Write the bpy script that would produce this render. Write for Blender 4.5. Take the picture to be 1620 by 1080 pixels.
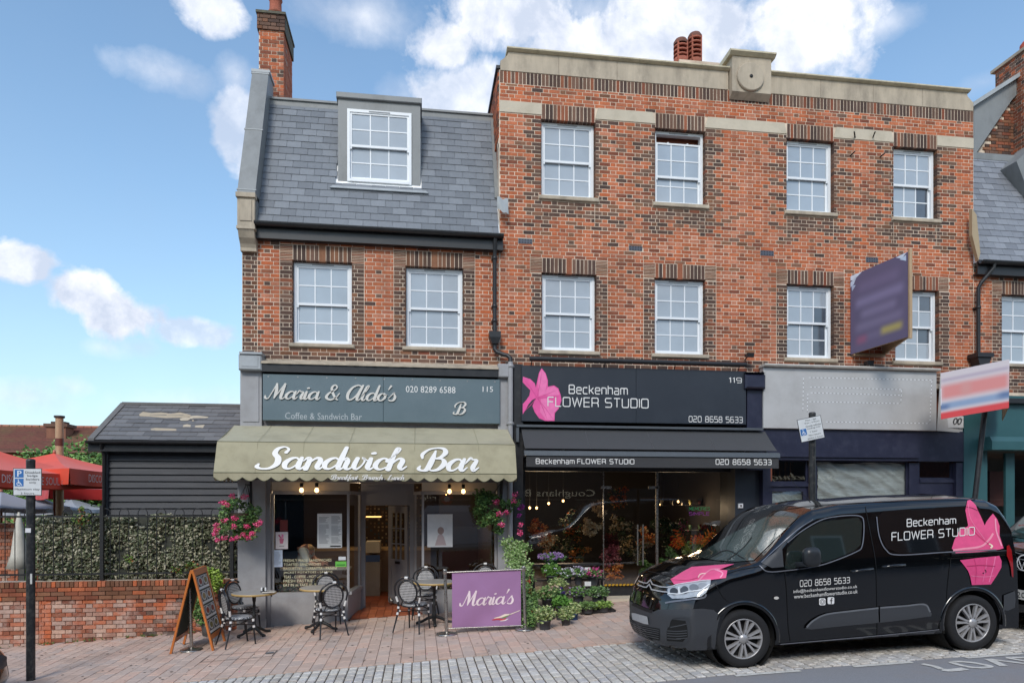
import bpy,math,random
from math import sin,cos,pi,radians,sqrt,floor
from mathutils import Vector,noise
from mathutils.geometry import delaunay_2d_cdt

for o in list(bpy.data.objects):
 bpy.data.objects.remove(o)
SC = bpy.context.scene
COL = SC.collection
R = random.Random(11)

# ------------------------------------------------------------------ camera, sky, sun, exposure
CZ = 2.4                       # eye height; the street climbs from left to right
YAW = radians(7.85)
SN,CS = sin(YAW),cos(YAW)
cam_d = bpy.data.cameras.new('camera')
cam = bpy.data.objects.new('camera',cam_d)
COL.objects.link(cam)
cam.location = (0,0,CZ)
cam.rotation_euler = (radians(90),0,-YAW)
cam_d.sensor_width = 36
cam_d.lens = 24
cam_d.shift_y = (790 - 540) / 1620
cam_d.clip_start = 0.05
cam_d.clip_end = 3000
SC.camera = cam

SUN_EL,SUN_AZ = radians(40),radians(200)      # azimuth clockwise from +Y
world = bpy.data.worlds.new("World")
SC.world = world
world.use_nodes = True

def build_sky():
 nt = world.node_tree
 N,L = nt.nodes,nt.links
 N.clear()
 out = N.new('ShaderNodeOutputWorld')
 bg = N.new('ShaderNodeBackground')
 bg.inputs['Strength'].default_value = SKY_STRENGTH
 L.new(bg.outputs[0],out.inputs[0])
 sky = N.new('ShaderNodeTexSky')
 sky.sky_type = 'NISHITA'
 sky.sun_disc = False
 sky.sun_elevation = SUN_EL
 sky.sun_rotation = SUN_AZ
 sky.air_density = 1.2
 sky.dust_density = 0.6
 sky.ozone_density = 2.0
 tc = N.new('ShaderNodeTexCoord')

 def math_(op,a,b=None,clamp=False):
  m = N.new('ShaderNodeMath')
  m.operation = op
  m.use_clamp = clamp
  for i,v in enumerate((a,b)):
   if v is None:
    continue
   if hasattr(v,'links'):
    L.new(v,m.inputs[i])
   else:
    m.inputs[i].default_value = v
  return m.outputs[0]

 def noise_(scale,detail,rough,dist=0.0,vec=None):
  n = N.new('ShaderNodeTexNoise')
  n.inputs['Scale'].default_value = scale
  n.inputs['Detail'].default_value = detail
  n.inputs['Roughness'].default_value = rough
  n.inputs['Distortion'].default_value = dist
  L.new(vec or tc.outputs['Generated'],n.inputs['Vector'])
  return n.outputs['Fac']
 n1 = noise_(7,9,0.62,0.3)
 n2 = noise_(24,6,0.6)
 wob = math_('ADD',math_('MULTIPLY',math_('SUBTRACT',n1,0.5),2.3),
    math_('MULTIPLY',math_('SUBTRACT',n2,0.5),0.9))
 best = None
 base = None
 # direction of each cloud seen in the sky, angular size, density
 blobs = [(800,30,130,60,1.0),(715,75,62,48,.95),(890,85,120,75,1.0),(1010,75,110,80,1.0),
             (1120,60,130,90,1.0),(1235,50,130,90,.95),(760,150,110,75,.8),(930,20,130,45,.7),
             (1380,45,75,22,.65),(560,20,130,38,.62),(270,118,85,27,.62),(335,12,62,42,.85),
             (378,205,42,95,.72),(375,120,40,40,.62),(36,415,50,34,.95),(135,465,62,42,1.0),(195,500,75,42,1.0),
             (305,527,82,27,.72),(220,548,40,22,.66),(165,550,38,18,.5),(35,625,90,32,.55),(118,613,36,20,.55),
             (300,640,130,30,.45),(640,150,60,25,.4),(1560,130,60,20,.35)]
 for (px,py,rx,ry,dens) in blobs:
  f,rt,up = Vector((SN,CS,0)),Vector((CS,-SN,0)),Vector((0,0,1))
  d = (f * 1080 + rt * (px - 810) + up * (790 - py))
  ln = d.length
  d.normalize()
  vm = N.new('ShaderNodeVectorMath')
  vm.operation = 'SUBTRACT'
  L.new(tc.outputs['Generated'],vm.inputs[0])
  vm.inputs[1].default_value = d
  v2 = N.new('ShaderNodeVectorMath')
  v2.operation = 'MULTIPLY'
  L.new(vm.outputs[0],v2.inputs[0])
  v2.inputs[1].default_value = (ln / rx,ln / rx,ln / ry)
  v3 = N.new('ShaderNodeVectorMath')
  v3.operation = 'LENGTH'
  L.new(v2.outputs[0],v3.inputs[0])
  m = math_('SUBTRACT',math_('ADD',1.03,wob),v3.outputs['Value'])
  m = math_('MULTIPLY',m,2.8 if dens > .7 else 0.8,True)
  m = math_('MULTIPLY',m,dens)
  best = m if best is None else math_('MAXIMUM',best,m)
 # the rest of the sky: broken cloud, thinner overhead
 gen = noise_(2.6,8,0.58,0.2)
 gm = math_('MULTIPLY',math_('SUBTRACT',gen,0.47),5.0,True)
 sep = N.new('ShaderNodeSeparateXYZ')
 L.new(tc.outputs['Generated'],sep.inputs[0])
 back = math_('MULTIPLY',math_('SUBTRACT',0.30,sep.outputs['Y']),3.0,True)
 best = math_('MAXIMUM',best,math_('MULTIPLY',gm,back))
 # thin veil, stronger near the horizon
 veiln = noise_(3.2,6,0.55)
 hz = math_('POWER',math_('SUBTRACT',1.0,math_('ABSOLUTE',sep.outputs['Z']),True),3.0)
 veil = math_('ADD',math_('MULTIPLY',hz,0.50),math_('MULTIPLY',math_('SUBTRACT',veiln,0.5),0.35),True)
 hue = N.new('ShaderNodeMix')
 hue.data_type = 'RGBA'
 hue.blend_type = 'MULTIPLY'
 hue.inputs[0].default_value = 1
 L.new(sky.outputs[0],hue.inputs[6])
 hue.inputs[7].default_value = SKY_TINT
 mv = N.new('ShaderNodeMix')
 mv.data_type = 'RGBA'
 L.new(veil,mv.inputs[0])
 L.new(hue.outputs[2],mv.inputs[6])
 mv.inputs[7].default_value = (*[c * CLOUD_B for c in (.33,.415,.545)],1)
 # cloud tone: bright crowns, lilac grey hollows
 sh = noise_(11,7,0.6,0.2)
 shr = math_('MULTIPLY',math_('SUBTRACT',sh,0.40),4.2,True)
 cr = N.new('ShaderNodeMix')
 cr.data_type = 'RGBA'
 L.new(shr,cr.inputs[0])
 cr.inputs[6].default_value = (*[c * CLOUD_B for c in (.50,.56,.68)],1)
 cr.inputs[7].default_value = (*[c * CLOUD_B for c in (.93,.93,.96)],1)
 mc = N.new('ShaderNodeMix')
 mc.data_type = 'RGBA'
 L.new(best,mc.inputs[0])
 L.new(mv.outputs[2],mc.inputs[6])
 L.new(cr.outputs[2],mc.inputs[7])
 L.new(mc.outputs[2],bg.inputs['Color'])

SKY_STRENGTH = 0.15
SKY_TINT = (.88,.97,.97,1)
CLOUD_B = 6.1
build_sky()

sun_d = bpy.data.lights.new('sun','SUN')
sun = bpy.data.objects.new('sun',sun_d)
COL.objects.link(sun)
sun_d.energy = 1.35
sun_d.angle = radians(18)
sun_d.color = (1.0,0.95,0.88)
sd = Vector((sin(SUN_AZ) * cos(SUN_EL),cos(SUN_AZ) * cos(SUN_EL),sin(SUN_EL)))   # towards the sun
sun.rotation_euler = sd.to_track_quat('Z','Y').to_euler()
sun.location = sd * 60

SC.view_settings.view_transform = 'Standard'
SC.view_settings.look = 'None'
SC.view_settings.exposure = 0.56
SC.view_settings.gamma = 1.0
SC.view_settings.use_curve_mapping = False
SC.render.engine = 'CYCLES'
SC.cycles.max_bounces = 8
SC.cycles.transparent_max_bounces = 12
SC.cycles.caustics_reflective = False
SC.cycles.caustics_refractive = False

# ------------------------------------------------------------------ pixel measuring and ground height
D = 13.1                       # distance of the shop fronts

def PX(px,py,Y=D):
 """a pixel of the photograph, on the upright plane at distance Y -> X, Z"""
 dx = px - 810
 t = Y / (1080 * CS - SN * dx)
 return t * (1080 * SN + CS * dx),CZ + t * (790 - py)

def zg(X,Y=0):
 """height of the climbing street"""
 a = .435 + .057 * (X - 3.6)
 b = .435 + .038 * (X - 3.6)
 if X < 3.0:
  z = a
 elif X > 4.2:
  z = b
 else:
  k = (X - 3.0) / 1.2
  z = a * (1 - k) + b * k
 return max(min(z,1.4),-1.2)

def PG(px,py):
 """a pixel of the photograph, on the ground -> X, Y, Z"""
 z = 0.3
 for _ in range(30):
  t = (CZ - z) / (py - 790)
  dx = px - 810
  X = t * (1080 * SN + CS * dx)
  Y = t * (1080 * CS - SN * dx)
  z = z * .5 + zg(X) * .5
 return X,Y,z

def S(r,g,b,k=1.0):
 """sRGB bytes -> linear colour"""
 f = lambda c: (c / 12.92 if c <= .04045 else ((c + .055) / 1.055) ** 2.4) * k
 return (f(r / 255),f(g / 255),f(b / 255),1.0)

# ------------------------------------------------------------------ objects
def tag(o,label=None,cat=None,group=None,kind=None):
 if label:
  o['label'] = label
 if cat:
  o['category'] = cat
 if group:
  o['group'] = group
 if kind:
  o['kind'] = kind
 return o

def thing(name,label,cat,loc=(0,0,0),rz=0.0,group=None):
 o = bpy.data.objects.new(name,None)
 o.empty_display_size = .1
 COL.objects.link(o)
 o.location = loc
 o.rotation_euler = (0,0,rz)
 o['WL'] = [float(v) for v in loc]
 return tag(o,label,cat,group)

def origin_of(o):
 v = Vector((0,0,0))
 while o is not None:
  v += Vector(o.location)
  o = o.parent
 return v

def kids(o):
 return [c for c in CH.get(o.name,[])]

CH = {}

def copy_tree(o,parent=None):
 c = o.copy()
 COL.objects.link(c)
 c.parent = parent
 if parent is not None:
  CH.setdefault(parent.name,[]).append(c)
 for k in kids(o):
  copy_tree(k,c)
 return c

def link_mesh(name,me,parent=None,loc=None,local=False):
 o = bpy.data.objects.new(name,me)
 COL.objects.link(o)
 if parent is not None:
  o.parent = parent
  CH.setdefault(parent.name,[]).append(o)
 if loc is not None:
  o.location = Vector(loc) - (Vector((0,0,0)) if (parent is None or local) else origin_of(parent))
 return o

class MB:
 """collects faces; build() links them as one mesh object"""

 def __init__(s):
  s.v,s.f,s.c,s.m,s.sm = [],[],[],[],[]
  s.col = (1,1,1,1)
  s.mi = 0
  s.smooth = False

 def add(s,vs,fs,col=None,smooth=None):
  n = len(s.v)
  s.v.extend(vs)
  c = col or s.col
  sm = s.smooth if smooth is None else smooth
  for f in fs:
   s.f.append(tuple(i + n for i in f))
   s.c.append(c)
   s.m.append(s.mi)
   s.sm.append(sm)
  return s

 def box(s,x0,x1,y0,y1,z0,z1,col=None,back=True):
  v = [(x0,y0,z0),(x1,y0,z0),(x1,y1,z0),(x0,y1,z0),(x0,y0,z1),(x1,y0,z1),(x1,y1,z1),(x0,y1,z1)]
  f = [(0,1,5,4),(1,2,6,5),(3,0,4,7),(4,5,6,7),(3,2,1,0)]
  if back:
   f.append((2,3,7,6))
  return s.add(v,f,col,False)

 def bevbox(s,x0,x1,y0,y1,z0,z1,b=.01,col=None):
  """box with its four front edges chamfered (front = -Y)"""
  v = [(x0 + b,y0,z0 + b),(x1 - b,y0,z0 + b),(x1 - b,y0,z1 - b),(x0 + b,y0,z1 - b),
             (x0,y0 + b,z0),(x1,y0 + b,z0),(x1,y0 + b,z1),(x0,y0 + b,z1),
             (x0,y1,z0),(x1,y1,z0),(x1,y1,z1),(x0,y1,z1)]
  f = [(0,1,2,3),(4,5,1,0),(5,6,2,1),(6,7,3,2),(7,4,0,3),
             (8,9,5,4),(9,10,6,5),(10,11,7,6),(11,8,4,7),(9,8,11,10)]
  return s.add(v,f,col,False)

 def hexa(s,p,col=None):
  """8 corners: bottom ring then top ring"""
  return s.add(p,[(0,1,5,4),(1,2,6,5),(2,3,7,6),(3,0,4,7),(4,5,6,7),(3,2,1,0)],col,False)

 def quad(s,a,b,c,d,col=None):
  return s.add([a,b,c,d],[(0,1,2,3)],col)

 def prism(s,pts,y0,y1,col=None,ax='y'):
  """polygon of (x, z) extruded along y (or (y, z) along x, (x, y) along z)"""
  n = len(pts)
  mk = {'y': lambda p,t: (p[0],t,p[1]),'x': lambda p,t: (t,p[0],p[1]),'z': lambda p,t: (p[0],p[1],t)}[ax]
  v = [mk(p,y0) for p in pts] + [mk(p,y1) for p in pts]
  f = [tuple(range(n)),tuple(range(2 * n - 1,n - 1,-1))]
  f += [((i + 1) % n,i,i + n,(i + 1) % n + n) for i in range(n)]
  return s.add(v,f,col,False)

 def tube(s,pts,r,n=8,col=None,caps=True,closed=False,smooth=True):
  pts = [Vector(p) for p in pts]
  rs = r if isinstance(r,(list,tuple)) else [r] * len(pts)
  m = len(pts)
  vs,fs = [],[]
  pn = None
  for i,p in enumerate(pts):
   if closed:
    t = pts[(i + 1) % m] - pts[i - 1]
   else:
    t = pts[min(i + 1,m - 1)] - pts[max(i - 1,0)]
   if t.length < 1e-9:
    t = Vector((0,0,1))
   t.normalize()
   if pn is None:
    a = Vector((0,0,1)) if abs(t.z) < .9 else Vector((1,0,0))
    pn = t.cross(a).normalized()
   else:
    pn = (pn - t * pn.dot(t))
    pn = pn.normalized() if pn.length > 1e-6 else t.orthogonal().normalized()
   b = t.cross(pn)
   for k in range(n):
    an = 2 * pi * k / n
    vs.append(tuple(p + (pn * cos(an) + b * sin(an)) * rs[i]))
  for i in range(m if closed else m - 1):
   j = (i + 1) % m
   for k in range(n):
    fs.append((i * n + k,i * n + (k + 1) % n,j * n + (k + 1) % n,j * n + k))
  s.add(vs,fs,col,smooth)
  if caps and not closed:
   s.add(vs[:n],[tuple(range(n - 1,-1,-1))],col,False)
   s.add(vs[-n:],[tuple(range(n))],col,False)
  return s

 def lathe(s,prof,c=(0,0,0),n=20,ax='z',col=None,smooth=True,a0=0,a1=2 * pi):
  vs,fs = [],[]
  full = abs(a1 - a0 - 2 * pi) < 1e-6
  m = n if full else n + 1
  for (r,z) in prof:
   for k in range(m):
    a = a0 + (a1 - a0) * k / n
    p = (r * cos(a),r * sin(a),z) if ax == 'z' else ((r * cos(a),z,r * sin(a)) if ax == 'y' else (z,r * cos(a),r * sin(a)))
    vs.append((c[0] + p[0],c[1] + p[1],c[2] + p[2]))
  for i in range(len(prof) - 1):
   for k in range(n):
    k2 = (k + 1) % m
    fs.append((i * m + k,i * m + k2,(i + 1) * m + k2,(i + 1) * m + k))
  return s.add(vs,fs,col,smooth)

 def grid(s,fn,us,vs_,col=None,smooth=True,flip=False):
  nu,nv = len(us),len(vs_)
  v = [tuple(fn(u,w)) for u in us for w in vs_]
  f = []
  for i in range(nu - 1):
   for j in range(nv - 1):
    q = (i * nv + j,(i + 1) * nv + j,(i + 1) * nv + j + 1,i * nv + j + 1)
    f.append(q[::-1] if flip else q)
  return s.add(v,f,col,smooth)

 def mesh(s,name,mats,org=(0,0,0)):
  me = bpy.data.meshes.new(name)
  ox,oy,oz = org
  me.from_pydata([(a - ox,b - oy,c - oz) for a,b,c in s.v],[],s.f)
  for m in (mats if isinstance(mats,(list,tuple)) else [mats]):
   me.materials.append(m)
  at = me.attributes.new('tint','FLOAT_COLOR','FACE')
  flat = []
  for c in s.c:
   flat.extend(c if len(c) == 4 else (*c,1))
  at.data.foreach_set('color',flat)
  me.polygons.foreach_set('material_index',s.m)
  me.polygons.foreach_set('use_smooth',s.sm)
  me.update()
  return me

 def build(s,name,mats,parent=None,local=False,kind=None,org=None):
  base = origin_of(parent) if (parent is not None and not local) else Vector((0,0,0))
  loc = Vector(org) if org is not None else base
  me = s.mesh(name,mats,loc)
  o = link_mesh(name,me,parent)
  o.location = loc - base
  if kind:
   o['kind'] = kind
  return o

# ------------------------------------------------------------------ materials
MATS = {}

def nm(name):
 m = bpy.data.materials.new(name)
 m.use_nodes = True
 nt = m.node_tree
 return m,nt,nt.nodes['Principled BSDF'],nt.nodes,nt.links

def mat(name,col=None,rough=.7,metal=0.0,var=.12,vscale=8.0,bump=0.0,bscale=60.0,tint=False,spec=.5,coat=0.0,
  stain=None,stain_amt=.4,stain_scale=1.5,emit=None,estr=1.0,sheen=0.0,stretch=None,streak=0.0):
 """painted / stone / metal surface: colour or per-face tint, blotchy variation, optional stains and fine relief"""
 m,nt,b,N,L = nm(name)
 tc = N.new('ShaderNodeNewGeometry')
 vec = tc.outputs['Position']
 if stretch:
  mp = N.new('ShaderNodeMapping')
  mp.inputs['Scale'].default_value = stretch
  L.new(vec,mp.inputs[0])
  vec = mp.outputs[0]
 if tint:
  a = N.new('ShaderNodeAttribute')
  a.attribute_name = 'tint'
  src = a.outputs['Color']
 else:
  rgb = N.new('ShaderNodeRGB')
  rgb.outputs[0].default_value = col
  src = rgb.outputs[0]
 if var > 0:
  n = N.new('ShaderNodeTexNoise')
  n.inputs['Scale'].default_value = vscale
  n.inputs['Detail'].default_value = 6
  n.inputs['Roughness'].default_value = .65
  L.new(vec,n.inputs['Vector'])
  mr = N.new('ShaderNodeMapRange')
  mr.inputs['From Min'].default_value = .25
  mr.inputs['From Max'].default_value = .75
  mr.inputs['To Min'].default_value = 1 - var
  mr.inputs['To Max'].default_value = 1 + var
  L.new(n.outputs['Fac'],mr.inputs['Value'])
  mx = N.new('ShaderNodeMix')
  mx.data_type = 'RGBA'
  mx.blend_type = 'MULTIPLY'
  mx.inputs[0].default_value = 1
  L.new(src,mx.inputs[6])
  cc = N.new('ShaderNodeCombineColor')
  for i in range(3):
   L.new(mr.outputs[0],cc.inputs[i])
  L.new(cc.outputs[0],mx.inputs[7])
  src = mx.outputs[2]
  mr2 = N.new('ShaderNodeMapRange')
  mr2.inputs['To Min'].default_value = max(rough - .12,.03)
  mr2.inputs['To Max'].default_value = min(rough + .12,1)
  L.new(n.outputs['Fac'],mr2.inputs['Value'])
  L.new(mr2.outputs[0],b.inputs['Roughness'])
 else:
  b.inputs['Roughness'].default_value = rough
 if stain:
  n = N.new('ShaderNodeTexNoise')
  n.inputs['Scale'].default_value = stain_scale
  n.inputs['Detail'].default_value = 8
  n.inputs['Roughness'].default_value = .7
  L.new(vec,n.inputs['Vector'])
  mr = N.new('ShaderNodeMapRange')
  mr.inputs['From Min'].default_value = .48
  mr.inputs['From Max'].default_value = .72
  mr.inputs['To Max'].default_value = stain_amt
  L.new(n.outputs['Fac'],mr.inputs['Value'])
  mx = N.new('ShaderNodeMix')
  mx.data_type = 'RGBA'
  L.new(mr.outputs[0],mx.inputs[0])
  L.new(src,mx.inputs[6])
  mx.inputs[7].default_value = stain
  src = mx.outputs[2]
 if streak:
  mp = N.new('ShaderNodeMapping')
  mp.inputs['Scale'].default_value = (3.2,3.2,.28)
  L.new(tc.outputs['Position'],mp.inputs[0])
  n = N.new('ShaderNodeTexNoise')
  n.inputs['Scale'].default_value = 1.6
  n.inputs['Detail'].default_value = 7
  n.inputs['Roughness'].default_value = .6
  L.new(mp.outputs[0],n.inputs['Vector'])
  mr = N.new('ShaderNodeMapRange')
  mr.inputs['From Min'].default_value = .35
  mr.inputs['From Max'].default_value = .7
  mr.inputs['To Min'].default_value = 1 + streak * .5
  mr.inputs['To Max'].default_value = 1 - streak
  L.new(n.outputs['Fac'],mr.inputs['Value'])
  mx = N.new('ShaderNodeVectorMath')
  mx.operation = 'SCALE'
  L.new(src,mx.inputs[0])
  L.new(mr.outputs[0],mx.inputs['Scale'])
  src = mx.outputs[0]
 L.new(src,b.inputs['Base Color'])
 b.inputs['Metallic'].default_value = metal
 b.inputs['Specular IOR Level'].default_value = spec
 b.inputs['Coat Weight'].default_value = coat
 b.inputs['Coat Roughness'].default_value = .03
 b.inputs['Sheen Weight'].default_value = sheen
 if emit:
  b.inputs['Emission Color'].default_value = emit
  b.inputs['Emission Strength'].default_value = estr
 if bump > 0:
  n = N.new('ShaderNodeTexNoise')
  n.inputs['Scale'].default_value = bscale
  n.inputs['Detail'].default_value = 5
  L.new(vec,n.inputs['Vector'])
  bp = N.new('ShaderNodeBump')
  bp.inputs['Strength'].default_value = bump
  bp.inputs['Distance'].default_value = .01
  L.new(n.outputs['Fac'],bp.inputs['Height'])
  L.new(bp.outputs[0],b.inputs['Normal'])
 MATS[name] = m
 return m

def glass_mat(name,tintc=(.85,.9,.88,1),f0=.10,rough=0.0,body=None,body_amt=0.0):
 m,nt,b,N,L = nm(name)
 out = N['Material Output']
 N.remove(b)
 tr = N.new('ShaderNodeBsdfTransparent')
 tr.inputs[0].default_value = tintc
 src = tr.outputs[0]
 if body:
  df = N.new('ShaderNodeBsdfDiffuse')
  df.inputs[0].default_value = body
  ms = N.new('ShaderNodeMixShader')
  ms.inputs[0].default_value = body_amt
  L.new(src,ms.inputs[1])
  L.new(df.outputs[0],ms.inputs[2])
  src = ms.outputs[0]
 gl = N.new('ShaderNodeBsdfGlossy')
 gl.inputs['Roughness'].default_value = rough
 lw = N.new('ShaderNodeLayerWeight')
 lw.inputs['Blend'].default_value = .5
 pw_ = N.new('ShaderNodeMath')
 pw_.operation = 'POWER'
 L.new(lw.outputs['Facing'],pw_.inputs[0])
 pw_.inputs[1].default_value = 5
 fr = N.new('ShaderNodeMapRange')
 fr.inputs['To Min'].default_value = f0
 L.new(pw_.outputs[0],fr.inputs['Value'])
 ms = N.new('ShaderNodeMixShader')
 L.new(fr.outputs[0],ms.inputs[0])
 L.new(src,ms.inputs[1])
 L.new(gl.outputs[0],ms.inputs[2])
 L.new(ms.outputs[0],out.inputs[0])
 MATS[name] = m
 return m

M_brick = mat('brickwork',tint=True,rough=.85,var=.2,vscale=35,bump=.4,bscale=120,spec=.25,stain=S(110,78,60),stain_amt=.4,stain_scale=.9,streak=.22)
M_mortar = mat('mortar',S(222,202,180),rough=.95,var=.25,vscale=3,bump=.3,bscale=90,stain=S(150,130,112),stain_amt=.6,stain_scale=.9)
M_stone = mat('limestone',S(184,170,150),rough=.85,var=.14,vscale=6,bump=.25,bscale=80,stain=S(112,102,92),stain_amt=.7,stain_scale=1.6,stretch=(1,1,.45),streak=.15)
M_whitewash = mat('whitewashed_brick',tint=True,rough=.9,var=.25,vscale=14,bump=.5,bscale=60,stain=S(200,178,164),stain_amt=.85,stain_scale=2.6,streak=.1)
M_stonepale = mat('pale_stone',S(200,188,168),rough=.85,var=.1,vscale=8,bump=.2,bscale=90,stain=S(140,132,112),stain_amt=.5,stain_scale=4)
M_coping = mat('coping_stone',S(204,192,164),rough=.8,var=.12,vscale=9,bump=.15,stain=S(120,112,92),stain_amt=.5,stain_scale=3)
M_slate = mat('slate',tint=True,rough=.55,var=.10,vscale=14,bump=.25,bscale=70,spec=.45)
M_lead = mat('lead_sheet',S(132,134,134),rough=.5,var=.12,vscale=3,stain=S(92,92,90),stain_amt=.5,stain_scale=2.2,spec=.5,stretch=(1,1,.5))
M_leadpale = mat('pale_lead',S(166,170,172),rough=.5,var=.08,vscale=3,stain=S(128,130,130),stain_amt=.5,stain_scale=2)
M_white = mat('white_upvc',S(232,234,236),rough=.35,var=.03,vscale=5)
M_offwhite = mat('offwhite_paint',S(200,196,188),rough=.5,var=.1,vscale=6,stain=S(120,112,100),stain_amt=.4,stain_scale=5)
M_black = mat('black_plastic',S(38,38,40),rough=.4,var=.15,vscale=6)
M_blackpaint = mat('black_paint',S(34,34,37),rough=.45,var=.2,vscale=10,stain=S(90,88,84),stain_amt=.25,stain_scale=12)
M_iron = mat('black_iron',S(30,31,32),rough=.55,var=.2,vscale=20,bump=.2)
M_grey = mat('grey_shop_paint',S(160,159,160),rough=.5,var=.06,vscale=3,stain=S(128,124,120),stain_amt=.45,stain_scale=2.5,streak=.06)
M_greydoor = mat('grey_door_paint',S(130,130,133),rough=.5,var=.06,vscale=4)
M_cream = mat('cream_header',S(206,194,172),rough=.6,var=.06)
M_navy = mat('navy_paint',S(38,40,60),rough=.4,var=.15,vscale=5,stain=S(70,70,84),stain_amt=.3,stain_scale=5)
M_charcoal = mat('charcoal_sign',S(43,48,56),rough=.42,var=.06,vscale=3,stain=S(60,66,74),stain_amt=.35,stain_scale=1.2)
M_slategreen = mat('slate_green_sign',S(98,114,120),rough=.38,var=.05,vscale=2,stain=S(124,134,138),stain_amt=.35,stain_scale=1.1)
M_teal = mat('teal_paint',S(50,92,96),rough=.45,var=.08,vscale=3)
M_lettergrey = mat('white_lettering',S(228,226,222),rough=.45,var=.04)
M_letteroff = mat('raised_cream_lettering',S(214,210,202),rough=.5,var=.05)
M_pink = mat('pink_petal_print',tint=True,rough=.4,var=.12,vscale=9)
M_leaf = mat('leaf',tint=True,rough=.55,var=.15,vscale=30,spec=.35)
M_petal = mat('petal',tint=True,rough=.6,var=.12,vscale=60,spec=.2)
M_paint = mat('painted_surface',tint=True,rough=.55,var=.08,vscale=10)
M_gloss = mat('glossy_surface',tint=True,rough=.2,var=.05,vscale=10)
M_steel = mat('brushed_steel',S(170,166,160),rough=.28,metal=.9,var=.08,vscale=20)
M_bulb = mat('warm_bulb',S(255,200,130),rough=.3,var=0,emit=(1,.58,.24,1),estr=3.2)
M_wood = mat('varnished_wood',S(196,112,48),rough=.4,var=.2,vscale=6,stretch=(6,6,.6),coat=.3)
M_timber = mat('pale_timber',S(178,150,118),rough=.7,var=.2,vscale=5,stretch=(5,5,.8))
M_dark = mat('dark_interior',S(40,36,34),rough=.8,var=.2,vscale=2)
M_interior = mat('interior_paint',tint=True,rough=.8,var=.15,vscale=2)
M_winglass = mat('sash_glass',S(158,166,174),rough=.04,var=.16,vscale=.9,spec=1.0,coat=.8)  # pale blotchy tone imitates sky reflected in the panes
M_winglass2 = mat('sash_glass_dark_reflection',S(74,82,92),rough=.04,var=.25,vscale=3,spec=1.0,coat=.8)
M_shopglass = glass_mat('shop_glass',(.88,.90,.89,1),f0=.12)
M_plasticfilm = mat('polythene_film',S(176,180,178),rough=.28,var=.3,vscale=3,bump=1.0,bscale=14,stretch=(.5,1,2.2),spec=.8)

# ------------------------------------------------------------------ brickwork tools
PAL = {'o': [S(188,108,73),S(180,102,68),S(194,114,80),S(174,98,68),S(184,110,80),S(192,104,66)],
       'r': [S(142,84,62),S(130,76,58),S(150,92,68)],
       'd': [S(106,82,70),S(92,72,64),S(120,92,78),S(82,66,60)],
       'p': [S(192,124,96),S(184,114,86),S(176,106,80)],
       'k': [S(132,94,74),S(116,80,60),S(140,98,74)],
       'w': [S(196,160,140),S(180,150,136),S(170,128,110)]}
H = lambda h: h + CZ

def pick(*w):
 """pick('o', 5, 'd', 1): a palette colour by weight"""
 ks,ws = w[0::2],w[1::2]
 k = R.choices(ks,[max(x,0) for x in ws])[0]
 return R.choice(PAL[k])

def intervals(u0,u1,z0,z1,blocks,splits=()):
 iv = [(u0,u1)]
 for (a,b,c,d) in blocks:
  if c < z1 - .004 and d > z0 + .004:
   new = []
   for (s,e) in iv:
    if b <= s or a >= e:
     new.append((s,e))
    else:
     if a - s > .02:
      new.append((s,a))
     if e - b > .02:
      new.append((b,e))
   iv = new
 for (u,c,d) in splits:
  if c < z1 - .004 and d > z0 + .004:
   new = []
   for (s,e) in iv:
    if s + .02 < u < e - .02:
     new += [(s,u),(u,e)]
    else:
     new.append((s,e))
   iv = new
 return iv

def lay_bricks(u0,u1,z0,z1,blocks=(),splits=(),colf=None,course=.075,joint=.012,bond='flemish'):
 out = []
 row = 0
 z = z0
 while z < z1 - .02:
  zt = min(z + course,z1)
  for (s,e) in intervals(u0,u1,z,zt,blocks,splits):
   if bond == 'flemish':
    cell,parts = .3375,(.225,.1125)
   elif bond == 'stretcher':
    cell,parts = .45,(.225,.225)
   else:                       # english: a row of headers every fourth course
    cell,parts = (.225,(.1125,.1125)) if row % 4 == 0 else (.45,(.225,.225))
   off = (cell / 2 if bond == 'flemish' else .1125) * (row % 2)
   k = floor((s - off) / cell)
   u = k * cell + off
   first = True
   while u < e:
    for w in parts:
     a,b = max(u,s),min(u + w,e)
     if b - a > .035:
      out.append([a + joint / 2,b - joint / 2,z + joint / 2,zt - joint / 2,colf((a + b) / 2,(z + zt) / 2,b - a < .14)])
     elif b - a > 0 and out and abs(out[-1][1] + joint / 2 - a) < 1e-6 and out[-1][2] == z + joint / 2:
      out[-1][1] = b - joint / 2
     u += w
  for (a,b,c,d) in blocks:
   for (lo,hi) in ((d,zt),(z,c)):
    if z + .004 < (d if lo == d else c) < zt - .004 and hi - lo > .018 and b > u0 and a < u1:
     for (s,e) in intervals(max(a,u0),min(b,u1),lo + .005,hi - .005,blocks,splits):
      n = max(1,round((e - s) / .225))
      for i in range(n):
       out.append([s + (e - s) * i / n + joint / 2,s + (e - s) * (i + 1) / n - joint / 2,lo + joint / 3,hi - joint / 3,colf(s + (e - s) * (i + .5) / n,(lo + hi) / 2,False)])
  z = zt
  row += 1
 return out

def soldier(u0,u1,z0,z1,colf,w=.075,joint=.013,lean=0.0):
 n = max(1,round((u1 - u0) / w))
 w = (u1 - u0) / n
 return [[u0 + i * w + joint / 2,u0 + (i + 1) * w - joint / 2,z0 + joint / 2,z1 - joint / 2,colf()] for i in range(n)]

BM = {}

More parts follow.
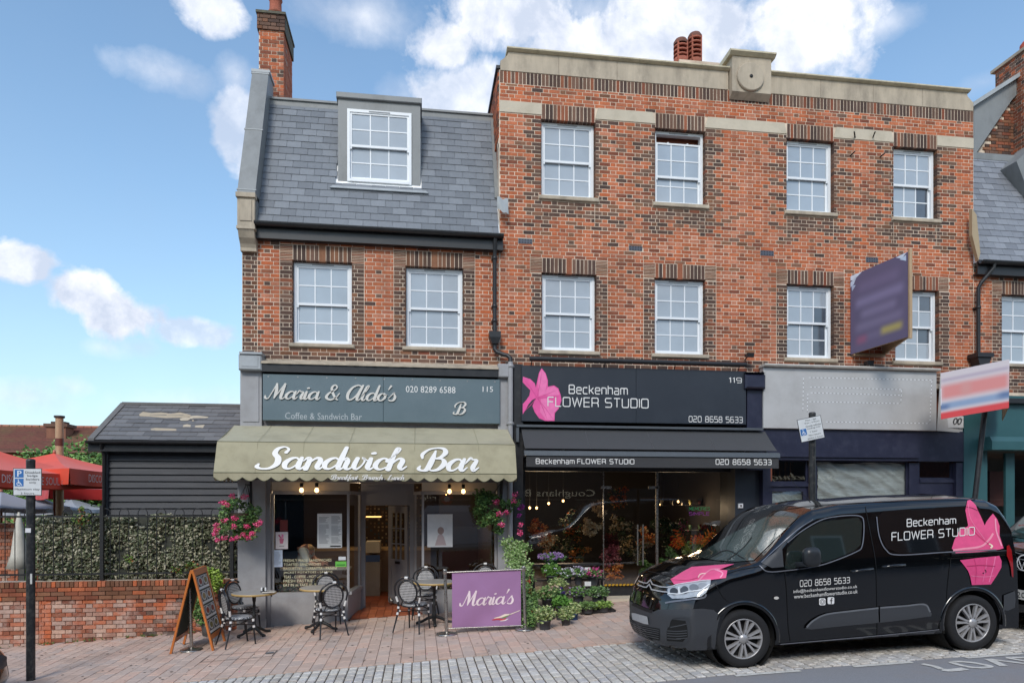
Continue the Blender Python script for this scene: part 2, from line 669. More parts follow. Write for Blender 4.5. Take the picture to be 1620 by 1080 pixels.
def brick_mesh(w,h,depth,col,key,m,bev=.003):
 """a brick about its lower left front corner; front faces -Y"""
 w,h = round(w,3),round(h,3)
 k = (w,h,depth,col,key,m.name)
 if k not in BM:
  b = MB()
  b.add([(0,0,0),(w,0,0),(w,0,h),(0,0,h),(0,depth,0),(w,depth,0),(w,depth,h),(0,depth,h)],
              [(0,1,2,3),(1,5,6,2),(4,0,3,7),(3,2,6,7),(4,5,1,0)],col)
  BM[k] = b.mesh(key,m)
 return BM[k]

def place_bricks(wall,bricks,O=(0,D),ang=0.0,depth=.103,name='brick',m=None,single=300,front=.0):
 """the `single` bricks that show largest become objects, the rest one joined part"""
 m = m or M_brick
 ca,sa = cos(ang),sin(ang)

 def P(u,d,z):
  return (O[0] + u * ca - d * sa,O[1] + u * sa + d * ca,z)

 def size(b):
  x,y,z = P((b[0] + b[1]) / 2,0,(b[2] + b[3]) / 2)
  return -(b[1] - b[0]) * (b[3] - b[2]) / max(x * x + y * y + (z - CZ) ** 2,.1)
 bricks = sorted(bricks,key=size)
 og = origin_of(wall)
 for b in bricks[:single]:
  me = brick_mesh(b[1] - b[0],b[3] - b[2],depth,b[4],name,m)
  o = link_mesh(name,me,wall)
  jut = R.uniform(-.0025,.0025) + front
  o.location = Vector(P(b[0],jut,b[2])) - og
  if ang:
   o.rotation_euler = (0,0,ang)
 if bricks[single:]:
  mb = MB()
  for b in bricks[single:]:
   jut = R.uniform(-.0025,.0025) + front
   a = [P(b[0],jut,b[2]),P(b[1],jut,b[2]),P(b[1],jut,b[3]),P(b[0],jut,b[3]),
                 P(b[0],depth,b[2]),P(b[1],depth,b[2]),P(b[1],depth,b[3]),P(b[0],depth,b[3])]
   mb.add(a,[(0,1,2,3),(1,5,6,2),(4,0,3,7),(3,2,6,7),(4,5,1,0)],b[4],False)
  mb.build(name + 'work' if name == 'brick' else name + '_rows',m,wall,kind='stuff')

def backing(parent,name,u0,u1,z0,z1,opens,m=None,O=(0,D),ang=0.0,d0=.0035,d1=.30,inset=.02):
 """the solid wall behind the bricks, with real holes for windows and doors"""
 ops = [(a - inset,b + inset,c - inset,d + inset) for (a,b,c,d) in opens]
 us = sorted({u0,u1,*[x for o in ops for x in o[:2] if u0 < x < u1]})
 zs = sorted({z0,z1,*[x for o in ops for x in o[2:] if z0 < x < z1]})
 ca,sa = cos(ang),sin(ang)
 mb = MB()

 def P(u,d,z):
  return (O[0] + u * ca - d * sa,O[1] + u * sa + d * ca,z)
 for j in range(len(zs) - 1):
  run = None
  for i in range(len(us)):
   hole = i == len(us) - 1 or any(a <= (us[i] + us[i + 1]) / 2 <= b and c <= (zs[j] + zs[j + 1]) / 2 <= d for (a,b,c,d) in ops)
   if not hole and run is None:
    run = us[i]
   if hole and run is not None:
    a,b = run,us[i]
    mb.hexa([P(a,d0,zs[j]),P(b,d0,zs[j]),P(b,d1,zs[j]),P(a,d1,zs[j]),
                         P(a,d0,zs[j + 1]),P(b,d0,zs[j + 1]),P(b,d1,zs[j + 1]),P(a,d1,zs[j + 1])])
    run = None
 return mb.build(name,m or M_mortar,parent)

# ------------------------------------------------------------------ sash windows
PANE = {}

def sash_window(parent,x0,x1,z0,z1,Y=D + .10,drop=0.0,label=None,dark=()):
 """box frame with two six-light sashes; Y is the front of the frame"""
 f = MB()
 j = .05
 f.box(x0,x0 + j,Y,Y + .12,z0,z1)
 f.box(x1 - j,x1,Y,Y + .12,z0,z1)
 f.box(x0 + j,x1 - j,Y + .002,Y + .12,z1 - .055,z1)
 f.box(x0 + j,x1 - j,Y - .012,Y + .12,z0,z0 + .05)
 w = f.build('window',M_white,parent)
 if label:
  w['label'] = label
 v = MB()
 v.box((x0 + x1) / 2 - .2,(x0 + x1) / 2 + .2,Y - .008,Y + .002,z1 - .038,z1 - .022,S(150,152,155))
 v.build('trickle_vent',M_paint,w)
 zi0,zi1 = z0 + .05,z1 - .055
 zm = (zi0 + zi1) / 2
 for k,(a,b,yy) in enumerate(((zm - .02 - drop,zi1 - drop,Y + .018),(zi0,zm + .02,Y + .06))):
  s = MB()
  st,rail = .036,.034
  xa,xb = x0 + j,x1 - j
  t = .035
  bot = a + (.045 if k == 0 else .05)
  top = b - rail
  s.box(xa,xa + st,yy,yy + t,a,b)
  s.box(xb - st,xb,yy,yy + t,a,b)
  s.box(xa + st,xb - st,yy + .001,yy + t,a,bot)
  s.box(xa + st,xb - st,yy + .001,yy + t,top,b)
  cw = (xb - xa - 2 * st) / 3
  for q in (1,2):
   s.box(xa + st + q * cw - .011,xa + st + q * cw + .011,yy + .006,yy + t - .004,bot,top)
  zc = (bot + top) / 2
  for q in range(3):
   g = .011
   s.box(xa + st + q * cw + (g if q else 0),xa + st + (q + 1) * cw - (g if q < 2 else 0),yy + .007,yy + t - .004,zc - g,zc + g)
  if k == 0:     # sash horns and lifts
   for xx in (xa + st * .5,xb - st * .5):
    s.box(xx - .018,xx + .018,yy + .002,yy + t,a - .04,a)
   for q in (.28,.72):
    xx = xa + (xb - xa) * q
    s.lathe([(0,0),(.025,.004),(.022,.02),(0,.026)],(xx,yy + .02,b - .003),8)
  s.build('sash',M_white,w)
  for q in range(3):
   for rr in range(2):
    pa = xa + st + q * cw + .004
    pz = bot + .004 if rr == 0 else zc + .004
    ph = (zc - bot) - .008
    key = (round(cw,3),round(ph,3))
    if key not in PANE:
     pb = MB()
     pb.box(-cw / 2 + .002,cw / 2 - .002,0,.006,0,ph)
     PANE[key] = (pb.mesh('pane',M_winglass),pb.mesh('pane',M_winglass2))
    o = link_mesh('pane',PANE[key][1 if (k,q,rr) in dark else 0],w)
    o.location = Vector((pa + cw / 2 - .004,yy + .016,pz)) - origin_of(w)
    o.rotation_euler = (R.uniform(-.004,.004),0,R.uniform(-.006,.006))
 return w

def sill(parent,x0,x1,z0,z1,y0=D - .05,y1=D + .12,m=None):
 s = MB()
 s.bevbox(x0,x1,y0,y1,z0,z1,.012)
 return s.build('window_sill',m or M_stone,parent)

def slates(roof,x0,x1,ya,za,yb,zb,holes=(),rows=18,w=.27,single=300,tone=(118,122,128),clip=None):
 """slates in courses up a slope from (ya, za) to (yb, zb)"""
 L = sqrt((yb - ya) ** 2 + (zb - za) ** 2)
 dy,dz = (yb - ya) / L,(zb - za) / L
 ny,nz = -dz,dy
 st = L / rows
 cols = [S(*[max(0,c + k) for c in tone]) for k in (-9,-5,-2,0,3,6,9)]
 cache = {}
 items = []
 for r in range(rows):
  x = x0 - (w / 2 if r % 2 else 0) - R.uniform(0,.02)
  zc = za + dz * st * (r + .5)
  while x < x1:
   a,b = max(x,x0),min(x + w,x1)
   x += w
   if b - a < .04:
    continue
   segs = [(a,b)]
   for (ha,hb,hz0,hz1) in holes:
    if hz0 < zc < hz1:
     segs = [g for s in segs for g in ((s[0],min(s[1],ha)),(max(s[0],hb),s[1])) if g[1] - g[0] > .03]
   if clip:
    segs = [s for s in segs if clip((s[0] + s[1]) / 2,zc)]
   for s in segs:
    items.append((s[0],s[1],r))
 og = origin_of(roof)
 items.sort(key=lambda t: t[2])
 rest = MB()
 for i,(a,b,r) in enumerate(items):
  c = R.choice(cols)
  wd = round(b - a - .005,3)
  key = (wd,c)
  if key not in cache:
   mb = MB()
   t0,t1 = .016,.004
   hh = st + .03

   def Q(x,s_,t):
    return (x,dy * s_ + ny * t,dz * s_ + nz * t)
   mb.add([Q(0,0,t0),Q(wd,0,t0),Q(wd,hh,t1),Q(0,hh,t1),Q(0,0,t0 - .009),Q(wd,0,t0 - .009),Q(wd,hh,-.004),Q(0,hh,-.004)],
                   [(0,1,2,3),(4,5,1,0),(5,6,2,1),(7,4,0,3)],c)
   cache[key] = mb
  p = Vector((a + .0025,ya + dy * st * r,za + dz * st * r + R.uniform(-.003,.003)))
  if i < single:
   if not isinstance(cache[key],tuple):
    cache[key] = (cache[key],cache[key].mesh('slate',M_slate))
   o = link_mesh('slate',cache[key][1],roof)
   o.location = p - og
   o.rotation_euler = (R.uniform(-.004,.004),R.uniform(-.006,.006),0)
  else:
   mb = cache[key][0] if isinstance(cache[key],tuple) else cache[key]
   rest.add([(v[0] + p.x,v[1] + p.y,v[2] + p.z) for v in mb.v],mb.f,c,False)
 if rest.f:
  rest.build('slate_courses',M_slate,roof,kind='stuff')

def gutter(parent,x0,x1,y,z,r=.07,fascia=.16):
 g = MB()
 g.lathe([(r,x0),(r,x1)],(0,y,z),16,'x',a0=pi / 2,a1=3 * pi / 2)
 # the lathe angle runs in the YZ plane; an inner skin and lip give it thickness
 g.v = [(x,y + (vy - y),z - abs(vz - z) if False else vz) for (x,vy,vz) in g.v]
 mb = MB()
 pts_o = [(y + r * cos(a),z - r * sin(a)) for a in [pi * i / 10 for i in range(11)]]
 pts_i = [(y + (r - .012) * cos(a),z - (r - .012) * sin(a)) for a in [pi * (10 - i) / 10 for i in range(11)]]
 mb.prism(pts_o + pts_i,x0,x1,ax='x')
 n = int((x1 - x0) / .95)
 for i in range(n + 1):
  xx = x0 + .08 + (x1 - x0 - .16) * i / max(n,1)
  po = [(y + (r + .006) * cos(a),z - (r + .006) * sin(a)) for a in [pi * k / 10 for k in range(11)]]
  mb.prism(po + [(p[0] * 1,p[1]) for p in [(y - r + .008,z - .0),(y + r - .008,z - .0)]],xx - .012,xx + .012,ax='x')
 o = mb.build('gutter',M_black,parent)
 f = MB()
 f.box(x0,x1,y + r + .012,y + r + .04,z - fascia - .1,z + .02)
 f.box(x0,x1,y + r + .04,y + r + .14,z - fascia - .1,z - fascia - .07)
 f.build('fascia_board',M_black,parent)
 return o

# ================================================================== building of the cafe (left)
LBX0,LBX1 = -3.20,1.555
cafe = thing('shop_building','red brick house of two floors with slate mansard roof over the grey sandwich bar front','building',(-.8,D,zg(-.8)))
AW = []
for (a,b,t,bt) in ((463.3,556,412,542.5),(642.6,732,421,548)):
 xa,zt_ = PX(a,t)
 _,zb_ = PX(a,bt)
 xb,_ = PX(b,t)
 AW.append((xa,xb,zb_,zt_))
opens = [(a,b,c,d) for (a,b,c,d) in AW]
wall_l = backing(cafe,'wall',LBX0,LBX1,H(2.2),H(5.02),opens)
br = []
blocks,splits,quo = list(opens),[(-2.93,0,20)],[]
for (a,b,c,d) in AW:
 q = .235
 blocks += [(a - q,b + q,d,d + .30),(a - .06,b + .06,c - .075,c)]
 splits += [(a - q,c - .1,d + .3),(b + q,c - .1,d + .3)]
 quo.append((a - q,b + q,c - .1,d + .3))
 mid = (a + b) / 2
 br += soldier(a,mid - .065,d,d + .30,lambda: pick('d',3,'k',2))
 br += soldier(mid + .065,b,d,d + .30,lambda: pick('d',3,'k',2))
 br.append([mid - .06,mid + .06,d,d + .32,PAL['k'][2]])
 for (s0,s1) in ((a - q,a),(b,b + q)):
  br += [[s0 + .004,s1 - .004,d + .004 + i * .0295,d + .0295 * (i + 1) - .005,pick('k',3,'r',1)] for i in range(10)]

def col_l(u,z,hd):
 if u < -2.93:
  return pick('d',5,'r',1,'k',1)
 for (a,b,c,d) in quo:
  if a <= u <= b and c <= z <= d:
   return pick('d',6,'k',1.2,'r',.6)
 if z < H(2.83):
  return pick('d',5,'r',2,'k',2)
 t = noise.noise(Vector((u * .9,z * .9,3)))
 return pick('o',6,'r',1.2 + 3 * t,'p',2 - 2 * t,'d',.35 if not hd else 1.0)

br += lay_bricks(LBX0 + .003,LBX1,H(2.3),H(5.0),blocks,splits,col_l)
place_bricks(wall_l,br)
for i,(a,b,c,d) in enumerate(AW):
 sash_window(cafe,a,b,c,d)
 sill(cafe,a - .07,b + .06,c - .07,c)
# solid mass behind
mb = MB()
mb.box(LBX0 + .002,LBX1 - .01,D + .30,21,H(1.75),H(5.0))
mb.box(LBX0 + .002,LBX1 - .01,14.15,21,H(5.0),H(7.88))
mb.box(LBX0 + .002,LBX0 + .25,D + .02,21,-1.0,H(1.75))
mb.box(LBX1 - .12,LBX1 - .002,D + .35,21,-1.0,H(1.75))
mb.box(LBX0 + .25,LBX1 - .12,20.6,21,-1.0,H(1.75))
mb.build('rear_mass',mat('rear_brick_wall',S(140,84,64),rough=.9,var=.25,vscale=10),cafe)
# slate mansard
YA,ZA,YB,ZB = 12.98,H(5.07),14.10,H(7.90)
rf = MB()
rf.add([(-2.92,YA + .02,ZA - .03),(LBX1,YA + .02,ZA - .03),(LBX1,YB + .02,ZB - .03),(-2.92,YB + .02,ZB - .03),
  (-2.92,YA + .3,ZA - .03),(LBX1,YA + .3,ZA - .03),(LBX1,YB + .3,ZB - .03),(-2.92,YB + .3,ZB - .03)],
       [(0,1,2,3),(4,0,3,7),(1,5,6,2),(3,2,6,7),(5,4,7,6),(4,5,1,0)])
roof_l = rf.build('roof',M_slate,cafe)
DX0,DX1 = -1.517,.048
DSILL = H(6.03)
slates(roof_l,-2.90,LBX1 - .02,YA,ZA,YB,ZB,holes=[(DX0 - .02,DX1 + .02,DSILL - .05,99)])
m_ = MB()
m_.box(-2.9,DX0 + .01,YB - .04,YB + .02,ZB - .16,ZB + .03)
m_.box(-2.9,DX0,YB - .07,YB + .9,ZB + .03,ZB + .07)
m_.build('ridge_flashing',M_lead,roof_l)
m_ = MB()
m_.box(DX1 - .01,LBX1 - .01,YB - .04,YB + .02,ZB - .16,ZB + .03)
m_.box(DX1,LBX1 - .01,YB - .07,YB + .9,ZB + .03,ZB + .07)
m_.build('ridge_flashing',M_lead,roof_l)
# flashing where the slates meet the taller wall: stepped lead with curled tongue
m_ = MB()
for i in range(9):
 s = .30 + i * .075
 y_,z_ = YA + (YB - YA) * s,ZA + (ZB - ZA) * s
 m_.box(LBX1 - .07,LBX1 + .012,y_ - .05,y_ + .1,z_ - .02,z_ + .19)
m_.build('stepped_flashing',M_lead,roof_l)
m_ = MB()
_x,_z = PX(786,330,12.95)
m_.grid(lambda u,v: (_x + .22 * u,12.93 - .03 * sin(u * 3 + v * 2),_z - .02 + .22 * v - .10 * u * (1 - v) + .02 * sin(u * 9)),[i / 8 for i in range(9)],[i / 6 for i in range(7)])
m_.build('lead_tongue',M_leadpale,roof_l)
gutter(cafe,-2.93,LBX1 + .06,12.88,H(5.03))
# dormer
dm = MB()
dy0 = 13.42
dz1 = PX(600,152,dy0)[1]
wx0,wz1 = PX(549.5,173,dy0)
wx1,wz0 = PX(651,293.5,dy0)
dm.box(DX0,wx0,dy0,dy0 + .1,DSILL,dz1 - .11)
dm.box(wx1,DX1,dy0,dy0 + .1,DSILL,dz1 - .11)
dm.box(wx0,wx1,dy0 + .002,dy0 + .1,wz1 + .0,dz1 - .11)
dm.box(DX0,DX0 + .06,dy0 + .1,15.0,DSILL + .05,dz1 - .11)
dm.box(DX1 - .06,DX1,dy0 + .1,15.0,DSILL + .05,dz1 - .11)
dorm = dm.build('dormer',M_lead,cafe)
dt = MB()
dt.bevbox(DX0 - .03,DX1 + .03,dy0 - .05,15.0,dz1 - .11,dz1,.012)
dt.build('dormer_top',M_lead,dorm)
dt = MB()
dt.add([(DX0 - .14,dy0 - .17,DSILL - .13),(DX1 + .16,dy0 - .17,DSILL - .13),(DX1 + .02,dy0 + .02,DSILL + .05),(DX0 - .02,dy0 + .02,DSILL + .05),
  (DX0 - .14,dy0 - .15,DSILL - .14),(DX1 + .16,dy0 - .15,DSILL - .14)],[(0,1,2,3),(4,5,1,0)])
dt.build('dormer_apron',M_leadpale,dorm)
sash_window(dorm,wx0,wx1,wz0,wz1,dy0 - .03)
# lead-clad party wall following the slope, stone bracket under it
pw = MB()
pa,pb = (12.80,H(5.52)),(13.93,H(8.38))
prof = [pa,pb,(14.35,H(8.42)),(14.35,H(7.2)),(13.15,H(5.0)),(12.95,H(5.0)),(12.95,H(5.52))]
pw.prism(prof,-3.21,-2.90,ax='x')
pwo = pw.build('party_wall',M_lead,cafe)
pw = MB()
for k in (.02,.5,.985):
 yy,zz = pa[0] + (pb[0] - pa[0]) * k,pa[1] + (pb[1] - pa[1]) * k
 pw.box(-3.225,-2.885,yy - .012,yy + .04,zz - .012,zz + .006)
pw.box(-3.23,-2.88,13.93,14.4,H(8.38),H(8.43))
pw.build('lead_seam',M_leadpale,pwo)
cb = MB()
cb.box(-3.22,-2.92,12.84,13.1,H(4.92),H(5.50))
cb.box(-3.24,-2.90,12.80,13.1,H(5.44),H(5.52))
cb.box(-3.17,-2.97,12.825,12.84,H(5.02),H(5.40))
cb.prism([(12.82,H(4.92)),(12.83,H(4.86)),(12.90,H(4.74)),(12.985,H(4.66)),(13.02,H(4.60)),(13.02,H(4.54)),(13.12,H(4.54)),(13.12,H(4.92))],-3.21,-2.93,ax='x')
cb.box(-3.23,-2.91,12.81,13.1,H(4.87),H(4.92))
cb.build('corbel',M_stone,cafe)
# chimney
CHY = 14.55
cx0,cz1 = PX(409,47,CHY)
cx1,_ = PX(449,47,CHY)
_,cz2 = PX(409,18,CHY)
chim = MB()
chim.box(cx0 + .006,cx1 - .006,CHY + .006,CHY + .95,H(7.7),cz2 - .02)
chimo = chim.build('chimney',M_mortar,cafe)
cfn = lambda u,z,hd: pick('o',5,'r',2,'d',1.5,'p',1)
bb = lay_bricks(cx0,cx1,H(7.7),cz1,(),(),cfn)
place_bricks(chimo,bb,(0,CHY),0,.05,single=200)
bb2 = lay_bricks(0,.95,H(7.7),cz1,(),(),lambda u,z,hd: pick('p',5,'o',1,'w',1))
place_bricks(chimo,bb2,(cx1,CHY),pi / 2,.03,single=90)
cap = lay_bricks(cx0 - .03,cx1 + .03,cz1,cz2 - .05,(),(),lambda u,z,hd: pick('d',4,'k',1),course=.075)
place_bricks(chimo,cap,(0,CHY - .035),0,.05,single=60)
c_ = MB()
c_.box(cx0 - .045,cx1 + .045,CHY - .055,CHY + 1.0,cz2 - .05,cz2)
c_.box(cx0 - .028,cx1 + .028,CHY + .02,CHY + .97,cz1,cz2 - .05)
c_.build('chimney_cap',mat('mossy_stone',S(96,92,82),rough=.95,var=.3,vscale=12,stain=S(120,124,80),stain_amt=.5,stain_scale=9),chimo)
px_,_ = PX(436,18,CHY + .3)
pot = MB()
pot.lathe([(.115,cz2),(.125,cz2 + .05),(.13,cz2 + .14),(.15,cz2 + .16),(.15,cz2 + .2),(.125,cz2 + .22),(.12,cz2 + .42),(.14,cz2 + .46),(.13,cz2 + .5),(.10,cz2 + .5)],
          (px_,CHY + .3,0),18,col=S(166,98,78))
pot.build('chimney_pot',M_brick,chimo)

# ================================================================== tall building (centre)
FX0,FX1 = 1.56,11.757
tall = thing('shop_building','tall red brick building of three storeys with pale stone parapet above the flower shop','building',(6.6,D,zg(6.6)))
UW,LW = [],[]
for lst,data in ((UW,((857,941,190,309),(1037,1115,203.5,320.5),(1245,1318.5,219,333),(1414,1482,230.5,344))),
                  (LW,((858,942.5,431.4,553.5),(1036.5,1115,439.5,559),(1245.7,1318.5,449,565.8),(1417,1484.7,458.5,571)))):
 for (a,b,t,bt) in data:
  xa,zt_ = PX(a,t)
  _,zb_ = PX(a,bt)
  xb,_ = PX(b,t)
  lst.append((xa,xb,zb_,zt_))
ut = sum(w[3] for w in UW) / 4
ub = sum(w[2] for w in UW) / 4
lt = sum(w[3] for w in LW) / 4
lb = sum(w[2] for w in LW) / 4
UW = [(a,b,ub,ut) for (a,b,c,d) in UW]
LW = [(a,b,lb,lt) for (a,b,c,d) in LW]
ZS0,ZS1 = H(7.49),H(7.71)
ZSO0,ZSO1 = H(8.05),H(8.29)
wall_f = backing(tall,'wall',FX0,FX1,H(2.35),H(8.30),UW + LW)
br = []
blocks,splits,quo,up = list(UW + LW),[],[],[]
for (a,b,c,d) in UW:
 br += soldier(a,b,d,ZS1,lambda: pick('d',5,'r',1.2))
 blocks += [(a,b,d,ZS1),(a - .06,b + .08,c - .08,c)]
 splits += [(a,c - .5,c),(b,c - .5,c)]
 up.append((a,b))
for (a,b,c,d) in LW:
 q = .24
 blocks += [(a - q,b + q,d,d + .30),(a - .07,b + .08,c - .075,c)]
 splits += [(a - q,c - .1,d + .3),(b + q,c - .1,d + .3)]
 quo.append((a - q,b + q,c - .1,d + .3))
 mid = (a + b) / 2
 br += soldier(a,mid - .06,d,d + .30,lambda: pick('d',4,'r',1))
 br += soldier(mid + .06,b,d,d + .30,lambda: pick('d',4,'r',1))
 br.append([mid - .055,mid + .055,d,d + .32,PAL['r'][2]])
 for (s0,s1) in ((a - q,a),(b,b + q)):
  br += [[s0 + .004,s1 - .004,d + .004 + i * .0295,d + .0295 * (i + 1) - .005,pick('k',4,'r',1)] for i in range(10)]
bands = [(FX0,UW[0][0]),(UW[0][1],UW[1][0]),(UW[1][1],UW[2][0]),(UW[2][1],UW[3][0]),(UW[3][1],FX1)]
blocks += [(a,b,ZS0,ZS1) for (a,b) in bands]
AIR = []
for (a,t,b,bt) in ((820,377,842,385),(995,389,1016,396),(1203,396,1224,404),(1370,407,1389,415)):
 xa,za = PX(a,t)
 xb,_ = PX(b,t)
 _,zb = PX(a,bt)
 AIR.append((xa,xb,zb,za))
blocks += AIR
blocks.append((FX0,FX1,ZSO0,ZSO1))

def col_f(u,z,hd):
 for (a,b,c,d) in quo:
  if a <= u <= b and c <= z <= d:
   return pick('d',6,'r',1.6,'k',.6)
 for (a,b) in up:
  if a < u < b and H(5.50) < z < ub:
   return pick('d',6,'r',1)
  if (a < u < a + .24 or b - .24 < u < b) and H(5.42) < z < H(5.52):
   return pick('d',6,'r',1)
 if z < H(2.83):
  return pick('d',5,'r',3)
 t = noise.noise(Vector((u * .7,z * .7,9)))
 dk = .22
 if z > H(5.3):
  for (a,b) in up:
   if z < ZS0:
    e = min(abs(u - a),abs(u - b))
    if e < .13 or (e < .37 and floor((z - .01) / .15) % 2 and R.random() < .85):
     return pick('d',5,'r',1,'k',1)
  if up[0][1] < u < up[1][0] or up[2][1] < u < up[3][0]:
   dk += 1.4
 if hd:
  dk *= 1.9
 return pick('o',7 + 3 * t,'r',1.7 - 2 * t + dk * 1.1,'d',dk * .7,'k',.35 + dk * .5,'p',1.3 + (2.5 if 5.5 < u < 7.4 else 0))

br += lay_bricks(FX0 + .003,FX1 - .003,H(2.45),ZSO0,blocks,splits,col_f)
br += soldier(FX0 + .003,FX1 - .003,ZSO0,ZSO1,lambda: pick('d',5,'r',1.5))
place_bricks(wall_f,br)
# jamb bricks turn the corner inside each opening
for i,(a,b,c,d) in enumerate(UW + LW):
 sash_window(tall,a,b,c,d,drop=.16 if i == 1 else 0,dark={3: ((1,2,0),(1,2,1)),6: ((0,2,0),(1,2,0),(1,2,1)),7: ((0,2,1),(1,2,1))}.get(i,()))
 sill(tall,a - (.06 if i < 4 else .08),b + .08,c - .08 if i < 4 else c - .075,c)
sb = []
for i,(a,b) in enumerate(bands):
 q = MB()
 sl0 = .06 if i > 0 else 0
 sl1 = .06 if i < 4 else 0
 q.prism([(a + .004,ZS0),(b - .004,ZS0),(b - .004 - (sl1 if i in (1,2,3) else 0),ZS1),(a + .004 + (sl0 if i in (1,2,3) else 0),ZS1)][::-1],D - .012,D + .08)
 q.build('stone_band',M_stonepale,tall)
for (a,b,c,d) in AIR:
 q = MB()
 q.box(a,b,D - .004,D + .05,c,d,S(84,88,100))
 for i in range(5):
  for k in range(2):
   x_ = a + (b - a) * (i + .5) / 5
   z_ = c + (d - c) * (k + .5) / 2
   q.box(x_ - .014,x_ + .014,D - .007,D - .003,z_ - .012,z_ + .012,S(40,42,48))
 q.build('air_brick',M_paint,tall)
# parapet: stone blocks, moulded coping, central pedestal with disc
ZP1 = H(8.66)
px0,px1 = PX(1152,120)[0],PX(1216,120)[0]
cuts = [FX0 + .02] + [PX(p,110)[0] for p in (884,976)] + [px0] + [px1] + [PX(p,140)[0] for p in (1298,1381,1459)] + [FX1 - .01]
for i in range(len(cuts) - 1):
 a,b = cuts[i],cuts[i + 1]
 if abs(a - px0) < 1e-6:
  continue
 q = MB()
 g = .003
 if i == 0:
  q.prism([(a,ZSO1),(b - g,ZSO1),(b - g,ZP1),(a + .16,ZP1),(a + .13,ZP1 - .08),(a + .03,ZP1 - .17),(a,ZP1 - .19)][::-1],D - .01,D + .34)
 elif i == len(cuts) - 2:
  q.prism([(a + g,ZSO1),(b,ZSO1),(b,ZP1 - .19),(b - .03,ZP1 - .17),(b - .13,ZP1 - .08),(b - .16,ZP1),(a + g,ZP1)][::-1],D - .01,D + .34)
 else:
  q.box(a + g,b - g,D - .01,D + .34,ZSO1,ZP1)
 q.build('parapet_block',M_stone,tall)
cc = [FX0 + .14] + [PX(p,110)[0] for p in (850,906,950,1010,1050,1108)] + [px0]
cc2 = [px1] + [PX(p,130)[0] for p in (1256,1303,1352,1399,1445,1490)] + [FX1 - .12]
for lst in (cc,cc2):
 for i in range(len(lst) - 1):
  q = MB()
  q.prism([(D - .07,ZP1 + .02),(D - .03,ZP1),(D + .36,ZP1),(D + .38,ZP1 + .03),(D + .38,ZP1 + .055),(D - .06,ZP1 + .07),(D - .085,ZP1 + .055),(D - .085,ZP1 + .03)],
    lst[i] + .002,lst[i + 1] - .002,ax='x')
  q.build('coping_stone',M_coping,tall)
q = MB()
pz0,pz1 = H(8.09),H(8.90)
q.box(px0 + .02,px1 - .02,D - .14,D + .5,pz0 + .10,pz1)
q.prism([(px0 + .02,pz0 + .1),(px1 - .02,pz0 + .1),(px1 - .02,pz0 + .101),(px0 + .02,pz0 + .101)][::-1],D - .14,D)
q.add([(px0 + .02,D - .14,pz0 + .10),(px1 - .02,D - .14,pz0 + .10),(px1 - .02,D - .02,pz0),(px0 + .02,D - .02,pz0),(px0 + .02,D,pz0 + .1),(px1 - .02,D,pz0 + .1)],
      [(0,3,2,1),(0,4,3),(1,2,5)])
ped = q.build('parapet_pedestal',M_stone,tall)
dcx,dcz = PX(1187,122.5,D - .15)
q = MB()
q.lathe([(0,D - .20),(.035,D - .20),(.035,D - .165)],(dcx,0,dcz),12,'y',S(20,20,20))
q.build('bolt_hole',M_paint,ped)
q = MB()
q.lathe([(.0,D - .19),(.27,D - .19),(.285,D - .175),(.285,D - .13)],(dcx,0,dcz),40,'y',smooth=False)
q.build('stone_disc',M_stone,ped)
q = MB()
q.prism([(D - .16,pz1),(D + .5,pz1),(D + .5,pz1 + .10),(D - .2,pz1 + .10),(D - .23,pz1 + .08),(D - .23,pz1 + .05)],px0 - .05,px1 + .05,ax='x')
q.build('pedestal_coping',M_coping,ped)
# side wall above the slates, roof deck and mass
q = MB()
q.prism([(D + .30,H(2.3)),(21,H(2.3)),(21,H(8.1)),(D + .34,H(8.36)),(D + .30,H(8.36))],FX0 + .002,FX0 + .25,ax='x')
q.box(FX0 + .25,FX1 - .01,D + .31,21,H(1.75),H(7.9))
q.box(FX0 + .002,FX0 + .12,13.9,21,-1,H(2.3))
q.box(7.0,7.2,13.15,21,-1,H(1.75))
q.box(FX1 - .14,FX1 - .004,13.3,21,-1,H(1.75))
q.box(FX0 + .12,FX1 - .14,18.6,19,-1,H(1.75))
q.build('rear_mass',MATS['rear_brick_wall'],tall)
sd_b = lay_bricks(-6.5,-.02,H(7.0),H(8.34),(),(),lambda u,z,hd: pick('o',4,'r',3,'d',2))
sideo = MB().box(FX0 - .01,FX0 + .1,D + .05,D + .32,H(6.9),H(8.34)).build('side_wall',M_mortar,tall)
place_bricks(sideo,sd_b,(FX0 - .025,D + .02),-pi / 2,.04,single=60)
q = MB()
q.prism([(D + .02,H(8.34)),(19,H(8.34)),(19,H(8.40)),(D + .02,H(8.40))],FX0 - .06,FX0 + .3,ax='x')
q.build('side_coping',M_black,tall)
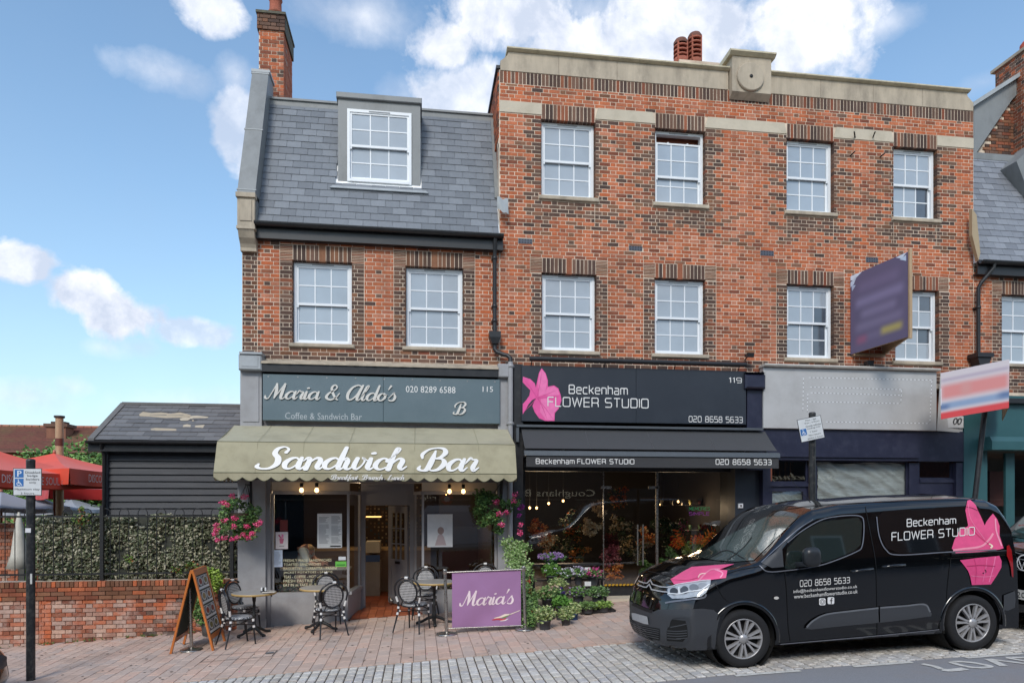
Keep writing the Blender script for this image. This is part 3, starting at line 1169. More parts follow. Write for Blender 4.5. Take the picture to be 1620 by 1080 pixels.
# rear chimney with louvred pots seen over the parapet
CY2 = 16.5
rx0,rz1 = PX(1075,97,CY2)
rx1,_ = PX(1150,103,CY2)
q = MB()
q.box(rx0,rx1,CY2,CY2 + .6,H(7.8),rz1 + .05)
rc = q.build('chimney',M_mortar,tall)
for (pxl,pxr,top,nl) in ((1067.5,1089,59,1),(1090,1111,50,2)):
 xa,zt_ = PX(pxl,top,CY2 + .2)
 xb,_ = PX(pxr,top,CY2 + .2)
 r_ = (xb - xa) / 2
 xc_ = (xa + xb) / 2
 q = MB()
 zb_ = rz1 + .05
 red = S(166,98,80)
 q.lathe([(r_ * .9,zb_),(r_,zb_ + .04),(r_,zb_ + .16),(r_ * .55,zb_ + .16)],(xc_,CY2 + .25,0),18,col=red)
 z_ = zb_ + .2
 while z_ < zt_ - .2:
  q.lathe([(r_ * .6,z_ + .02),(r_ * 1.02,z_),(r_ * 1.02,z_ + .05),(r_ * .6,z_ + .07)],(xc_,CY2 + .25,0),18,col=red)
  z_ += .115
 q.lathe([(r_ * .55,zb_ + .1),(r_ * .55,zt_ - .2)],(xc_,CY2 + .25,0),12,col=S(60,30,26))
 for k in range(4):
  a = pi / 4 + k * pi / 2
  q.box(xc_ + r_ * .93 * cos(a) - .02,xc_ + r_ * .93 * cos(a) + .02,CY2 + .25 + r_ * .93 * sin(a) - .02,CY2 + .25 + r_ * .93 * sin(a) + .02,zb_ + .1,zt_ - .12,red)
 q.lathe([(r_,zt_ - .16),(r_ * 1.03,zt_ - .1),(r_ * .8,zt_ - .03),(r_ * .3,zt_),(0,zt_)],(xc_,CY2 + .25,0),18,col=S(120,84,74))
 q.build('chimney_pot',M_brick,rc)
# four old iron brackets high on the wall between the two right windows
for (a,b,c,d) in ((1351,209,1354,219),(1384,209,1381,219),(1352,240,1345,247),(1399,243,1392,249)):
 xa,za = PX(a,b,D - .12)
 xb,zb = PX(c,d,D)
 q = MB()
 q.tube([(xa,D - .13,za),(xb,D + .02,zb)],.014,6)
 q.build('iron_bracket',M_iron,tall)

# ================================================================== building at the right edge
TX0,TX1 = 11.765,16.4
right = thing('shop_building','brick building with slate mansard and teal shop front at the right edge','building',(14,D,zg(14)))
ta,tt = PX(1585.5,466)
_,tb = PX(1585.5,575)
RW = [(ta,ta + 1.06,tb,tt),(ta + 2.0,ta + 3.06,tb,tt)]
wall_r = backing(right,'wall',TX0,TX1,H(2.2),H(5.02),RW)
br,blocks,splits = [],list(RW),[]
for (a,b,c,d) in RW:
 q = .24
 blocks += [(a - q,b + q,d,d + .30),(a - .07,b + .08,c - .075,c)]
 splits += [(a - q,c - .1,d + .3),(b + q,c - .1,d + .3)]
 br += soldier(a,b,d,d + .30,lambda: pick('d',4,'k',1))
 for (s0,s1) in ((a - q,a),(b,b + q)):
  br += [[s0 + .004,s1 - .004,d + .004 + i * .0295,d + .0295 * (i + 1) - .005,pick('k',4,'r',1)] for i in range(10)]
rq = [(a - .24,b + .24) for (a,b,c,d) in RW]
br += lay_bricks(TX0,TX1,H(2.3),H(5.0),blocks,splits,lambda u,z,hd: pick('d',5,'r',2) if any(a < u < b for a,b in rq) or z < H(2.83) else pick('o',5,'r',2,'p',1,'d',.5))
place_bricks(wall_r,br,single=200)
for w_ in RW:
 sash_window(right,*w_)
 sill(right,w_[0] - .07,w_[1] + .07,w_[2] - .07,w_[2])
q = MB()
q.box(TX0 + .002,TX1,D + .3,21,H(1.75),H(5.0))
q.box(TX0 + .002,TX1,14.2,21,H(5.0),H(7.86))
q.box(TX0 + .002,TX0 + .12,13.3,21,-1,H(1.75))
q.box(TX0 + .12,TX1,18,18.3,-1,H(1.75))
q.build('rear_mass',MATS['rear_brick_wall'],right)
q = MB()
q.add([(TX0,YA + .02,ZA - .03),(TX1,YA + .02,ZA - .03),(TX1,YB + .02,ZB - .03),(TX0,YB + .02,ZB - .03),
       (TX0,YA + .3,ZA - .03),(TX1,YA + .3,ZA - .03),(TX1,YB + .3,ZB - .03),(TX0,YB + .3,ZB - .03)],
      [(0,1,2,3),(4,0,3,7),(1,5,6,2),(3,2,6,7),(5,4,7,6),(4,5,1,0)])
roof_r = q.build('roof',M_slate,right)
slates(roof_r,TX0,TX1,YA,ZA,YB,ZB,single=250,tone=(128,131,138))
m_ = MB()
m_.box(TX0,TX1,YB - .06,YB + .5,ZB - .1,ZB + .05)
m_.build('ridge_flashing',M_lead,roof_r)
gutter(right,TX0 - .03,TX1,12.88,H(5.03))
# lead-faced raking gable, brick flank and chimney above the mansard
def rp(px,py,Y):
 x,z = PX(px,py,Y)
 return (x,z)
q = MB()
q.prism([rp(1541,162,14.3),rp(1601,124,14.3),rp(1640,100,14.3),rp(1640,118,14.3),rp(1601,158,14.3),rp(1541,247,14.3)],14.3,14.5)
q.build('lead_gable',M_lead,right)
q = MB()
q.prism([rp(1539,162,14.22),rp(1640,97,14.22),rp(1640,104,14.22),rp(1539,169,14.22)],14.2,14.6)
q.build('verge_coping',M_leadpale,right)
gx0,gz0 = PX(1545,240,14.4)
q = MB()
q.prism([rp(1544,246,14.41),rp(1601,158,14.41),rp(1640,118,14.41),rp(1640,246,14.41)],14.41,14.48)
gab = q.build('gable_wall',M_mortar,right)
g_b = [b for b in lay_bricks(gx0,gx0 + 2.2,gz0 - .1,gz0 + 2.0,(),(),lambda u,z,hd: pick('d',5,'r',2,'k',2)) if (b[3] - gz0) < ((b[0] - gx0) * 1.62 + .0)]
place_bricks(gab,g_b,(0,14.385),0,.05,single=80)
kx0,kz1 = PX(1626,76,14.0)
kx1,_ = PX(1680,82,14.0)
_,kz0 = PX(1603,240,14.0)
q = MB()
q.box(kx0 + .005,kx1,14.006,14.9,kz0 - .2,kz1)
kc = q.build('chimney',M_mortar,right)
place_bricks(kc,lay_bricks(kx0,kx1,kz0 - .2,kz1,(),(),lambda u,z,hd: pick('r',4,'d',3,'o',1)),(0,14.0),0,.05,single=150)
place_bricks(kc,lay_bricks(-.9,0,kz0 - .2,kz1,(),(),lambda u,z,hd: pick('r',4,'d',3,'o',1)),(kx0,14.0),-pi / 2,.03,single=60)
q = MB()
q.box(kx0 - .04,kx1,13.95,15,kz1,kz1 + .07)
q.build('chimney_cap',M_stone,kc)
q = MB()
q.lathe([(.16,kz1 + .07),(.16,kz1 + .3),(.1,kz1 + .38)],(kx0 + .3,14.3,0),14,col=S(176,84,66))
q.build('chimney_pot',M_brick,kc)
q = MB()
q.prism([rp(1596,262,13.7),rp(1640,222,13.7),rp(1640,345,13.7),rp(1628,345,13.7)],13.5,14.2)
q.build('dormer_cheek',M_lead,right)
# ragged patch where the eave meets the tall wall
q = MB()
q.prism([rp(1538,330,12.9),rp(1545,340,12.9),rp(1551,400,12.9),rp(1548,412,12.9),rp(1538,372,12.9)],12.9,12.98,S(170,150,120))
q.build('soffit_timber',M_paint,right)

def downpipe(parent,pts,r,m,name='downpipe',collars=()):
 q = MB()
 q.tube(pts,r,12)
 for (x,y,z) in collars:
  q.lathe([(r,z - .03),(r + .012,z - .025),(r + .012,z + .025),(r,z + .03)],(x,y,0),12)
  q.box(x - r * 1.5,x + r * 1.5,y + r * .6,D + .0,z - .015,z + .015)
 return q.build(name,m,parent)

# downpipe and hopper between the cafe building and the tall one
dxp,dz_ = PX(783,385,12.95)
_,zh = PX(783,527,12.95)
gx_,gz_ = PX(807,590,12.95)
_,zend = PX(807,680,12.95)
downpipe(cafe,[(dxp,12.9,H(4.98)),(dxp,12.95,H(4.8)),(dxp,13.0,H(4.6)),(dxp,13.0,zh)],.038,M_black,collars=[(dxp,13.0,H(4.62)),(dxp,13.0,H(3.7)),(dxp,13.0,zh + .25)])
q = MB()
q.add([(dxp - .06,12.92,zh - .2),(dxp + .06,12.92,zh - .2),(dxp + .06,13.06,zh - .2),(dxp - .06,13.06,zh - .2),
       (dxp - .11,12.90,zh - .08),(dxp + .11,12.90,zh - .08),(dxp + .11,13.08,zh - .08),(dxp - .11,13.08,zh - .08),
       (dxp - .11,12.90,zh + .03),(dxp + .11,12.90,zh + .03),(dxp + .11,13.08,zh + .03),(dxp - .11,13.08,zh + .03)],
      [(0,1,5,4),(1,2,6,5),(3,0,4,7),(4,5,9,8),(5,6,10,9),(7,4,8,11),(8,9,10,11),(3,2,1,0)])
q.build('rain_hopper',M_black,cafe)
ze = PX(783,556,12.95)[1]
downpipe(cafe,[(dxp,13.0,zh - .18),(dxp,13.0,ze + .06),(dxp + .04,12.98,ze),(dxp + .14,12.96,ze - .04),(gx_ - .05,12.94,ze - .07),(gx_,12.92,ze - .12),(gx_,12.92,ze - .3)],.042,M_black)
downpipe(cafe,[(gx_,12.90,ze - .2),(gx_,12.90,zend),(gx_,12.92,zend - 1.7),(gx_,12.92,zg(gx_) + .02)],.05,M_grey,collars=[(gx_,12.9,ze - .28),(gx_,12.9,zend + .12)])
# downpipe on the right building
ax_,az_ = PX(1572,420,12.9)
bx_,bz_ = PX(1551,448,12.95)
_,cz_ = PX(1551,565,12.95)
downpipe(right,[(ax_,12.88,H(4.98)),(ax_,12.9,az_ - .05),(bx_ + .03,12.96,bz_ + .02),(bx_,13.0,bz_ - .08),(bx_,13.0,cz_)],.038,M_black,collars=[(bx_,13.0,bz_ - .5)])
q = MB()
q.prism([(bx_ - .19,cz_ - .02),(bx_ + .19,cz_ - .02),(bx_ + .19,cz_ + .07),(bx_ - .19,cz_ + .07)],12.8,13.08)
q.prism([(bx_ - .1,cz_ - .2),(bx_ + .1,cz_ - .2),(bx_ + .16,cz_ - .02),(bx_ - .16,cz_ - .02)],12.84,13.06)
q.build('rain_hopper',M_black,right)

# ------------------------------------------------------------------ lettering
def catmull(pts,n=7):
 if len(pts) < 3:
  return [tuple(p) for p in pts]
 P = [Vector(p) for p in pts]
 P = [P[0] * 2 - P[1]] + P + [P[-1] * 2 - P[-2]]
 out = []
 for i in range(1,len(P) - 2):
  for k in range(n):
   t = k / n
   out.append(tuple(.5 * ((2 * P[i]) + (P[i + 1] - P[i - 1]) * t + (2 * P[i - 1] - 5 * P[i] + 4 * P[i + 1] - P[i + 2]) * t * t
                                   + (3 * P[i] - P[i - 1] - 3 * P[i + 1] + P[i + 2]) * t ** 3)))
 out.append(tuple(P[-2]))
 return out

def ribbon(pts,closed=False,caps=False):
 """(x, y, w) points -> 2D quads; round ends when caps"""
 n = len(pts)
 vs,fs = [],[]
 for i,p in enumerate(pts):
  a = pts[(i - 1) % n] if closed else pts[max(i - 1,0)]
  b = pts[(i + 1) % n] if closed else pts[min(i + 1,n - 1)]
  d1 = Vector((p[0] - a[0],p[1] - a[1]))
  d2 = Vector((b[0] - p[0],b[1] - p[1]))
  if d1.length < 1e-9:
   d1 = d2
  if d2.length < 1e-9:
   d2 = d1
  d1 = d1.normalized() if d1.length > 1e-9 else Vector((1,0))
  d2 = d2.normalized() if d2.length > 1e-9 else d1
  n1,n2 = Vector((-d1.y,d1.x)),Vector((-d2.y,d2.x))
  m = n1 + n2
  if m.length < .3:
   m = n1.copy()
  m.normalize()
  k = 1 / max(m.dot(n1),.6)
  h = p[2] / 2 * k
  vs += [(p[0] + m.x * h,p[1] + m.y * h),(p[0] - m.x * h,p[1] - m.y * h)]
 for i in range(n if closed else n - 1):
  j = (i + 1) % n
  fs.append((2 * i,2 * i + 1,2 * j + 1,2 * j))
 shapes = [(vs,fs)]
 if caps and not closed:
  for p,q in ((pts[0],pts[1]),(pts[-1],pts[-2])):
   d = Vector((p[0] - q[0],p[1] - q[1]))
   if d.length < 1e-9:
    continue
   a0 = math.atan2(d.y,d.x)
   ring = [(p[0] + p[2] / 2 * cos(a0 + t),p[1] + p[2] / 2 * sin(a0 + t)) for t in [pi * (k / 6 - .5) for k in range(7)]]
   shapes.append((ring,[tuple(range(7))]))
 return shapes

SCR = {
 'a': (1.10,[[(.82,.78,.10),(.62,.98,.14),(.34,.88,.20),(.12,.5,.27),(.2,.1,.22),(.46,.03,.12),(.74,.35,.10),(.88,.8,.10)],[(.92,1.0,.18),(.86,.5,.27),(.88,.12,.24),(1.02,.0,.14),(1.22,.28,.07)]]),
 'n': (1.04,[[(-.05,.7,.06),(.12,.98,.14),(.27,.85,.24),(.2,0,.27)],[(.24,.4,.08),(.5,.86,.12),(.72,.98,.2),(.86,.75,.26),(.78,.22,.25),(.9,.0,.15),(1.15,.28,.07)]]),
 'd': (1.10,[[(.82,.78,.10),(.62,.98,.14),(.34,.88,.20),(.12,.5,.27),(.2,.1,.22),(.46,.03,.12),(.74,.35,.10),(.9,.8,.10)],[(1.02,1.95,.2),(.93,1.0,.27),(.88,.15,.25),(1.02,.0,.14),(1.25,.28,.07)]]),
 'w': (1.32,[[(-.05,.75,.06),(.1,.98,.16),(.2,.7,.26),(.16,.2,.24),(.32,.0,.16),(.55,.25,.08),(.68,.95,.1)],[(.7,.98,.22),(.62,.3,.25),(.78,.0,.15),(1.02,.3,.09),(1.12,.75,.1),(1.02,.98,.16),(1.2,.82,.1),(1.38,.8,.06)]]),
 'i': (.36,[[(.12,.98,.2),(.08,.5,.27),(.06,.15,.25),(.2,0,.15),(.45,.28,.07)],[(.12,1.42,.16),(.24,1.46,.2)]]),
 'c': (.74,[[(.70,.72,.22),(.66,.9,.16),(.45,.98,.14),(.2,.75,.22),(.1,.35,.26),(.25,.05,.2),(.5,.02,.12),(.85,.3,.07)]]),
 'h': (1.0,[[(.0,.9,.06),(.35,1.4,.08),(.5,1.8,.1),(.40,1.95,.12),(.28,1.7,.2),(.12,0,.28)],[(.2,.4,.08),(.45,.86,.12),(.66,.98,.2),(.8,.75,.26),(.72,.22,.25),(.86,.0,.15),(1.1,.28,.07)]]),
 'r': (.74,[[(-.05,.6,.06),(.15,1.08,.16),(.3,.97,.1),(.5,.95,.16),(.55,.8,.22),(.45,.3,.26),(.55,.0,.16),(.8,.28,.07)]]),
 's': (.66,[[(-.05,.3,.06),(.35,1.05,.12),(.42,.9,.16),(.58,.5,.26),(.5,.1,.22),(.25,.0,.14),(.06,.1,.18)]]),
 'l': (.44,[[(0,.5,.07),(.3,1.2,.08),(.45,1.8,.1),(.34,1.95,.12),(.2,1.6,.2),(.1,.6,.27),(.12,.12,.24),(.28,0,.14),(.5,.28,.07)]]),
 'o': (.86,[[(.5,.98,.12),(.22,.8,.22),(.1,.4,.27),(.28,.05,.2),(.55,.05,.14),(.76,.4,.24),(.72,.8,.2),(.5,.98,.1),(.62,.75,.08),(.95,.8,.06)]]),
 'e': (.74,[[(.05,.4,.07),(.45,.55,.08),(.62,.8,.12),(.45,1,.14),(.18,.75,.22),(.1,.3,.26),(.28,.02,.18),(.6,.1,.09),(.85,.3,.06)]]),
 'u': (1.0,[[(-.05,.75,.06),(.1,.98,.16),(.18,.7,.26),(.16,.2,.24),(.34,.0,.15),(.6,.3,.08),(.75,.95,.1)],[(.78,1,.2),(.7,.4,.27),(.72,.1,.24),(.86,0,.14),(1.1,.28,.07)]]),
 't': (.48,[[(.25,1.5,.18),(.14,.6,.26),(.12,.15,.24),(.28,0,.14),(.5,.28,.07)],[(-.08,1,.1),(.5,1.03,.1)]]),
 'f': (.5,[[(.6,1.75,.16),(.45,1.95,.12),(.3,1.7,.2),(.15,0,.26),(.05,-.5,.2),(-.1,-.55,.1)],[(0,.95,.08),(.45,.98,.08)]]),
 'k': (.86,[[(.35,1.3,.07),(.5,1.75,.1),(.42,1.95,.12),(.28,1.7,.2),(.12,0,.27)],[(.2,.5,.08),(.5,.98,.14),(.6,.8,.18),(.3,.55,.1),(.55,.3,.2),(.68,0,.16),(.95,.28,.07)]]),
 'p': (.95,[[(-.05,.7,.06),(.12,.98,.14),(.2,.7,.2),(.1,-.7,.24)],[(.2,.6,.1),(.5,.98,.16),(.78,.7,.24),(.66,.15,.2),(.4,.02,.1),(.2,.2,.06)]]),
 'g': (1.05,[[(.82,.78,.10),(.62,.98,.14),(.34,.88,.20),(.12,.5,.27),(.2,.1,.22),(.46,.03,.12),(.74,.35,.10)],[(.9,1,.2),(.82,.2,.24),(.66,-.5,.2),(.3,-.65,.12),(.1,-.45,.1)]]),
 'S': (1.15,[[(1.12,1.45,.18),(1.2,1.75,.13),(.95,1.95,.11),(.62,1.78,.2),(.55,1.35,.27),(.8,.95,.3),(.84,.45,.29),(.55,.06,.17),(.12,.0,.13),(-.15,.16,.22),(-.12,.4,.12)]]),
 'B': (1.42,[[(.52,1.7,.1),(.48,.95,.29),(.36,.15,.28),(.1,.0,.14),(-.14,.14,.2),(-.1,.38,.1)],[(-.12,1.05,.12),(-.18,1.4,.2),(.1,1.8,.13),(.55,1.95,.11),(.95,1.88,.2),(1.12,1.55,.27),(.92,1.15,.18),(.62,1.03,.1)],[(.62,1.03,.1),(1.06,.98,.17),(1.24,.6,.29),(1.02,.14,.22),(.68,.0,.13),(.42,.14,.1)]]),
 'M': (1.62,[[(-.24,.35,.14),(-.18,.08,.22),(.05,.0,.12),(.2,.35,.09),(.55,1.92,.12)],[(.55,1.92,.2),(.68,1.0,.3),(.66,.08,.14)],[(.68,.12,.09),(1.3,1.92,.12)],[(1.32,1.92,.22),(1.26,.8,.3),(1.26,.15,.25),(1.42,0,.14),(1.68,.28,.07)]]),
 'A': (1.5,[[(1.2,1.55,.1),(1.15,1.85,.14),(.8,1.95,.16),(.35,1.6,.22),(.1,.8,.29),(.25,.12,.24),(.6,.1,.15),(.98,.7,.16),(1.2,1.5,.2)],[(1.34,1.95,.2),(1.14,.9,.3),(1.10,.15,.26),(1.26,0,.14),(1.5,.28,.07)]]),
 '&': (1.5,[[(1.3,.85,.1),(1.1,.35,.12),(.6,0,.2),(.15,.3,.27),(.3,.85,.2),(.8,1.3,.12),(.9,1.68,.14),(.65,1.92,.16),(.42,1.6,.22),(.6,1.0,.26),(1.0,.3,.24),(1.3,.0,.12)]]),
 'L': (1.1,[[(.9,1.6,.14),(.75,1.95,.12),(.5,1.6,.22),(.35,.6,.28),(.0,.05,.16),(.1,0.0,.12),(.5,.08,.2),(1.0,.05,.1),(1.1,.25,.07)]]),
 "'": (.32,[[(.2,1.95,.22),(.05,1.45,.08)]]),
 '.': (.4,[[(.1,.1,.2),(.2,.1,.2)]]),
 ',': (.3,[[(.12,.12,.18),(.0,-.25,.06)]]),
 ' ': (.55,[]),
}
q_ = .2
SQF = {
 'B': (.82,[[(0,0),(.8,0,q_),(.8,.5,q_),(0,.5)],[(0,.5),(.76,.5,q_),(.76,1,q_),(0,1)],[(0,0),(0,1)]]),
 'F': (.7,[[(0,0),(0,1)],[(0,1),(.72,1)],[(0,.5),(.66,.5)]]),
 'L': (.66,[[(0,1),(0,0),(.68,0)]]),
 'O': (.9,[[(0,0,q_),(.88,0,q_),(.88,1,q_),(0,1,q_),'c']]),
 'W': (1.2,[[(0,1),(.28,0),(.6,1),(.92,0),(1.2,1)]]),
 'E': (.74,[[(.74,1),(0,1),(0,0),(.74,0)],[(0,.5),(.7,.5)]]),
 'R': (.82,[[(0,0),(0,1)],[(0,1),(.8,1,q_),(.8,.45,q_),(0,.45)],[(.6,.45),(.8,.35,.1),(.82,0)]]),
 'S': (.82,[[(.78,1),(0,1,q_),(0,.5,q_),(.8,.5,q_),(.8,0,q_),(0,0)]]),
 'T': (.8,[[(0,1),(.8,1)],[(.4,0),(.4,1)]]),
 'U': (.84,[[(0,1),(0,0,q_),(.82,0,q_),(.82,1)]]),
 'D': (.84,[[(0,0),(.82,0,q_),(.82,1,q_),(0,1)],[(0,0),(0,1)]]),
 'I': (.0,[[(0,0),(0,1)]]),
 'M': (1.0,[[(0,0),(0,1),(.5,.3),(1,1),(1,0)]]),
 'P': (.78,[[(0,0),(0,1)],[(0,1),(.78,1,q_),(.78,.45,q_),(0,.45)]]),
 'e': (.66,[[(0,.4),(.66,.4),(.66,.74,q_),(0,.74,q_),(0,0,q_),(.64,0)]]),
 'c': (.6,[[(.6,.74),(0,.74,q_),(0,0,q_),(.62,0)]]),
 'k': (.6,[[(0,0),(0,1.02)],[(0,.36),(.22,.4),(.6,.74)],[(.22,.4),(.62,0)]]),
 'n': (.64,[[(0,0),(0,.74)],[(0,.74),(.64,.74,q_),(.64,0)]]),
 'h': (.64,[[(0,0),(0,1.02)],[(0,.74),(.64,.74,q_),(.64,0)]]),
 'a': (.64,[[(.05,.74),(.64,.74,q_),(.64,0),(0,0,q_),(0,.4,q_),(.64,.4)]]),
 'm': (1.0,[[(0,0),(0,.74)],[(0,.74),(.5,.74,.1),(.5,0)],[(.5,.74),(1.0,.74,q_),(1.0,0)]]),
 '0': (.78,[[(0,0,q_),(.76,0,q_),(.76,1,q_),(0,1,q_),'c']]),
 '2': (.76,[[(0,1),(.74,1,q_),(.74,.5,q_),(0,.5,q_),(0,0),(.76,0)]]),
 '8': (.78,[[(0,0,q_),(.76,0,q_),(.76,.5,q_),(0,.5,q_),'c'],[(.04,.5,q_),(.72,.5,q_),(.72,1,q_),(.04,1,q_),'c']]),
 '6': (.76,[[(.7,1),(0,1,q_),(0,0,q_),(.76,0,q_),(.76,.55,q_),(0,.55)]]),
 '5': (.76,[[(.7,1),(0,1),(0,.58),(.76,.58,q_),(.76,0,q_),(0,0)]]),
 '3': (.76,[[(0,1),(.74,1,q_),(.74,.5,.05),(.12,.5)],[(.5,.5),(.76,.5,q_),(.76,0,q_),(0,0)]]),
 '1': (.3,[[(0,.82),(.24,1),(.24,0)]]),
 '9': (.76,[[(.06,0),(.76,0,q_),(.76,1,q_),(0,1,q_),(0,.45,q_),(.76,.45)]]),
 ' ': (.35,[]),
}

def rounded(pts,w,sub=3):
 closed = pts[-1] == 'c'
 P = pts[:-1] if closed else pts
 out = []
 n = len(P)
 for i,p in enumerate(P):
  r = p[2] if len(p) > 2 else 0
  if r and (closed or 0 < i < n - 1):
   a,b = P[(i - 1) % n],P[(i + 1) % n]
   pv = Vector(p[:2])
   da = (Vector(a[:2]) - pv).normalized()
   db = (Vector(b[:2]) - pv).normalized()
   s,e = pv + da * r,pv + db * r
   for k in range(6):
    t = k / 5
    v = s * (1 - t) ** 2 + pv * 2 * t * (1 - t) + e * t * t
    out.append((v.x,v.y,w))
  else:
   out.append((p[0],p[1],w))
 # extra points along straight runs, for curved surfaces
 dense = []
 m = len(out)
 for i in range(m if closed else m - 1):
  a,b = out[i],out[(i + 1) % m]
  k = 3 if abs(a[0] - b[0]) + abs(a[1] - b[1]) > .3 else 1
  for q in range(k):
   t = q / k
   dense.append((a[0] + (b[0] - a[0]) * t,a[1] + (b[1] - a[1]) * t,w))
 if not closed:
  dense.append(out[-1])
 return dense,closed

def letters(style,text,weight=.105,slant=.22,gap=.16):
 shapes = []
 x = 0
 if style == 'sans':
  cu = bpy.data.curves.new('t','FONT')
  cu.body = text
  cu.resolution_u = 2
  ob = bpy.data.objects.new('t',cu)
  me = bpy.data.meshes.new_from_object(ob)
  shapes = [([(v.co.x,v.co.y) for v in me.vertices],[tuple(p.vertices) for p in me.polygons])]
  bpy.data.objects.remove(ob)
  bpy.data.meshes.remove(me)
  bpy.data.curves.remove(cu)
 elif style == 'script':
  for ch in text:
   adv,strokes = SCR[ch]
   for st in strokes:
    pts = catmull(st)
    pts = [(p[0] + x + slant * p[1],p[1],p[2] * weight / .105) for p in pts]
    shapes += ribbon(pts,caps=True)
   x += adv
 else:
  for ch in text:
   adv,strokes = SQF[ch]
   for st in strokes:
    d,cl = rounded(st,weight)
    shapes += ribbon([(p[0] + x,p[1],p[2]) for p in d],closed=cl)
   x += adv + gap + weight
 return shapes

def stamp(mb,shapes,fn,col=None,bbox=None,step=.00025):
 """fn(u, v, off) -> 3D, u and v run 0..1 over the lettering's own box"""
 xs = [v[0] for s in shapes for v in s[0]]
 ys = [v[1] for s in shapes for v in s[0]]
 if bbox:
  x0,x1,y0,y1 = bbox
 else:
  x0,x1,y0,y1 = min(xs),max(xs),min(ys),max(ys)
 for k,(vs,fs) in enumerate(shapes):
  mb.add([tuple(fn((x - x0) / (x1 - x0),(y - y0) / (y1 - y0),step * (k % 9))) for (x,y) in vs],fs,col,False)

def ray(px,py):
 dx = px - 810
 return Vector((1080 * SN + CS * dx,1080 * CS - SN * dx,790 - py))

def hit(px,py,P0,Nn):
 d = ray(px,py)
 o = Vector((0,0,CZ))
 return o + d * ((Vector(P0) - o).dot(Vector(Nn)) / d.dot(Vector(Nn)))

def scr_x(p):
 return 810 + 1080 * (p.x * CS - p.y * SN) / (p.x * SN + p.y * CS)

def tmap(px0,top,px1,bot,Y=None,P0=None,Nn=(0,-1,0),u=(1,0,0),off=.003,level=True,top1=None,bot1=None):
 """lettering box measured on the photograph, put on a plane of the scene"""
 if P0 is None:
  P0 = (0,Y,0)
 Nn = Vector(Nn).normalized()
 BL,TL = hit(px0,bot,P0,Nn),hit(px0,top,P0,Nn)
 if bot1 is not None:
  BR = hit(px1,bot1,P0,Nn)
 else:
  u = Vector(u).normalized()
  s,e = 0.0,30.0
  for _ in range(50):
   m = (s + e) / 2
   if scr_x(BL + u * m) < px1:
    s = m
   else:
    e = m
  BR = BL + u * s
 U,V = BR - BL,TL - BL
 return lambda a,b,o: BL + U * a + V * b + Nn * (off + o)

def sign_text(parent,name,m,style,text,fn,col=None,**kw):
 mb = MB()
 stamp(mb,letters(style,text,**kw),fn,col)
 return mb.build(name,m,parent)

def poly_shape(pts):
 """triangulated 2D polygon as a shape"""
 r = delaunay_2d_cdt([Vector(p) for p in pts],[(i,(i + 1) % len(pts)) for i in range(len(pts))],[],1,1e-6)
 return ([(v.x,v.y) for v in r[0]],[tuple(f) for f in r[2]])

def poly_dense(pts,step):
 xs,ys = [p[0] for p in pts],[p[1] for p in pts]
 # subdivide the outline
 out = []
 n = len(pts)
 for i in range(n):
  a,b = Vector(pts[i][:2]),Vector(pts[(i + 1) % n][:2])
  k = max(1,int((b - a).length / step))
  for q in range(k):
   out.append(a + (b - a) * (q / k))
 m = len(out)

 def inside(x,y):
  c = False
  j = m - 1
  for i in range(m):
   if (out[i].y > y) != (out[j].y > y) and x < (out[j].x - out[i].x) * (y - out[i].y) / (out[j].y - out[i].y) + out[i].x:
    c = not c
   j = i
  return c
 extra = []
 nx,ny = int((max(xs) - min(xs)) / step) + 1,int((max(ys) - min(ys)) / step) + 1
 for i in range(nx):
  for j in range(ny):
   x,y = min(xs) + (i + .5) * step + .07 * step * ((j % 3) - 1),min(ys) + (j + .5) * step
   if inside(x,y) and min((Vector((x,y)) - o).length for o in out) > step * .4:
    extra.append(Vector((x,y)))
 r = delaunay_2d_cdt(out + extra,[(i,(i + 1) % m) for i in range(m)],[],1,1e-6)
 return ([(v.x,v.y) for v in r[0]],[tuple(f) for f in r[2]])

# ================================================================== cafe shop front
GZ = lambda px,py,Y=D: PX(px,py,Y)[1]
XX = lambda px,Y=D: PX(px,700,Y)[0]
q = MB()
xa,xb = XX(380,12.98),XX(414,12.98)
q.box(xa,xb,12.98,D + .3,zg(xa) + 1.0,H(2.34))
q.box(xa + .05,xb - .05,12.965,12.98,H(1.42),H(2.25))
q.box(XX(376,12.94),XX(420,12.94),12.94,D + .3,zg(xa) - .1,H(.36))
q.box(XX(374.5,12.92),XX(421,12.92),12.92,D + .3,zg(xa) - .12,zg(xa) + 1.02 - .85)
q.box(XX(376,12.93),XX(414,12.93),12.93,D + .3,H(1.24),H(1.3))
q.build('pilaster',M_grey,cafe)
q = MB()
q.bevbox(XX(377,12.84),XX(413.5,12.84),12.84,D + .02,H(2.34),H(2.62),.02)
q.box(XX(378,12.8),XX(414,12.8),12.815,D + .02,H(2.62),H(2.66))
q.box(XX(377,12.84) + .06,XX(413.5,12.84) - .06,12.832,12.845,H(2.40),H(2.56))
q.build('console_block',M_leadpale,cafe)
q = MB()
q.box(XX(788,12.96),XX(805,12.96),12.96,D + .3,zg(1.6) - .1,H(2.34))
q.box(XX(786,12.93),XX(806,12.93),12.93,D + .3,zg(1.6) - .1,zg(1.6) + .3)
pl = q.build('pilaster',M_grey,cafe)
q = MB()
q.bevbox(XX(788,12.86),XX(806,12.86),12.86,D + .02,H(2.32),H(2.58),.02)
q.build('console_block',M_grey,cafe)
q = MB()
q.box(XX(415),XX(788),D - .02,D + .3,H(1.2),H(2.40))
q.build('fascia_backing',M_grey,cafe)
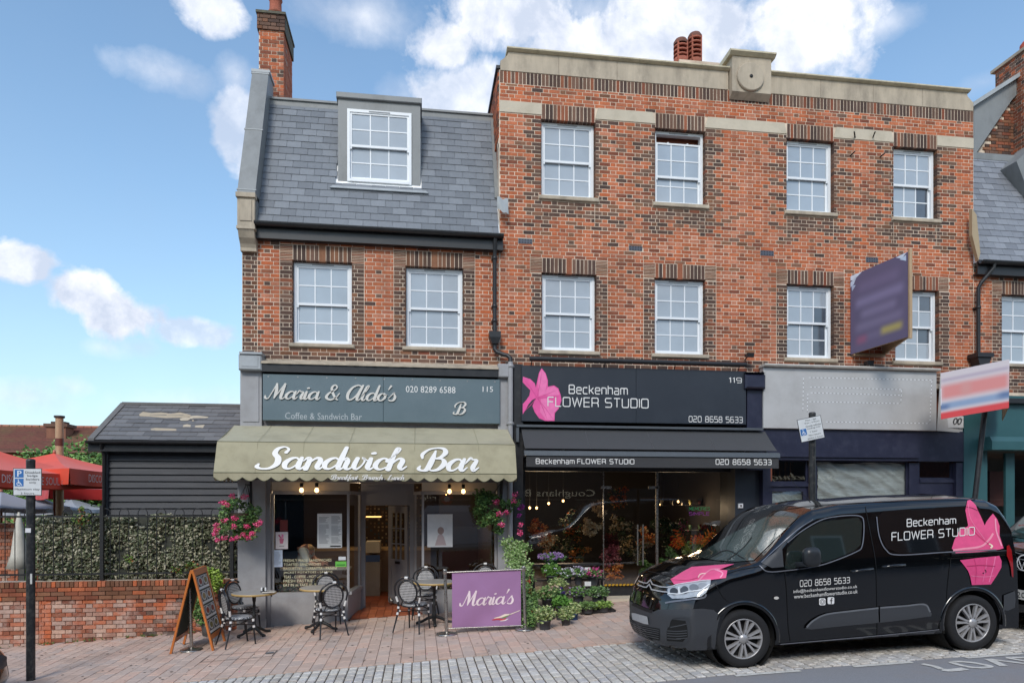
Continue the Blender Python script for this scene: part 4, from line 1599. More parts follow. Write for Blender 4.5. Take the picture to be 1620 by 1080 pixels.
# crumbling cement ledge and black capping over the sign
q = MB()
xa,xb = XX(414,12.9),XX(788,12.9)
q.box(xa,xb,12.86,D + .02,H(2.32),H(2.47))
q.build('black_capping',M_black,cafe)
q = MB()
n = 60
q.grid(lambda u,v: (xa + (xb - xa) * u,12.83 + .29 * v + .02 * noise.noise(Vector((u * 40,v * 3,0))),H(2.478) + .02 + .10 * v + .02 * noise.noise(Vector((u * 50,v * 4,5)))),[i / n for i in range(n + 1)],[i / 4 for i in range(5)],smooth=False)
q.grid(lambda u,v: (xa + (xb - xa) * u,12.83 + .02 * noise.noise(Vector((u * 40,0,0))),H(2.462) + v * (.036 + .02 * noise.noise(Vector((u * 50,0,5))))),[i / n for i in range(n + 1)],[0,1],smooth=False)
q.build('cement_ledge',M_stone,cafe)

SGL = thing('fascia_sign',"slate grey fascia sign with raised cream script above the olive awning",'sign',(-.7,12.9,H(1.44)))
q = MB()
sx0,sx1,sxm = XX(415.5,12.9),XX(791,12.9),XX(606.5,12.9)
sz0,sz1 = H(1.44),GZ(415,591,12.9)
q.bevbox(sx0,sxm - .001,12.9,13.05,sz0,sz1,.008)
q.bevbox(sxm + .001,sx1,12.9,13.05,sz0,sz1,.008)
brd = q.build('board',M_slategreen,SGL)
q = MB()
for i in range(9):
 x_ = sx0 + .1 + (sx1 - sx0 - .2) * i / 8
 q.lathe([(.012,12.897),(.012,12.9)],(x_,0,sz1 - .045),8,'y')
 q.box(x_ - .012,x_ + .012,12.895,12.9,sz1 - .057,sz1 - .033)
q.build('screw',M_steel,SGL,kind='stuff')

def raised(parent,name,m,mbk,text,style,fn,depth=.018,**kw):
 """lettering with real thickness: front face plus side walls"""
 sh = letters(style,text,**kw)
 mb = MB()
 xs = [v[0] for s in sh for v in s[0]]
 ys = [v[1] for s in sh for v in s[0]]
 bb = (min(xs),max(xs),min(ys),max(ys))
 stamp(mb,sh,lambda u,v,o: fn(u,v,o + depth),None,bb)
 for (vs,fs) in sh:
  ed = {}
  for f in fs:
   for i in range(len(f)):
    a,b = f[i],f[(i + 1) % len(f)]
    ed[(a,b)] = 1
  P = [((x - bb[0]) / (bb[1] - bb[0]),(y - bb[2]) / (bb[3] - bb[2])) for (x,y) in vs]
  for (a,b) in ed:
   if (b,a) not in ed:
    mb.add([tuple(fn(*P[a],0)),tuple(fn(*P[b],0)),tuple(fn(*P[b],depth)),tuple(fn(*P[a],depth))],[(0,1,2,3)],None,False)
 return mb.build(name,m,parent)

raised(SGL,'raised_lettering',M_letteroff,None,"Maria & Aldo's",'script',tmap(418,605,627,631.5,12.9,off=.002),depth=.022)
raised(SGL,'raised_letter',M_letteroff,None,"B",'script',tmap(716,635,738,656,12.9,off=.002),depth=.022)
sign_text(SGL,'lettering',M_lettergrey,'sans','020 8289 6588',tmap(642,610,720.5,620.3,12.9))
sign_text(SGL,'lettering',M_lettergrey,'sans','115',tmap(763.5,611,780,619.5,12.9))
sign_text(SGL,'lettering',mat('grey_lettering',S(176,182,184)),'sans','Coffee & Sandwich Bar',tmap(451,652,572.5,662.5,12.9))

# ---- olive awning
M_canvas = mat('olive_canvas',S(168,160,132),rough=.85,var=.08,vscale=3,bump=.12,bscale=220,stain=S(126,118,92),stain_amt=.5,stain_scale=1.9,sheen=.2)
AWN = thing('awning','olive green canvas awning with scalloped edge and white script lettering over the cafe','awning',(-.8,13.0,H(.8)))
ax0,ax1 = -3.31,1.70
Pb,Pt,Pf,Pv = (12.99,H(1.35)),(12.99,H(1.35)),(11.93,H(.97)),(11.72,H(.445))

def wr(u,v,k):
 return .012 * noise.noise(Vector((u * 6,v * 3,k))) + .004 * noise.noise(Vector((u * 30,v * 9,k)))

q = MB()
nu = 60
q.grid(lambda u,v: (ax0 + (ax1 - ax0) * u,Pt[0] + (Pf[0] - Pt[0]) * v,Pt[1] + (Pf[1] - Pt[1]) * v - .02 * sin(pi * v) + wr(u,v,1)),[i / nu for i in range(nu + 1)],[i / 6 for i in range(7)])
q.grid(lambda u,v: (ax0 + (ax1 - ax0) * u,Pf[0] + (Pv[0] - Pf[0]) * v - .004 * sin(pi * v) + wr(u,v,2) * sin(pi * v),Pf[1] + (Pv[1] - Pf[1]) * v + (wr(u,1,1) if v == 0 else 0)),[i / nu for i in range(nu + 1)],[i / 6 for i in range(7)])
for x_ in (ax0,ax1):
 q.add([(x_,Pt[0],Pt[1]),(x_,Pf[0],Pf[1]),(x_,Pv[0],Pv[1]),(x_,12.99,Pv[1])],[(0,1,2,3)])
can = q.build('canopy',M_canvas,AWN)
q = MB()
ns = 22

def scal(u):
 f = (u * ns) % 1.0
 return Pv[1] - .075 - .062 * sin(pi * f)

us = sorted({i / (ns * 8) for i in range(ns * 8 + 1)})
q.grid(lambda u,v: (ax0 + (ax1 - ax0) * u,Pv[0] - .003 + .012 * sin(u * 60) * v,Pv[1] + (scal(u) - Pv[1]) * v),us,[0,.5,1])
q.grid(lambda u,v: (ax0 + (ax1 - ax0) * u,Pv[0] + .003 + .012 * sin(u * 60) * v,Pv[1] + (scal(u) - Pv[1]) * v),us,[0,.5,1])
for x_ in (ax0,ax1):
 q.grid(lambda u,v: (x_,Pv[0] + (12.99 - Pv[0]) * u,Pv[1] + (-.085 - .05 * sin(pi * ((u * 5) % 1.0))) * v),[i / 40 for i in range(41)],[0,1])
q.build('valance',M_canvas,AWN)
q = MB()
q.tube([(ax0 + (ax1 - ax0) * u,Pv[0] - .002 + .012 * sin(u * 60),scal(u)) for u in us],.006,5,S(96,96,70))
q.tube([(ax0,Pf[0],Pf[1]),(ax1,Pf[0],Pf[1])],.007,6,S(110,110,84))
q.tube([(ax0,Pv[0] - .003,Pv[1]),(ax1,Pv[0] - .003,Pv[1])],.007,6,S(96,98,72))
for u in (.13,.28,.43,.65,.87):
 x_ = ax0 + (ax1 - ax0) * u
 q.tube([(x_,Pt[0],Pt[1] + .004),(x_,Pf[0],Pf[1] + .006),(x_,Pv[0] - .002,Pv[1])],.0025,4,S(138,134,106))
q.build('piping',M_paint,AWN)
q = MB()
for x_ in (ax0 + .04,-.8,ax1 - .04):
 q.tube([(x_,12.98,Pv[1] + .05),(x_,Pv[0] + .03,Pv[1] + .02)],.014,6)
 q.tube([(x_,12.98,Pt[1] - .03),(x_,Pf[0] + .03,Pf[1] - .03),(x_,Pv[0] + .03,Pv[1] + .02)],.012,6)
q.build('awning_frame',M_iron,AWN)
afn = Vector((0,Pv[1] - Pf[1],-(Pv[0] - Pf[0]))).normalized()
if afn.y > 0:
 afn = -afn
aP = (0,Pf[0],Pf[1])
sign_text(AWN,'lettering',M_lettergrey,'script','Sandwich',tmap(403,705,645,744.5,P0=aP,Nn=afn,off=.022),weight=.12)
sign_text(AWN,'lettering',M_lettergrey,'script','Bar',tmap(659,707.5,758.5,746.5,P0=aP,Nn=afn,off=.022),weight=.12)
sign_text(AWN,'lettering',M_lettergrey,'script','Breakfast . Brunch . Lunch',tmap(523,750,640,760.5,11.70,off=.012),weight=.13)

# ---- windows, stall risers, doorway
cz_sill = GZ(432,938)
cz_gt = GZ(440,780.5)
cz_head = GZ(440,767)
XL0,XL1 = XX(432),XX(551)
XR0,XR1 = XX(669),XX(784)
DXL,DXR = XX(571,14.0),XX(655,14.0)
YDo = 14.0
q = MB()
q.hexa([(XL0 - .1,13.02,zg(XL0) - .2),(XL1,13.02,zg(XL1) - .2),(XL1,13.2,zg(XL1) - .2),(XL0 - .1,13.2,zg(XL0) - .2),
  (XL0 - .1,13.02,cz_sill - .05),(XL1,13.02,cz_sill - .05),(XL1,13.2,cz_sill - .05),(XL0 - .1,13.2,cz_sill - .05)])
q.hexa([(XL1 - .12,13.2,-.2),(XL1,13.02,-.2),(DXL,YDo,-.2),(DXL - .12,YDo,-.2),
  (XL1 - .12,13.2,cz_sill - .05),(XL1 - .002,13.022,cz_sill - .05),(DXL,YDo,cz_sill - .05),(DXL - .12,YDo,cz_sill - .05)])
q.build('stall_riser',M_grey,cafe)
q = MB()
q.hexa([(XR0,13.02,-.2),(XR1 + .03,13.02,-.2),(XR1 + .03,13.2,-.2),(XR0,13.2,-.2),
  (XR0,13.02,cz_sill - .05),(XR1 + .03,13.02,cz_sill - .05),(XR1 + .03,13.2,cz_sill - .05),(XR0,13.2,cz_sill - .05)])
q.hexa([(XR0,13.022,-.2),(XR0 + .12,13.2,-.2),(DXR + .12,YDo,-.2),(DXR,YDo,-.2),
  (XR0,13.022,cz_sill - .05),(XR0 + .12,13.2,cz_sill - .05),(DXR + .12,YDo,cz_sill - .05),(DXR,YDo,cz_sill - .05)])
q.build('stall_riser',M_grey,cafe)

def shopwin(parent,pts,z0,z1,name='shop_window',m=M_grey,gm=None,post=.045,head=None,headm=None,film=None):
 """glazed front along plan points; posts at each point, sill and head rails"""
 f = MB()
 for (x,y) in pts:
  f.box(x - post / 2,x + post / 2,y - post / 2,y + post / 2,z0,z1)
 for i in range(len(pts) - 1):
  (xa,ya),(xb,yb) = pts[i],pts[i + 1]
  d = Vector((xb - xa,yb - ya,0)).normalized()
  n = Vector((-d.y,d.x,0)) * .04
  for (za,zb,k) in ((z0 - .05,z0 + .012,1.6),(z1 - .012,z1 + .05,1)):
   a,b = Vector((xa,ya,0)),Vector((xb,yb,0))
   if k > 1:
    n_ = n * k
   else:
    n_ = n
   f.hexa([tuple(v) for v in (a - n_ + Vector((0,0,za)),b - n_ + Vector((0,0,za)),b + n_ + Vector((0,0,za)),a + n_ + Vector((0,0,za)),
                                       a - n_ + Vector((0,0,zb)),b - n_ + Vector((0,0,zb)),b + n_ + Vector((0,0,zb)),a + n_ + Vector((0,0,zb)))])
 w = f.build(name,m,parent)
 for i in range(len(pts) - 1):
  (xa,ya),(xb,yb) = pts[i],pts[i + 1]
  d = Vector((xb - xa,yb - ya,0)).normalized() * (post / 2)
  n = Vector((-d.y,d.x,0)).normalized() * .004
  g = MB()
  a,b = Vector((xa,ya,0)) + d,Vector((xb,yb,0)) - d
  g.add([(a.x,a.y,z0 + .012),(b.x,b.y,z0 + .012),(b.x,b.y,z1 - .012),(a.x,a.y,z1 - .012)],[(0,1,2,3)])
  g.build('pane',gm or M_shopglass,w)
 return w

shopwin(cafe,[(XL0,D),(XL1,D),(DXL - .03,YDo - .03)],cz_sill,cz_gt)
shopwin(cafe,[(DXR + .03,YDo - .03),(XR0,D),(XR1,D)],cz_sill,cz_gt)
q = MB()
# cream header band behind the lamps, soffit of the recess, door frame
for (a,b) in ((XL0 - .02,XL1 + .02),(XR0 - .02,XR1 + .02)):
 q.box(a,b,D - .03,D + .1,cz_gt + .052,cz_head + .06)
q.build('header_band',M_cream,cafe)
q = MB()
q.box(XL0 - .15,XL0 - .025,13.0,13.2,zg(XL0) - .1,H(1.25))
q.box(XR1 + .025,XR1 + .1,13.0,13.2,-.1,H(1.25))
q.box(XL0 - .15,XR1 + .1,D + .1,YDo + .1,cz_head + .06,cz_head + .16)
q.box(XL0 - .15,XR1 + .1,D - .06,D + .1,cz_head + .061,H(1.2))
q.build('shop_frame',M_greydoor,cafe)
zdt = GZ(579,799,YDo)
zth = .225
q = MB()
jl,jr = XX(578,YDo),XX(648,YDo)
q.box(DXL,jl,YDo,YDo + .1,-.1,cz_head + .06)
q.box(jr,DXR,YDo,YDo + .1,-.1,cz_head + .06)
q.box(jl,jr,YDo,YDo + .1,zdt,cz_head + .06)
q.box(jl + .02,jr - .02,YDo - .015,YDo,zdt + .06,cz_head)
q.build('door_frame',M_greydoor,cafe)
# the open door: two-panel leaf with narrow arched lights
hx,hy = jr - .01,YDo + .06
fx,fy = XX(617,14.62),14.62
dd = Vector((fx - hx,fy - hy,0))
dw = dd.length
dd.normalize()
dn = Vector((-dd.y,dd.x,0))
if dn.y > 0:
 dn = -dn

def DP(u,z,o=0):
 v = Vector((hx,hy,0)) + dd * u + dn * o
 return (v.x,v.y,z)

def dbox(mb,u0,u1,z0,z1,o0,o1,col=None):
 mb.hexa([DP(u0,z0,o1),DP(u1,z0,o1),DP(u1,z0,o0),DP(u0,z0,o0),DP(u0,z1,o1),DP(u1,z1,o1),DP(u1,z1,o0),DP(u0,z1,o0)],col)

q = MB()
zb_,zt_ = zth + .02,zdt - .02
dbox(q,0,.1,zb_,zt_,0,.045)
dbox(q,dw - .1,dw,zb_,zt_,0,.045)
dbox(q,.1,dw - .1,zb_,zb_ + .16,0,.044)
dbox(q,.1,dw - .1,zb_ + .78,zb_ + .92,0,.044)
dbox(q,.1,dw - .1,zt_ - .14,zt_,0,.044)
dbox(q,.1,dw - .1,zb_ + .16,zb_ + .78,.01,.03)
for k in (1,2):
 u = .1 + (dw - .2) * k / 3
 dbox(q,u - .012,u + .012,zb_ + .92,zt_ - .14,.006,.04)
for k in (1,2):
 z_ = zb_ + .92 + (zt_ - .14 - zb_ - .92) * k / 3
 dbox(q,.1,dw - .1,z_ - .012,z_ + .012,.005,.041)
dr = q.build('door',M_greydoor,cafe)
q = MB()
dbox(q,.1,dw - .1,zb_ + .92,zt_ - .14,.018,.024)
q.build('pane',M_shopglass,dr)
q = MB()
dbox(q,dw / 2 - .08,dw / 2 + .08,zb_ + .83,zb_ + .88,.045,.056,S(20,20,20))
q.build('letter_plate',M_paint,dr)
q = MB()
q.lathe([(0,.12),(.03,.12),(.035,.0),(0,0)],(DP(dw * .72,0,.1)[0],DP(dw * .72,0,.1)[1],zb_ - .01),12)
q.build('door_stop',M_steel,dr)
# quarry tile floor running in from the pavement
M_quarry = mat('quarry_tile',tint=True,rough=.45,var=.2,vscale=18)
q = MB()
q.add([(XL1,D - .08,zg(XL1) + .002),(XR0,D - .08,zg(XR0) + .002),(XR0,YDo,zth - .02),(XL1,YDo,zth - .02)],[(0,1,2,3)],S(120,84,64))
q.add([(-2.95,YDo,zth - .01),(1.43,YDo,zth - .01),(1.43,18.4,zth - .01),(-2.95,18.4,zth - .01)],[(0,1,2,3)],S(120,70,50))
fl = q.build('entrance_floor',M_quarry,cafe)
ts = .148
cache = {}
for j in range(7):
 y0 = D - .05 + j * .15
 for i in range(12):
  x0 = XL1 - .1 + i * .15
  k = (y0 + .07 - D) / (YDo - D)
  xl = XL1 + (DXL - XL1) * k
  xr = XR0 + (DXR - XR0) * k
  if x0 < xl - .06 or x0 + ts > xr + .06 or y0 + ts > YDo + .12:
   continue
  c = R.choice([S(158,84,50),S(148,76,46),S(168,92,56),S(140,72,46)])
  if c not in cache:
   t = MB()
   t.box(0,ts - .006,0,ts - .006,-.01,0,c)
   cache[c] = t.mesh('floor_tile',M_quarry)
  zf = (zg(x0) + .012) * (1 - k) + zth * k
  o = link_mesh('floor_tile',cache[c],fl)
  o.location = Vector((x0,y0,zf)) - origin_of(fl)
  o.rotation_euler = (math.atan((zth - zg(x0) - .012) / (YDo - D)),-math.atan(.057) * (1 - k),0)
q = MB()
for i in range(29):
 for j in range(28):
  x0,y0 = -2.93 + i * .15,YDo + .1 + j * .15
  q.box(x0,x0 + .144,y0,y0 + .144,zth - .008,zth,R.choice([S(140,72,44),S(128,64,40),S(150,80,50)]))
q.build('floor_tiles',M_quarry,fl,kind='stuff')
# room
q = MB()
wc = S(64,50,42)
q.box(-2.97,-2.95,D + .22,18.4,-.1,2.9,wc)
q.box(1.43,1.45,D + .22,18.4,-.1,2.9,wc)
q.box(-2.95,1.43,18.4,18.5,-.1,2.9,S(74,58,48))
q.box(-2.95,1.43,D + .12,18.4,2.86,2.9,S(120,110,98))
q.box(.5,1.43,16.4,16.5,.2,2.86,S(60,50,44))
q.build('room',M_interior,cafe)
# patterned tile panel glimpsed through the door
q = MB()
for i in range(17):
 for j in range(20):
  x0,z0 = -1.55 + i * .1,.9 + j * .095
  if R.random() < .8:
   q.box(x0,x0 + R.uniform(.03,.06),18.37,18.39,z0,z0 + R.uniform(.03,.06),R.choice([S(150,120,80),S(120,94,64),S(50,66,70),S(170,150,116)]))
q.build('patterned_tiles',M_paint,cafe,kind='stuff')

# ---- edison lamps under the awning
for i,(px,py) in enumerate(((477,773),(501,773),(711,775),(733,775))):
 x_,z_ = PX(px,py,12.9)
 t = thing('lamp',['lit filament bulb at the far left under the olive awning','lit filament bulb second from the left under the olive awning',
                       'lit filament bulb third from the left, right of the cafe door','lit filament bulb nearest the right flower basket'][i],'lamp',(x_,12.9,z_ + .11),group='filament bulbs over the cafe windows')
 q = MB()
 q.lathe([(0,.11),(.03,.11),(.03,.05),(.02,.02),(0,.02)],(x_,12.9,z_),10)
 q.box(x_ - .01,x_ + .01,12.9,13.1,z_ + .085,z_ + .1)
 q.build('lamp_holder',M_black,t)
 q = MB()
 q.lathe([(0,.03),(.018,.025),(.036,-.01),(.04,-.03),(.03,-.055),(0,-.07)],(x_,12.9,z_),12)
 q.build('bulb',M_bulb,t)

# ---- notices on the glass
def poster(label,px0,py0,px1,py1,Y,base,kind,cat='poster'):
 t = thing('poster',label,cat,(XX((px0 + px1) / 2,Y),Y,GZ(px0,py1,Y)))
 x0,x1,z0,z1 = XX(px0,Y),XX(px1,Y),GZ(px0,py1,Y),GZ(px0,py0,Y)
 q = MB()
 q.box(x0,x1,Y - .003,Y,z0,z1,base)
 q.build('sheet',M_paint,t)
 q = MB()
 w,h = x1 - x0,z1 - z0
 ink = S(110,112,116)
 if kind == 'menu':
  for c in range(2):
   r = 0
   for k in range(26):
    z_ = z1 - .05 - k * (h - .12) / 26
    if R.random() < .12:
     continue
    xs = x0 + .03 + c * w / 2
    q.box(xs,xs + R.uniform(.25,.42) * w,Y - .0045,Y - .003,z_,z_ + .007,ink)
  q.box(x0 + w * .52,x1 - .02,Y - .005,Y - .003,z0 + .02,z0 + .045,S(20,20,22))
 elif kind == 'drink':
  q.prism([(x0 + w * .3,z0 + h * .62),(x0 + w * .36,z0 + h * .32),(x0 + w * .6,z0 + h * .32),(x0 + w * .68,z0 + h * .62)][::-1],Y - .005,Y - .003,S(206,110,140))
  q.prism([(x0 + w * .2,z0 + h * .8),(x0 + w * .42,z0 + h * .62),(x0 + w * .5,z0 + h * .62),(x0 + w * .3,z0 + h * .86)][::-1],Y - .006,Y - .003,S(190,80,120))
  q.prism([(x0 + w * .46,z0 + h * .66),(x0 + w * .62,z0 + h * .64),(x0 + w * .66,z0 + h * .84),(x0 + w * .5,z0 + h * .88)][::-1],Y - .006,Y - .003,S(226,130,170))
  q.box(x0 + w * .3,x0 + w * .7,Y - .005,Y - .003,z0 + h * .16,z0 + h * .19,ink)
 elif kind == 'notice':
  for k in range(14):
   z_ = z1 - .04 - k * (h - .06) / 14
   q.box(x0 + .02,x0 + w * R.uniform(.5,.9),Y - .005,Y - .003,z_,z_ + .006,S(130,140,156))
 elif kind == 'green':
  q.box(x0 + .02,x1 - .02,Y - .005,Y - .003,z0 + .02,z0 + h * .45,S(60,130,50))
 elif kind == 'figure':
  q.prism([(x0 + w * .3,z0 + h * .05),(x0 + w * .75,z0 + h * .05),(x0 + w * .66,z0 + h * .3),(x0 + w * .56,z0 + h * .42),(x0 + w * .42,z0 + h * .36)][::-1],Y - .005,Y - .003,S(178,160,160))
  q.add([(x0 + w * (.53 + .13 * cos(a)),Y - .006,z0 + h * .5 + w * .15 * sin(a)) for a in [2 * pi * k / 12 for k in range(12)]],[tuple(range(12))],S(150,128,122),False)
 if q.f:
  q.build('print',M_paint,t)
 return t

YG = D - .012
poster('large white menu sheet in two columns on the left cafe window',502,812,541,866.5,YG,S(214,216,214),'menu')
poster('small poster of a pink drink on the left cafe window',436,841,455.5,868,YG,S(222,212,212),'drink')
poster('bluish notice taped at the lower left of the cafe window',432.5,869.5,447,896.5,YG,S(196,208,224),'notice')
poster('dark red strip poster above the pink drink poster',443,822,455,840,YG - .001,S(110,34,30),'none')
poster('bright green hygiene sticker at the lower right of the left cafe window',530.5,887.5,548,896,YG,S(110,196,80),'green','sticker')
poster('small white oval sticker above the green sticker',535.5,880,547,885.5,YG,S(222,226,228),'none','sticker')
poster('white portrait poster on the right cafe window',676,813,716,865,YG,S(206,206,206),'figure')
WT = thing('window_lettering','cream painted list of sandwiches and drinks on the left cafe window','lettering',(XX(490),D,GZ(448,932)))
lines = [('FRESHLY MADE SANDWICHES',448.5,524.5),('TOASTED SANDWICHES',448.5,508),('BAGUETTES - CIABATTA - PANINI',448.5,533),('JACKET POTATOES - SALADS',448.5,526),
         ('TEAS - COFFEE - HOT DRINKS',448.5,520),('FRESH PASTRIES',448.5,498),('EAT IN or TAKE AWAY',448.5,505)]
M_goldtxt = mat('cream_window_paint',S(232,224,186),rough=.5)
for i,(t,a,b) in enumerate(lines):
 y_ = 884 + i * 6.45
 sign_text(WT,'lettering',M_goldtxt,'sans',t,tmap(a,y_,b,y_ + 4.4,YG,off=.002))

# ================================================================== flower shop front
q = MB()
fpx0,fpx1 = XX(813,12.97),XX(827.5,12.97)
q.box(fpx0,fpx1,12.97,D + .6,zg(2) - .1,H(2.6))
q.build('pilaster',M_blackpaint,tall)
q = MB()
spx0,spx1 = XX(1182,12.97),XX(1209,12.97)
q.box(XX(1163,13.2),XX(1209,13.2),13.2,D + .8,zg(6) - .1,H(1.7))
q.build('shop_pier',M_charcoal,tall)
q = MB()
q.box(spx0,spx1,12.97,D + .1,H(.6),H(2.25))
q.build('pilaster',M_navy,tall)
q = MB()
q.bevbox(XX(1180,12.84),XX(1212,12.84),12.84,D + .02,H(2.22),H(2.5),.03)
q.grid(lambda u,v: (XX(1180,12.84) + (XX(1212,12.84) - XX(1180,12.84)) * u,12.82 + .3 * v,H(2.5) + .04 + .04 * noise.noise(Vector((u * 7,v * 7,1)))),[i / 10 for i in range(11)],[i / 8 for i in range(9)],smooth=False)
q.build('console_block',M_navy,tall)
FS = thing('fascia_sign','charcoal fascia sign with pink orchid and white lettering above the flower shop','sign',(4.4,12.93,H(1.51)))
q = MB()
fx0,fx1,fxm = XX(825,12.93),XX(1180.5,12.93),XX(1006.5,12.93)
fz0,fz1 = GZ(825,666,12.93),GZ(825,577.5,12.93)
q.bevbox(fx0,fxm - .001,12.93,13.07,fz0,fz1,.006)
q.bevbox(fxm + .001,fx1,12.93,13.07,fz0,fz1,.006)
q.build('board',M_charcoal,FS)
Z6 = lambda x,y: (800 + .2778 * x,560 + .2778 * y)
PET = [(98,128),(140,142),(165,165),(172,190),(180,150),(190,105),(205,80),(228,110),(240,150),(240,185),(275,178),(300,195),(312,230),(318,262),
       (302,310),(280,335),(278,380),(225,380),(190,365),(165,330),(152,295),(165,262),(172,250),(150,262),(130,285),(112,320),(97,342),(97,285),(118,260),(135,235),(140,205),(115,180),(97,160)]

def px_polys(mb,polys,fn3,z0off=.003):
 """polys: list of (pixel outline, colour); fn3(px, py, off) -> 3D"""
 for k,(pts,col) in enumerate(polys):
  vs,fs = poly_shape(pts)
  mb.add([tuple(fn3(x,y,z0off + .0006 * k)) for x,y in vs],fs,col,False)

f12 = lambda x,y,o: hit(x,y,(0,12.93,0),(0,-1,0)) + Vector((0,-o,0))
q = MB()
pk,pk2,pk3 = S(234,92,160),S(242,122,178),S(212,66,138)
px_polys(q,[([Z6(*p) for p in PET],pk),
             ([Z6(*p) for p in [(205,86),(226,112),(236,160),(222,230),(190,240),(184,160),(193,108)]],pk2),
             ([Z6(*p) for p in [(200,255),(240,250),(300,305),(276,332),(272,376),(230,374),(196,330)]],pk2),
             ([Z6(*p) for p in [(240,190),(272,184),(296,200),(306,232),(250,236),(215,228)]],pk2)],f12)
for a,b in (((178,245),(205,95)),((180,252),(270,370)),((180,250),(308,240)),((176,246),(110,150)),((175,250),(102,330)),((185,252),(235,370)),((182,247),(290,205))):
 A,B = Z6(*a),Z6(*b)
 for (vs,fs) in ribbon([(A[0],A[1],.5),((A[0] + B[0]) / 2 + 1,(A[1] + B[1]) / 2,.9),(B[0],B[1],.2)]):
  q.add([tuple(f12(x,y,.0062)) for x,y in vs],fs,pk3,False)
q.build('orchid_print',M_pink,FS)
sign_text(FS,'lettering',M_lettergrey,'sq','Beckenham',tmap(899.5,608,993,623,12.93,off=.008),weight=.13)
sign_text(FS,'lettering',M_lettergrey,'sq','FLOWER STUDIO',tmap(866,626.5,1026,643.5,12.93,off=.008),weight=.12)
sign_text(FS,'lettering',M_lettergrey,'sq','119',tmap(1153,596.5,1173.5,605.5,12.93),weight=.13)
sign_text(FS,'lettering',M_lettergrey,'sq','020 8658 5633',tmap(1089.5,657.5,1175,667.5,12.93),weight=.13)
# roller bar above
q = MB()
ba,bb_ = PX(838,567,12.85),PX(1180,578,12.85)
zbar = ba[1]
q.tube([(ba[0],12.85,zbar),(bb_[0],12.85,zbar)],.045,14)
RB = thing('trough_light','long black trough light bar on brackets above the flower shop sign','light fitting',(4.4,13.05,zbar))
q.build('bar',M_black,RB)
for p in (841,957,1068,1169):
 x_ = XX(p,12.9)
 q = MB()
 q.tube([(x_,12.87,zbar - .03),(x_,13.02,zbar - .18),(x_,13.1,zbar - .18)],.01,6)
 q.build('bracket',M_iron,RB)
# black folding-arm awning
AW2 = thing('awning','black folding-arm awning with silver front bar and white lettering over the flower shop','awning',(4.4,13.0,H(1.0)))
xl_,xr_ = 1.96,6.93
q = MB()
q.box(XX(817,12.85),XX(1207,12.85),12.84,12.98,H(1.385),H(1.43))
q.box(XX(817,12.85),XX(817,12.85) + .05,12.86,12.98,H(1.1),H(1.43))
q.build('cassette',mat('grey_powder_coat',S(96,100,104),rough=.35,metal=.3,var=.05),AW2)
M_fab = mat('black_acrylic_fabric',S(58,58,60),rough=.9,var=.08,vscale=4,bump=.1,bscale=250,sheen=.3)
q = MB()
q.grid(lambda u,v: (xl_ + (xr_ - xl_) * u,12.93 - .47 * v,H(1.37) - .42 * v - .015 * sin(pi * v)),[i / 20 for i in range(21)],[i / 6 for i in range(7)])
q.grid(lambda u,v: (xl_ + (xr_ - xl_) * u,12.93 - .47 * v,H(1.365) - .42 * v - .015 * sin(pi * v)),[i / 20 for i in range(21)],[i / 6 for i in range(7)])
q.build('canopy',M_fab,AW2)
q = MB()
for u in (.25,.5,.75):
 x_ = xl_ + (xr_ - xl_) * u
 q.tube([(x_,12.93 - .47 * v,H(1.372) - .42 * v - .015 * sin(pi * v)) for v in (0,.25,.5,.75,1)],.004,4,S(90,90,92))
q.build('seam',M_paint,AW2)
q = MB()
zf = GZ(828,716,12.46)
q.prism([(12.40,zf - .05),(12.52,zf - .05),(12.52,zf + .04),(12.46,zf + .05),(12.41,zf + .035)],xl_ - .02,xr_ + .03,ax='x')
q.build('front_bar',MATS['grey_powder_coat'],AW2)
q = MB()
zv0 = GZ(830,738,12.43)
q.box(xl_ + .02,xr_ + .01,12.425,12.432,zv0,zf - .05)
q.build('valance',M_fab,AW2)
q = MB()
for x_ in (2.6,6.2):
 q.tube([(x_,12.9,H(1.3)),(x_ + .3,12.7,H(1.1)),(x_,12.5,zf)],.022,8)
q.build('folding_arm',MATS['grey_powder_coat'],AW2)
sign_text(AW2,'lettering',M_lettergrey,'sq','Beckenham',tmap(847.5,724.5,909,733.5,12.425),weight=.16)
sign_text(AW2,'lettering',M_lettergrey,'sq','FLOWER STUDIO',tmap(913,724.7,1003.5,733.8,12.425),weight=.16)
sign_text(AW2,'lettering',M_lettergrey,'sq','020 8658 5633',tmap(1132,725.5,1220.5,734.8,12.425),weight=.16)
# glazing
YF = 13.55
fzb,fzt = GZ(830,928,YF),GZ(830,745,YF)
q = MB()
q.box(XX(827,YF),XX(1163,YF),YF - .12,YF + .1,fzt,H(1.1))
q.box(XX(827,13.0),XX(1163,13.2),12.99,13.15,H(.82),H(1.36))
q.box(XX(1151,YF),XX(1164,YF),YF - .02,YF + .1,zg(6),fzt)
q.box(XX(827,YF),XX(830.5,YF),YF - .02,YF + .1,zg(2),fzt)
q.build('shop_frame',M_blackpaint,tall)
q = MB()
q.hexa([(XX(827,YF),13.15,zg(2) - .1),(XX(1163,YF),13.15,zg(6) - .1),(XX(1163,YF),YF + .1,zg(6) - .1),(XX(827,YF),YF + .1,zg(2) - .1),
  (XX(827,YF),13.15,fzb - .17),(XX(1163,YF),13.15,fzb - .17),(XX(1163,YF),YF + .1,fzb - .0),(XX(827,YF),YF + .1,fzb - .0)])
q.build('threshold',M_blackpaint,tall)
q = MB()
q.box(XX(827),XX(1175),12.72,13.16,zg(4) - .3,GZ(954,947,12.75))
q.build('stone_step',M_stonepale,tall)
sw = MB()
sw.box(XX(954,YF),XX(955.5,YF),YF - .01,YF + .01,fzb,fzt)
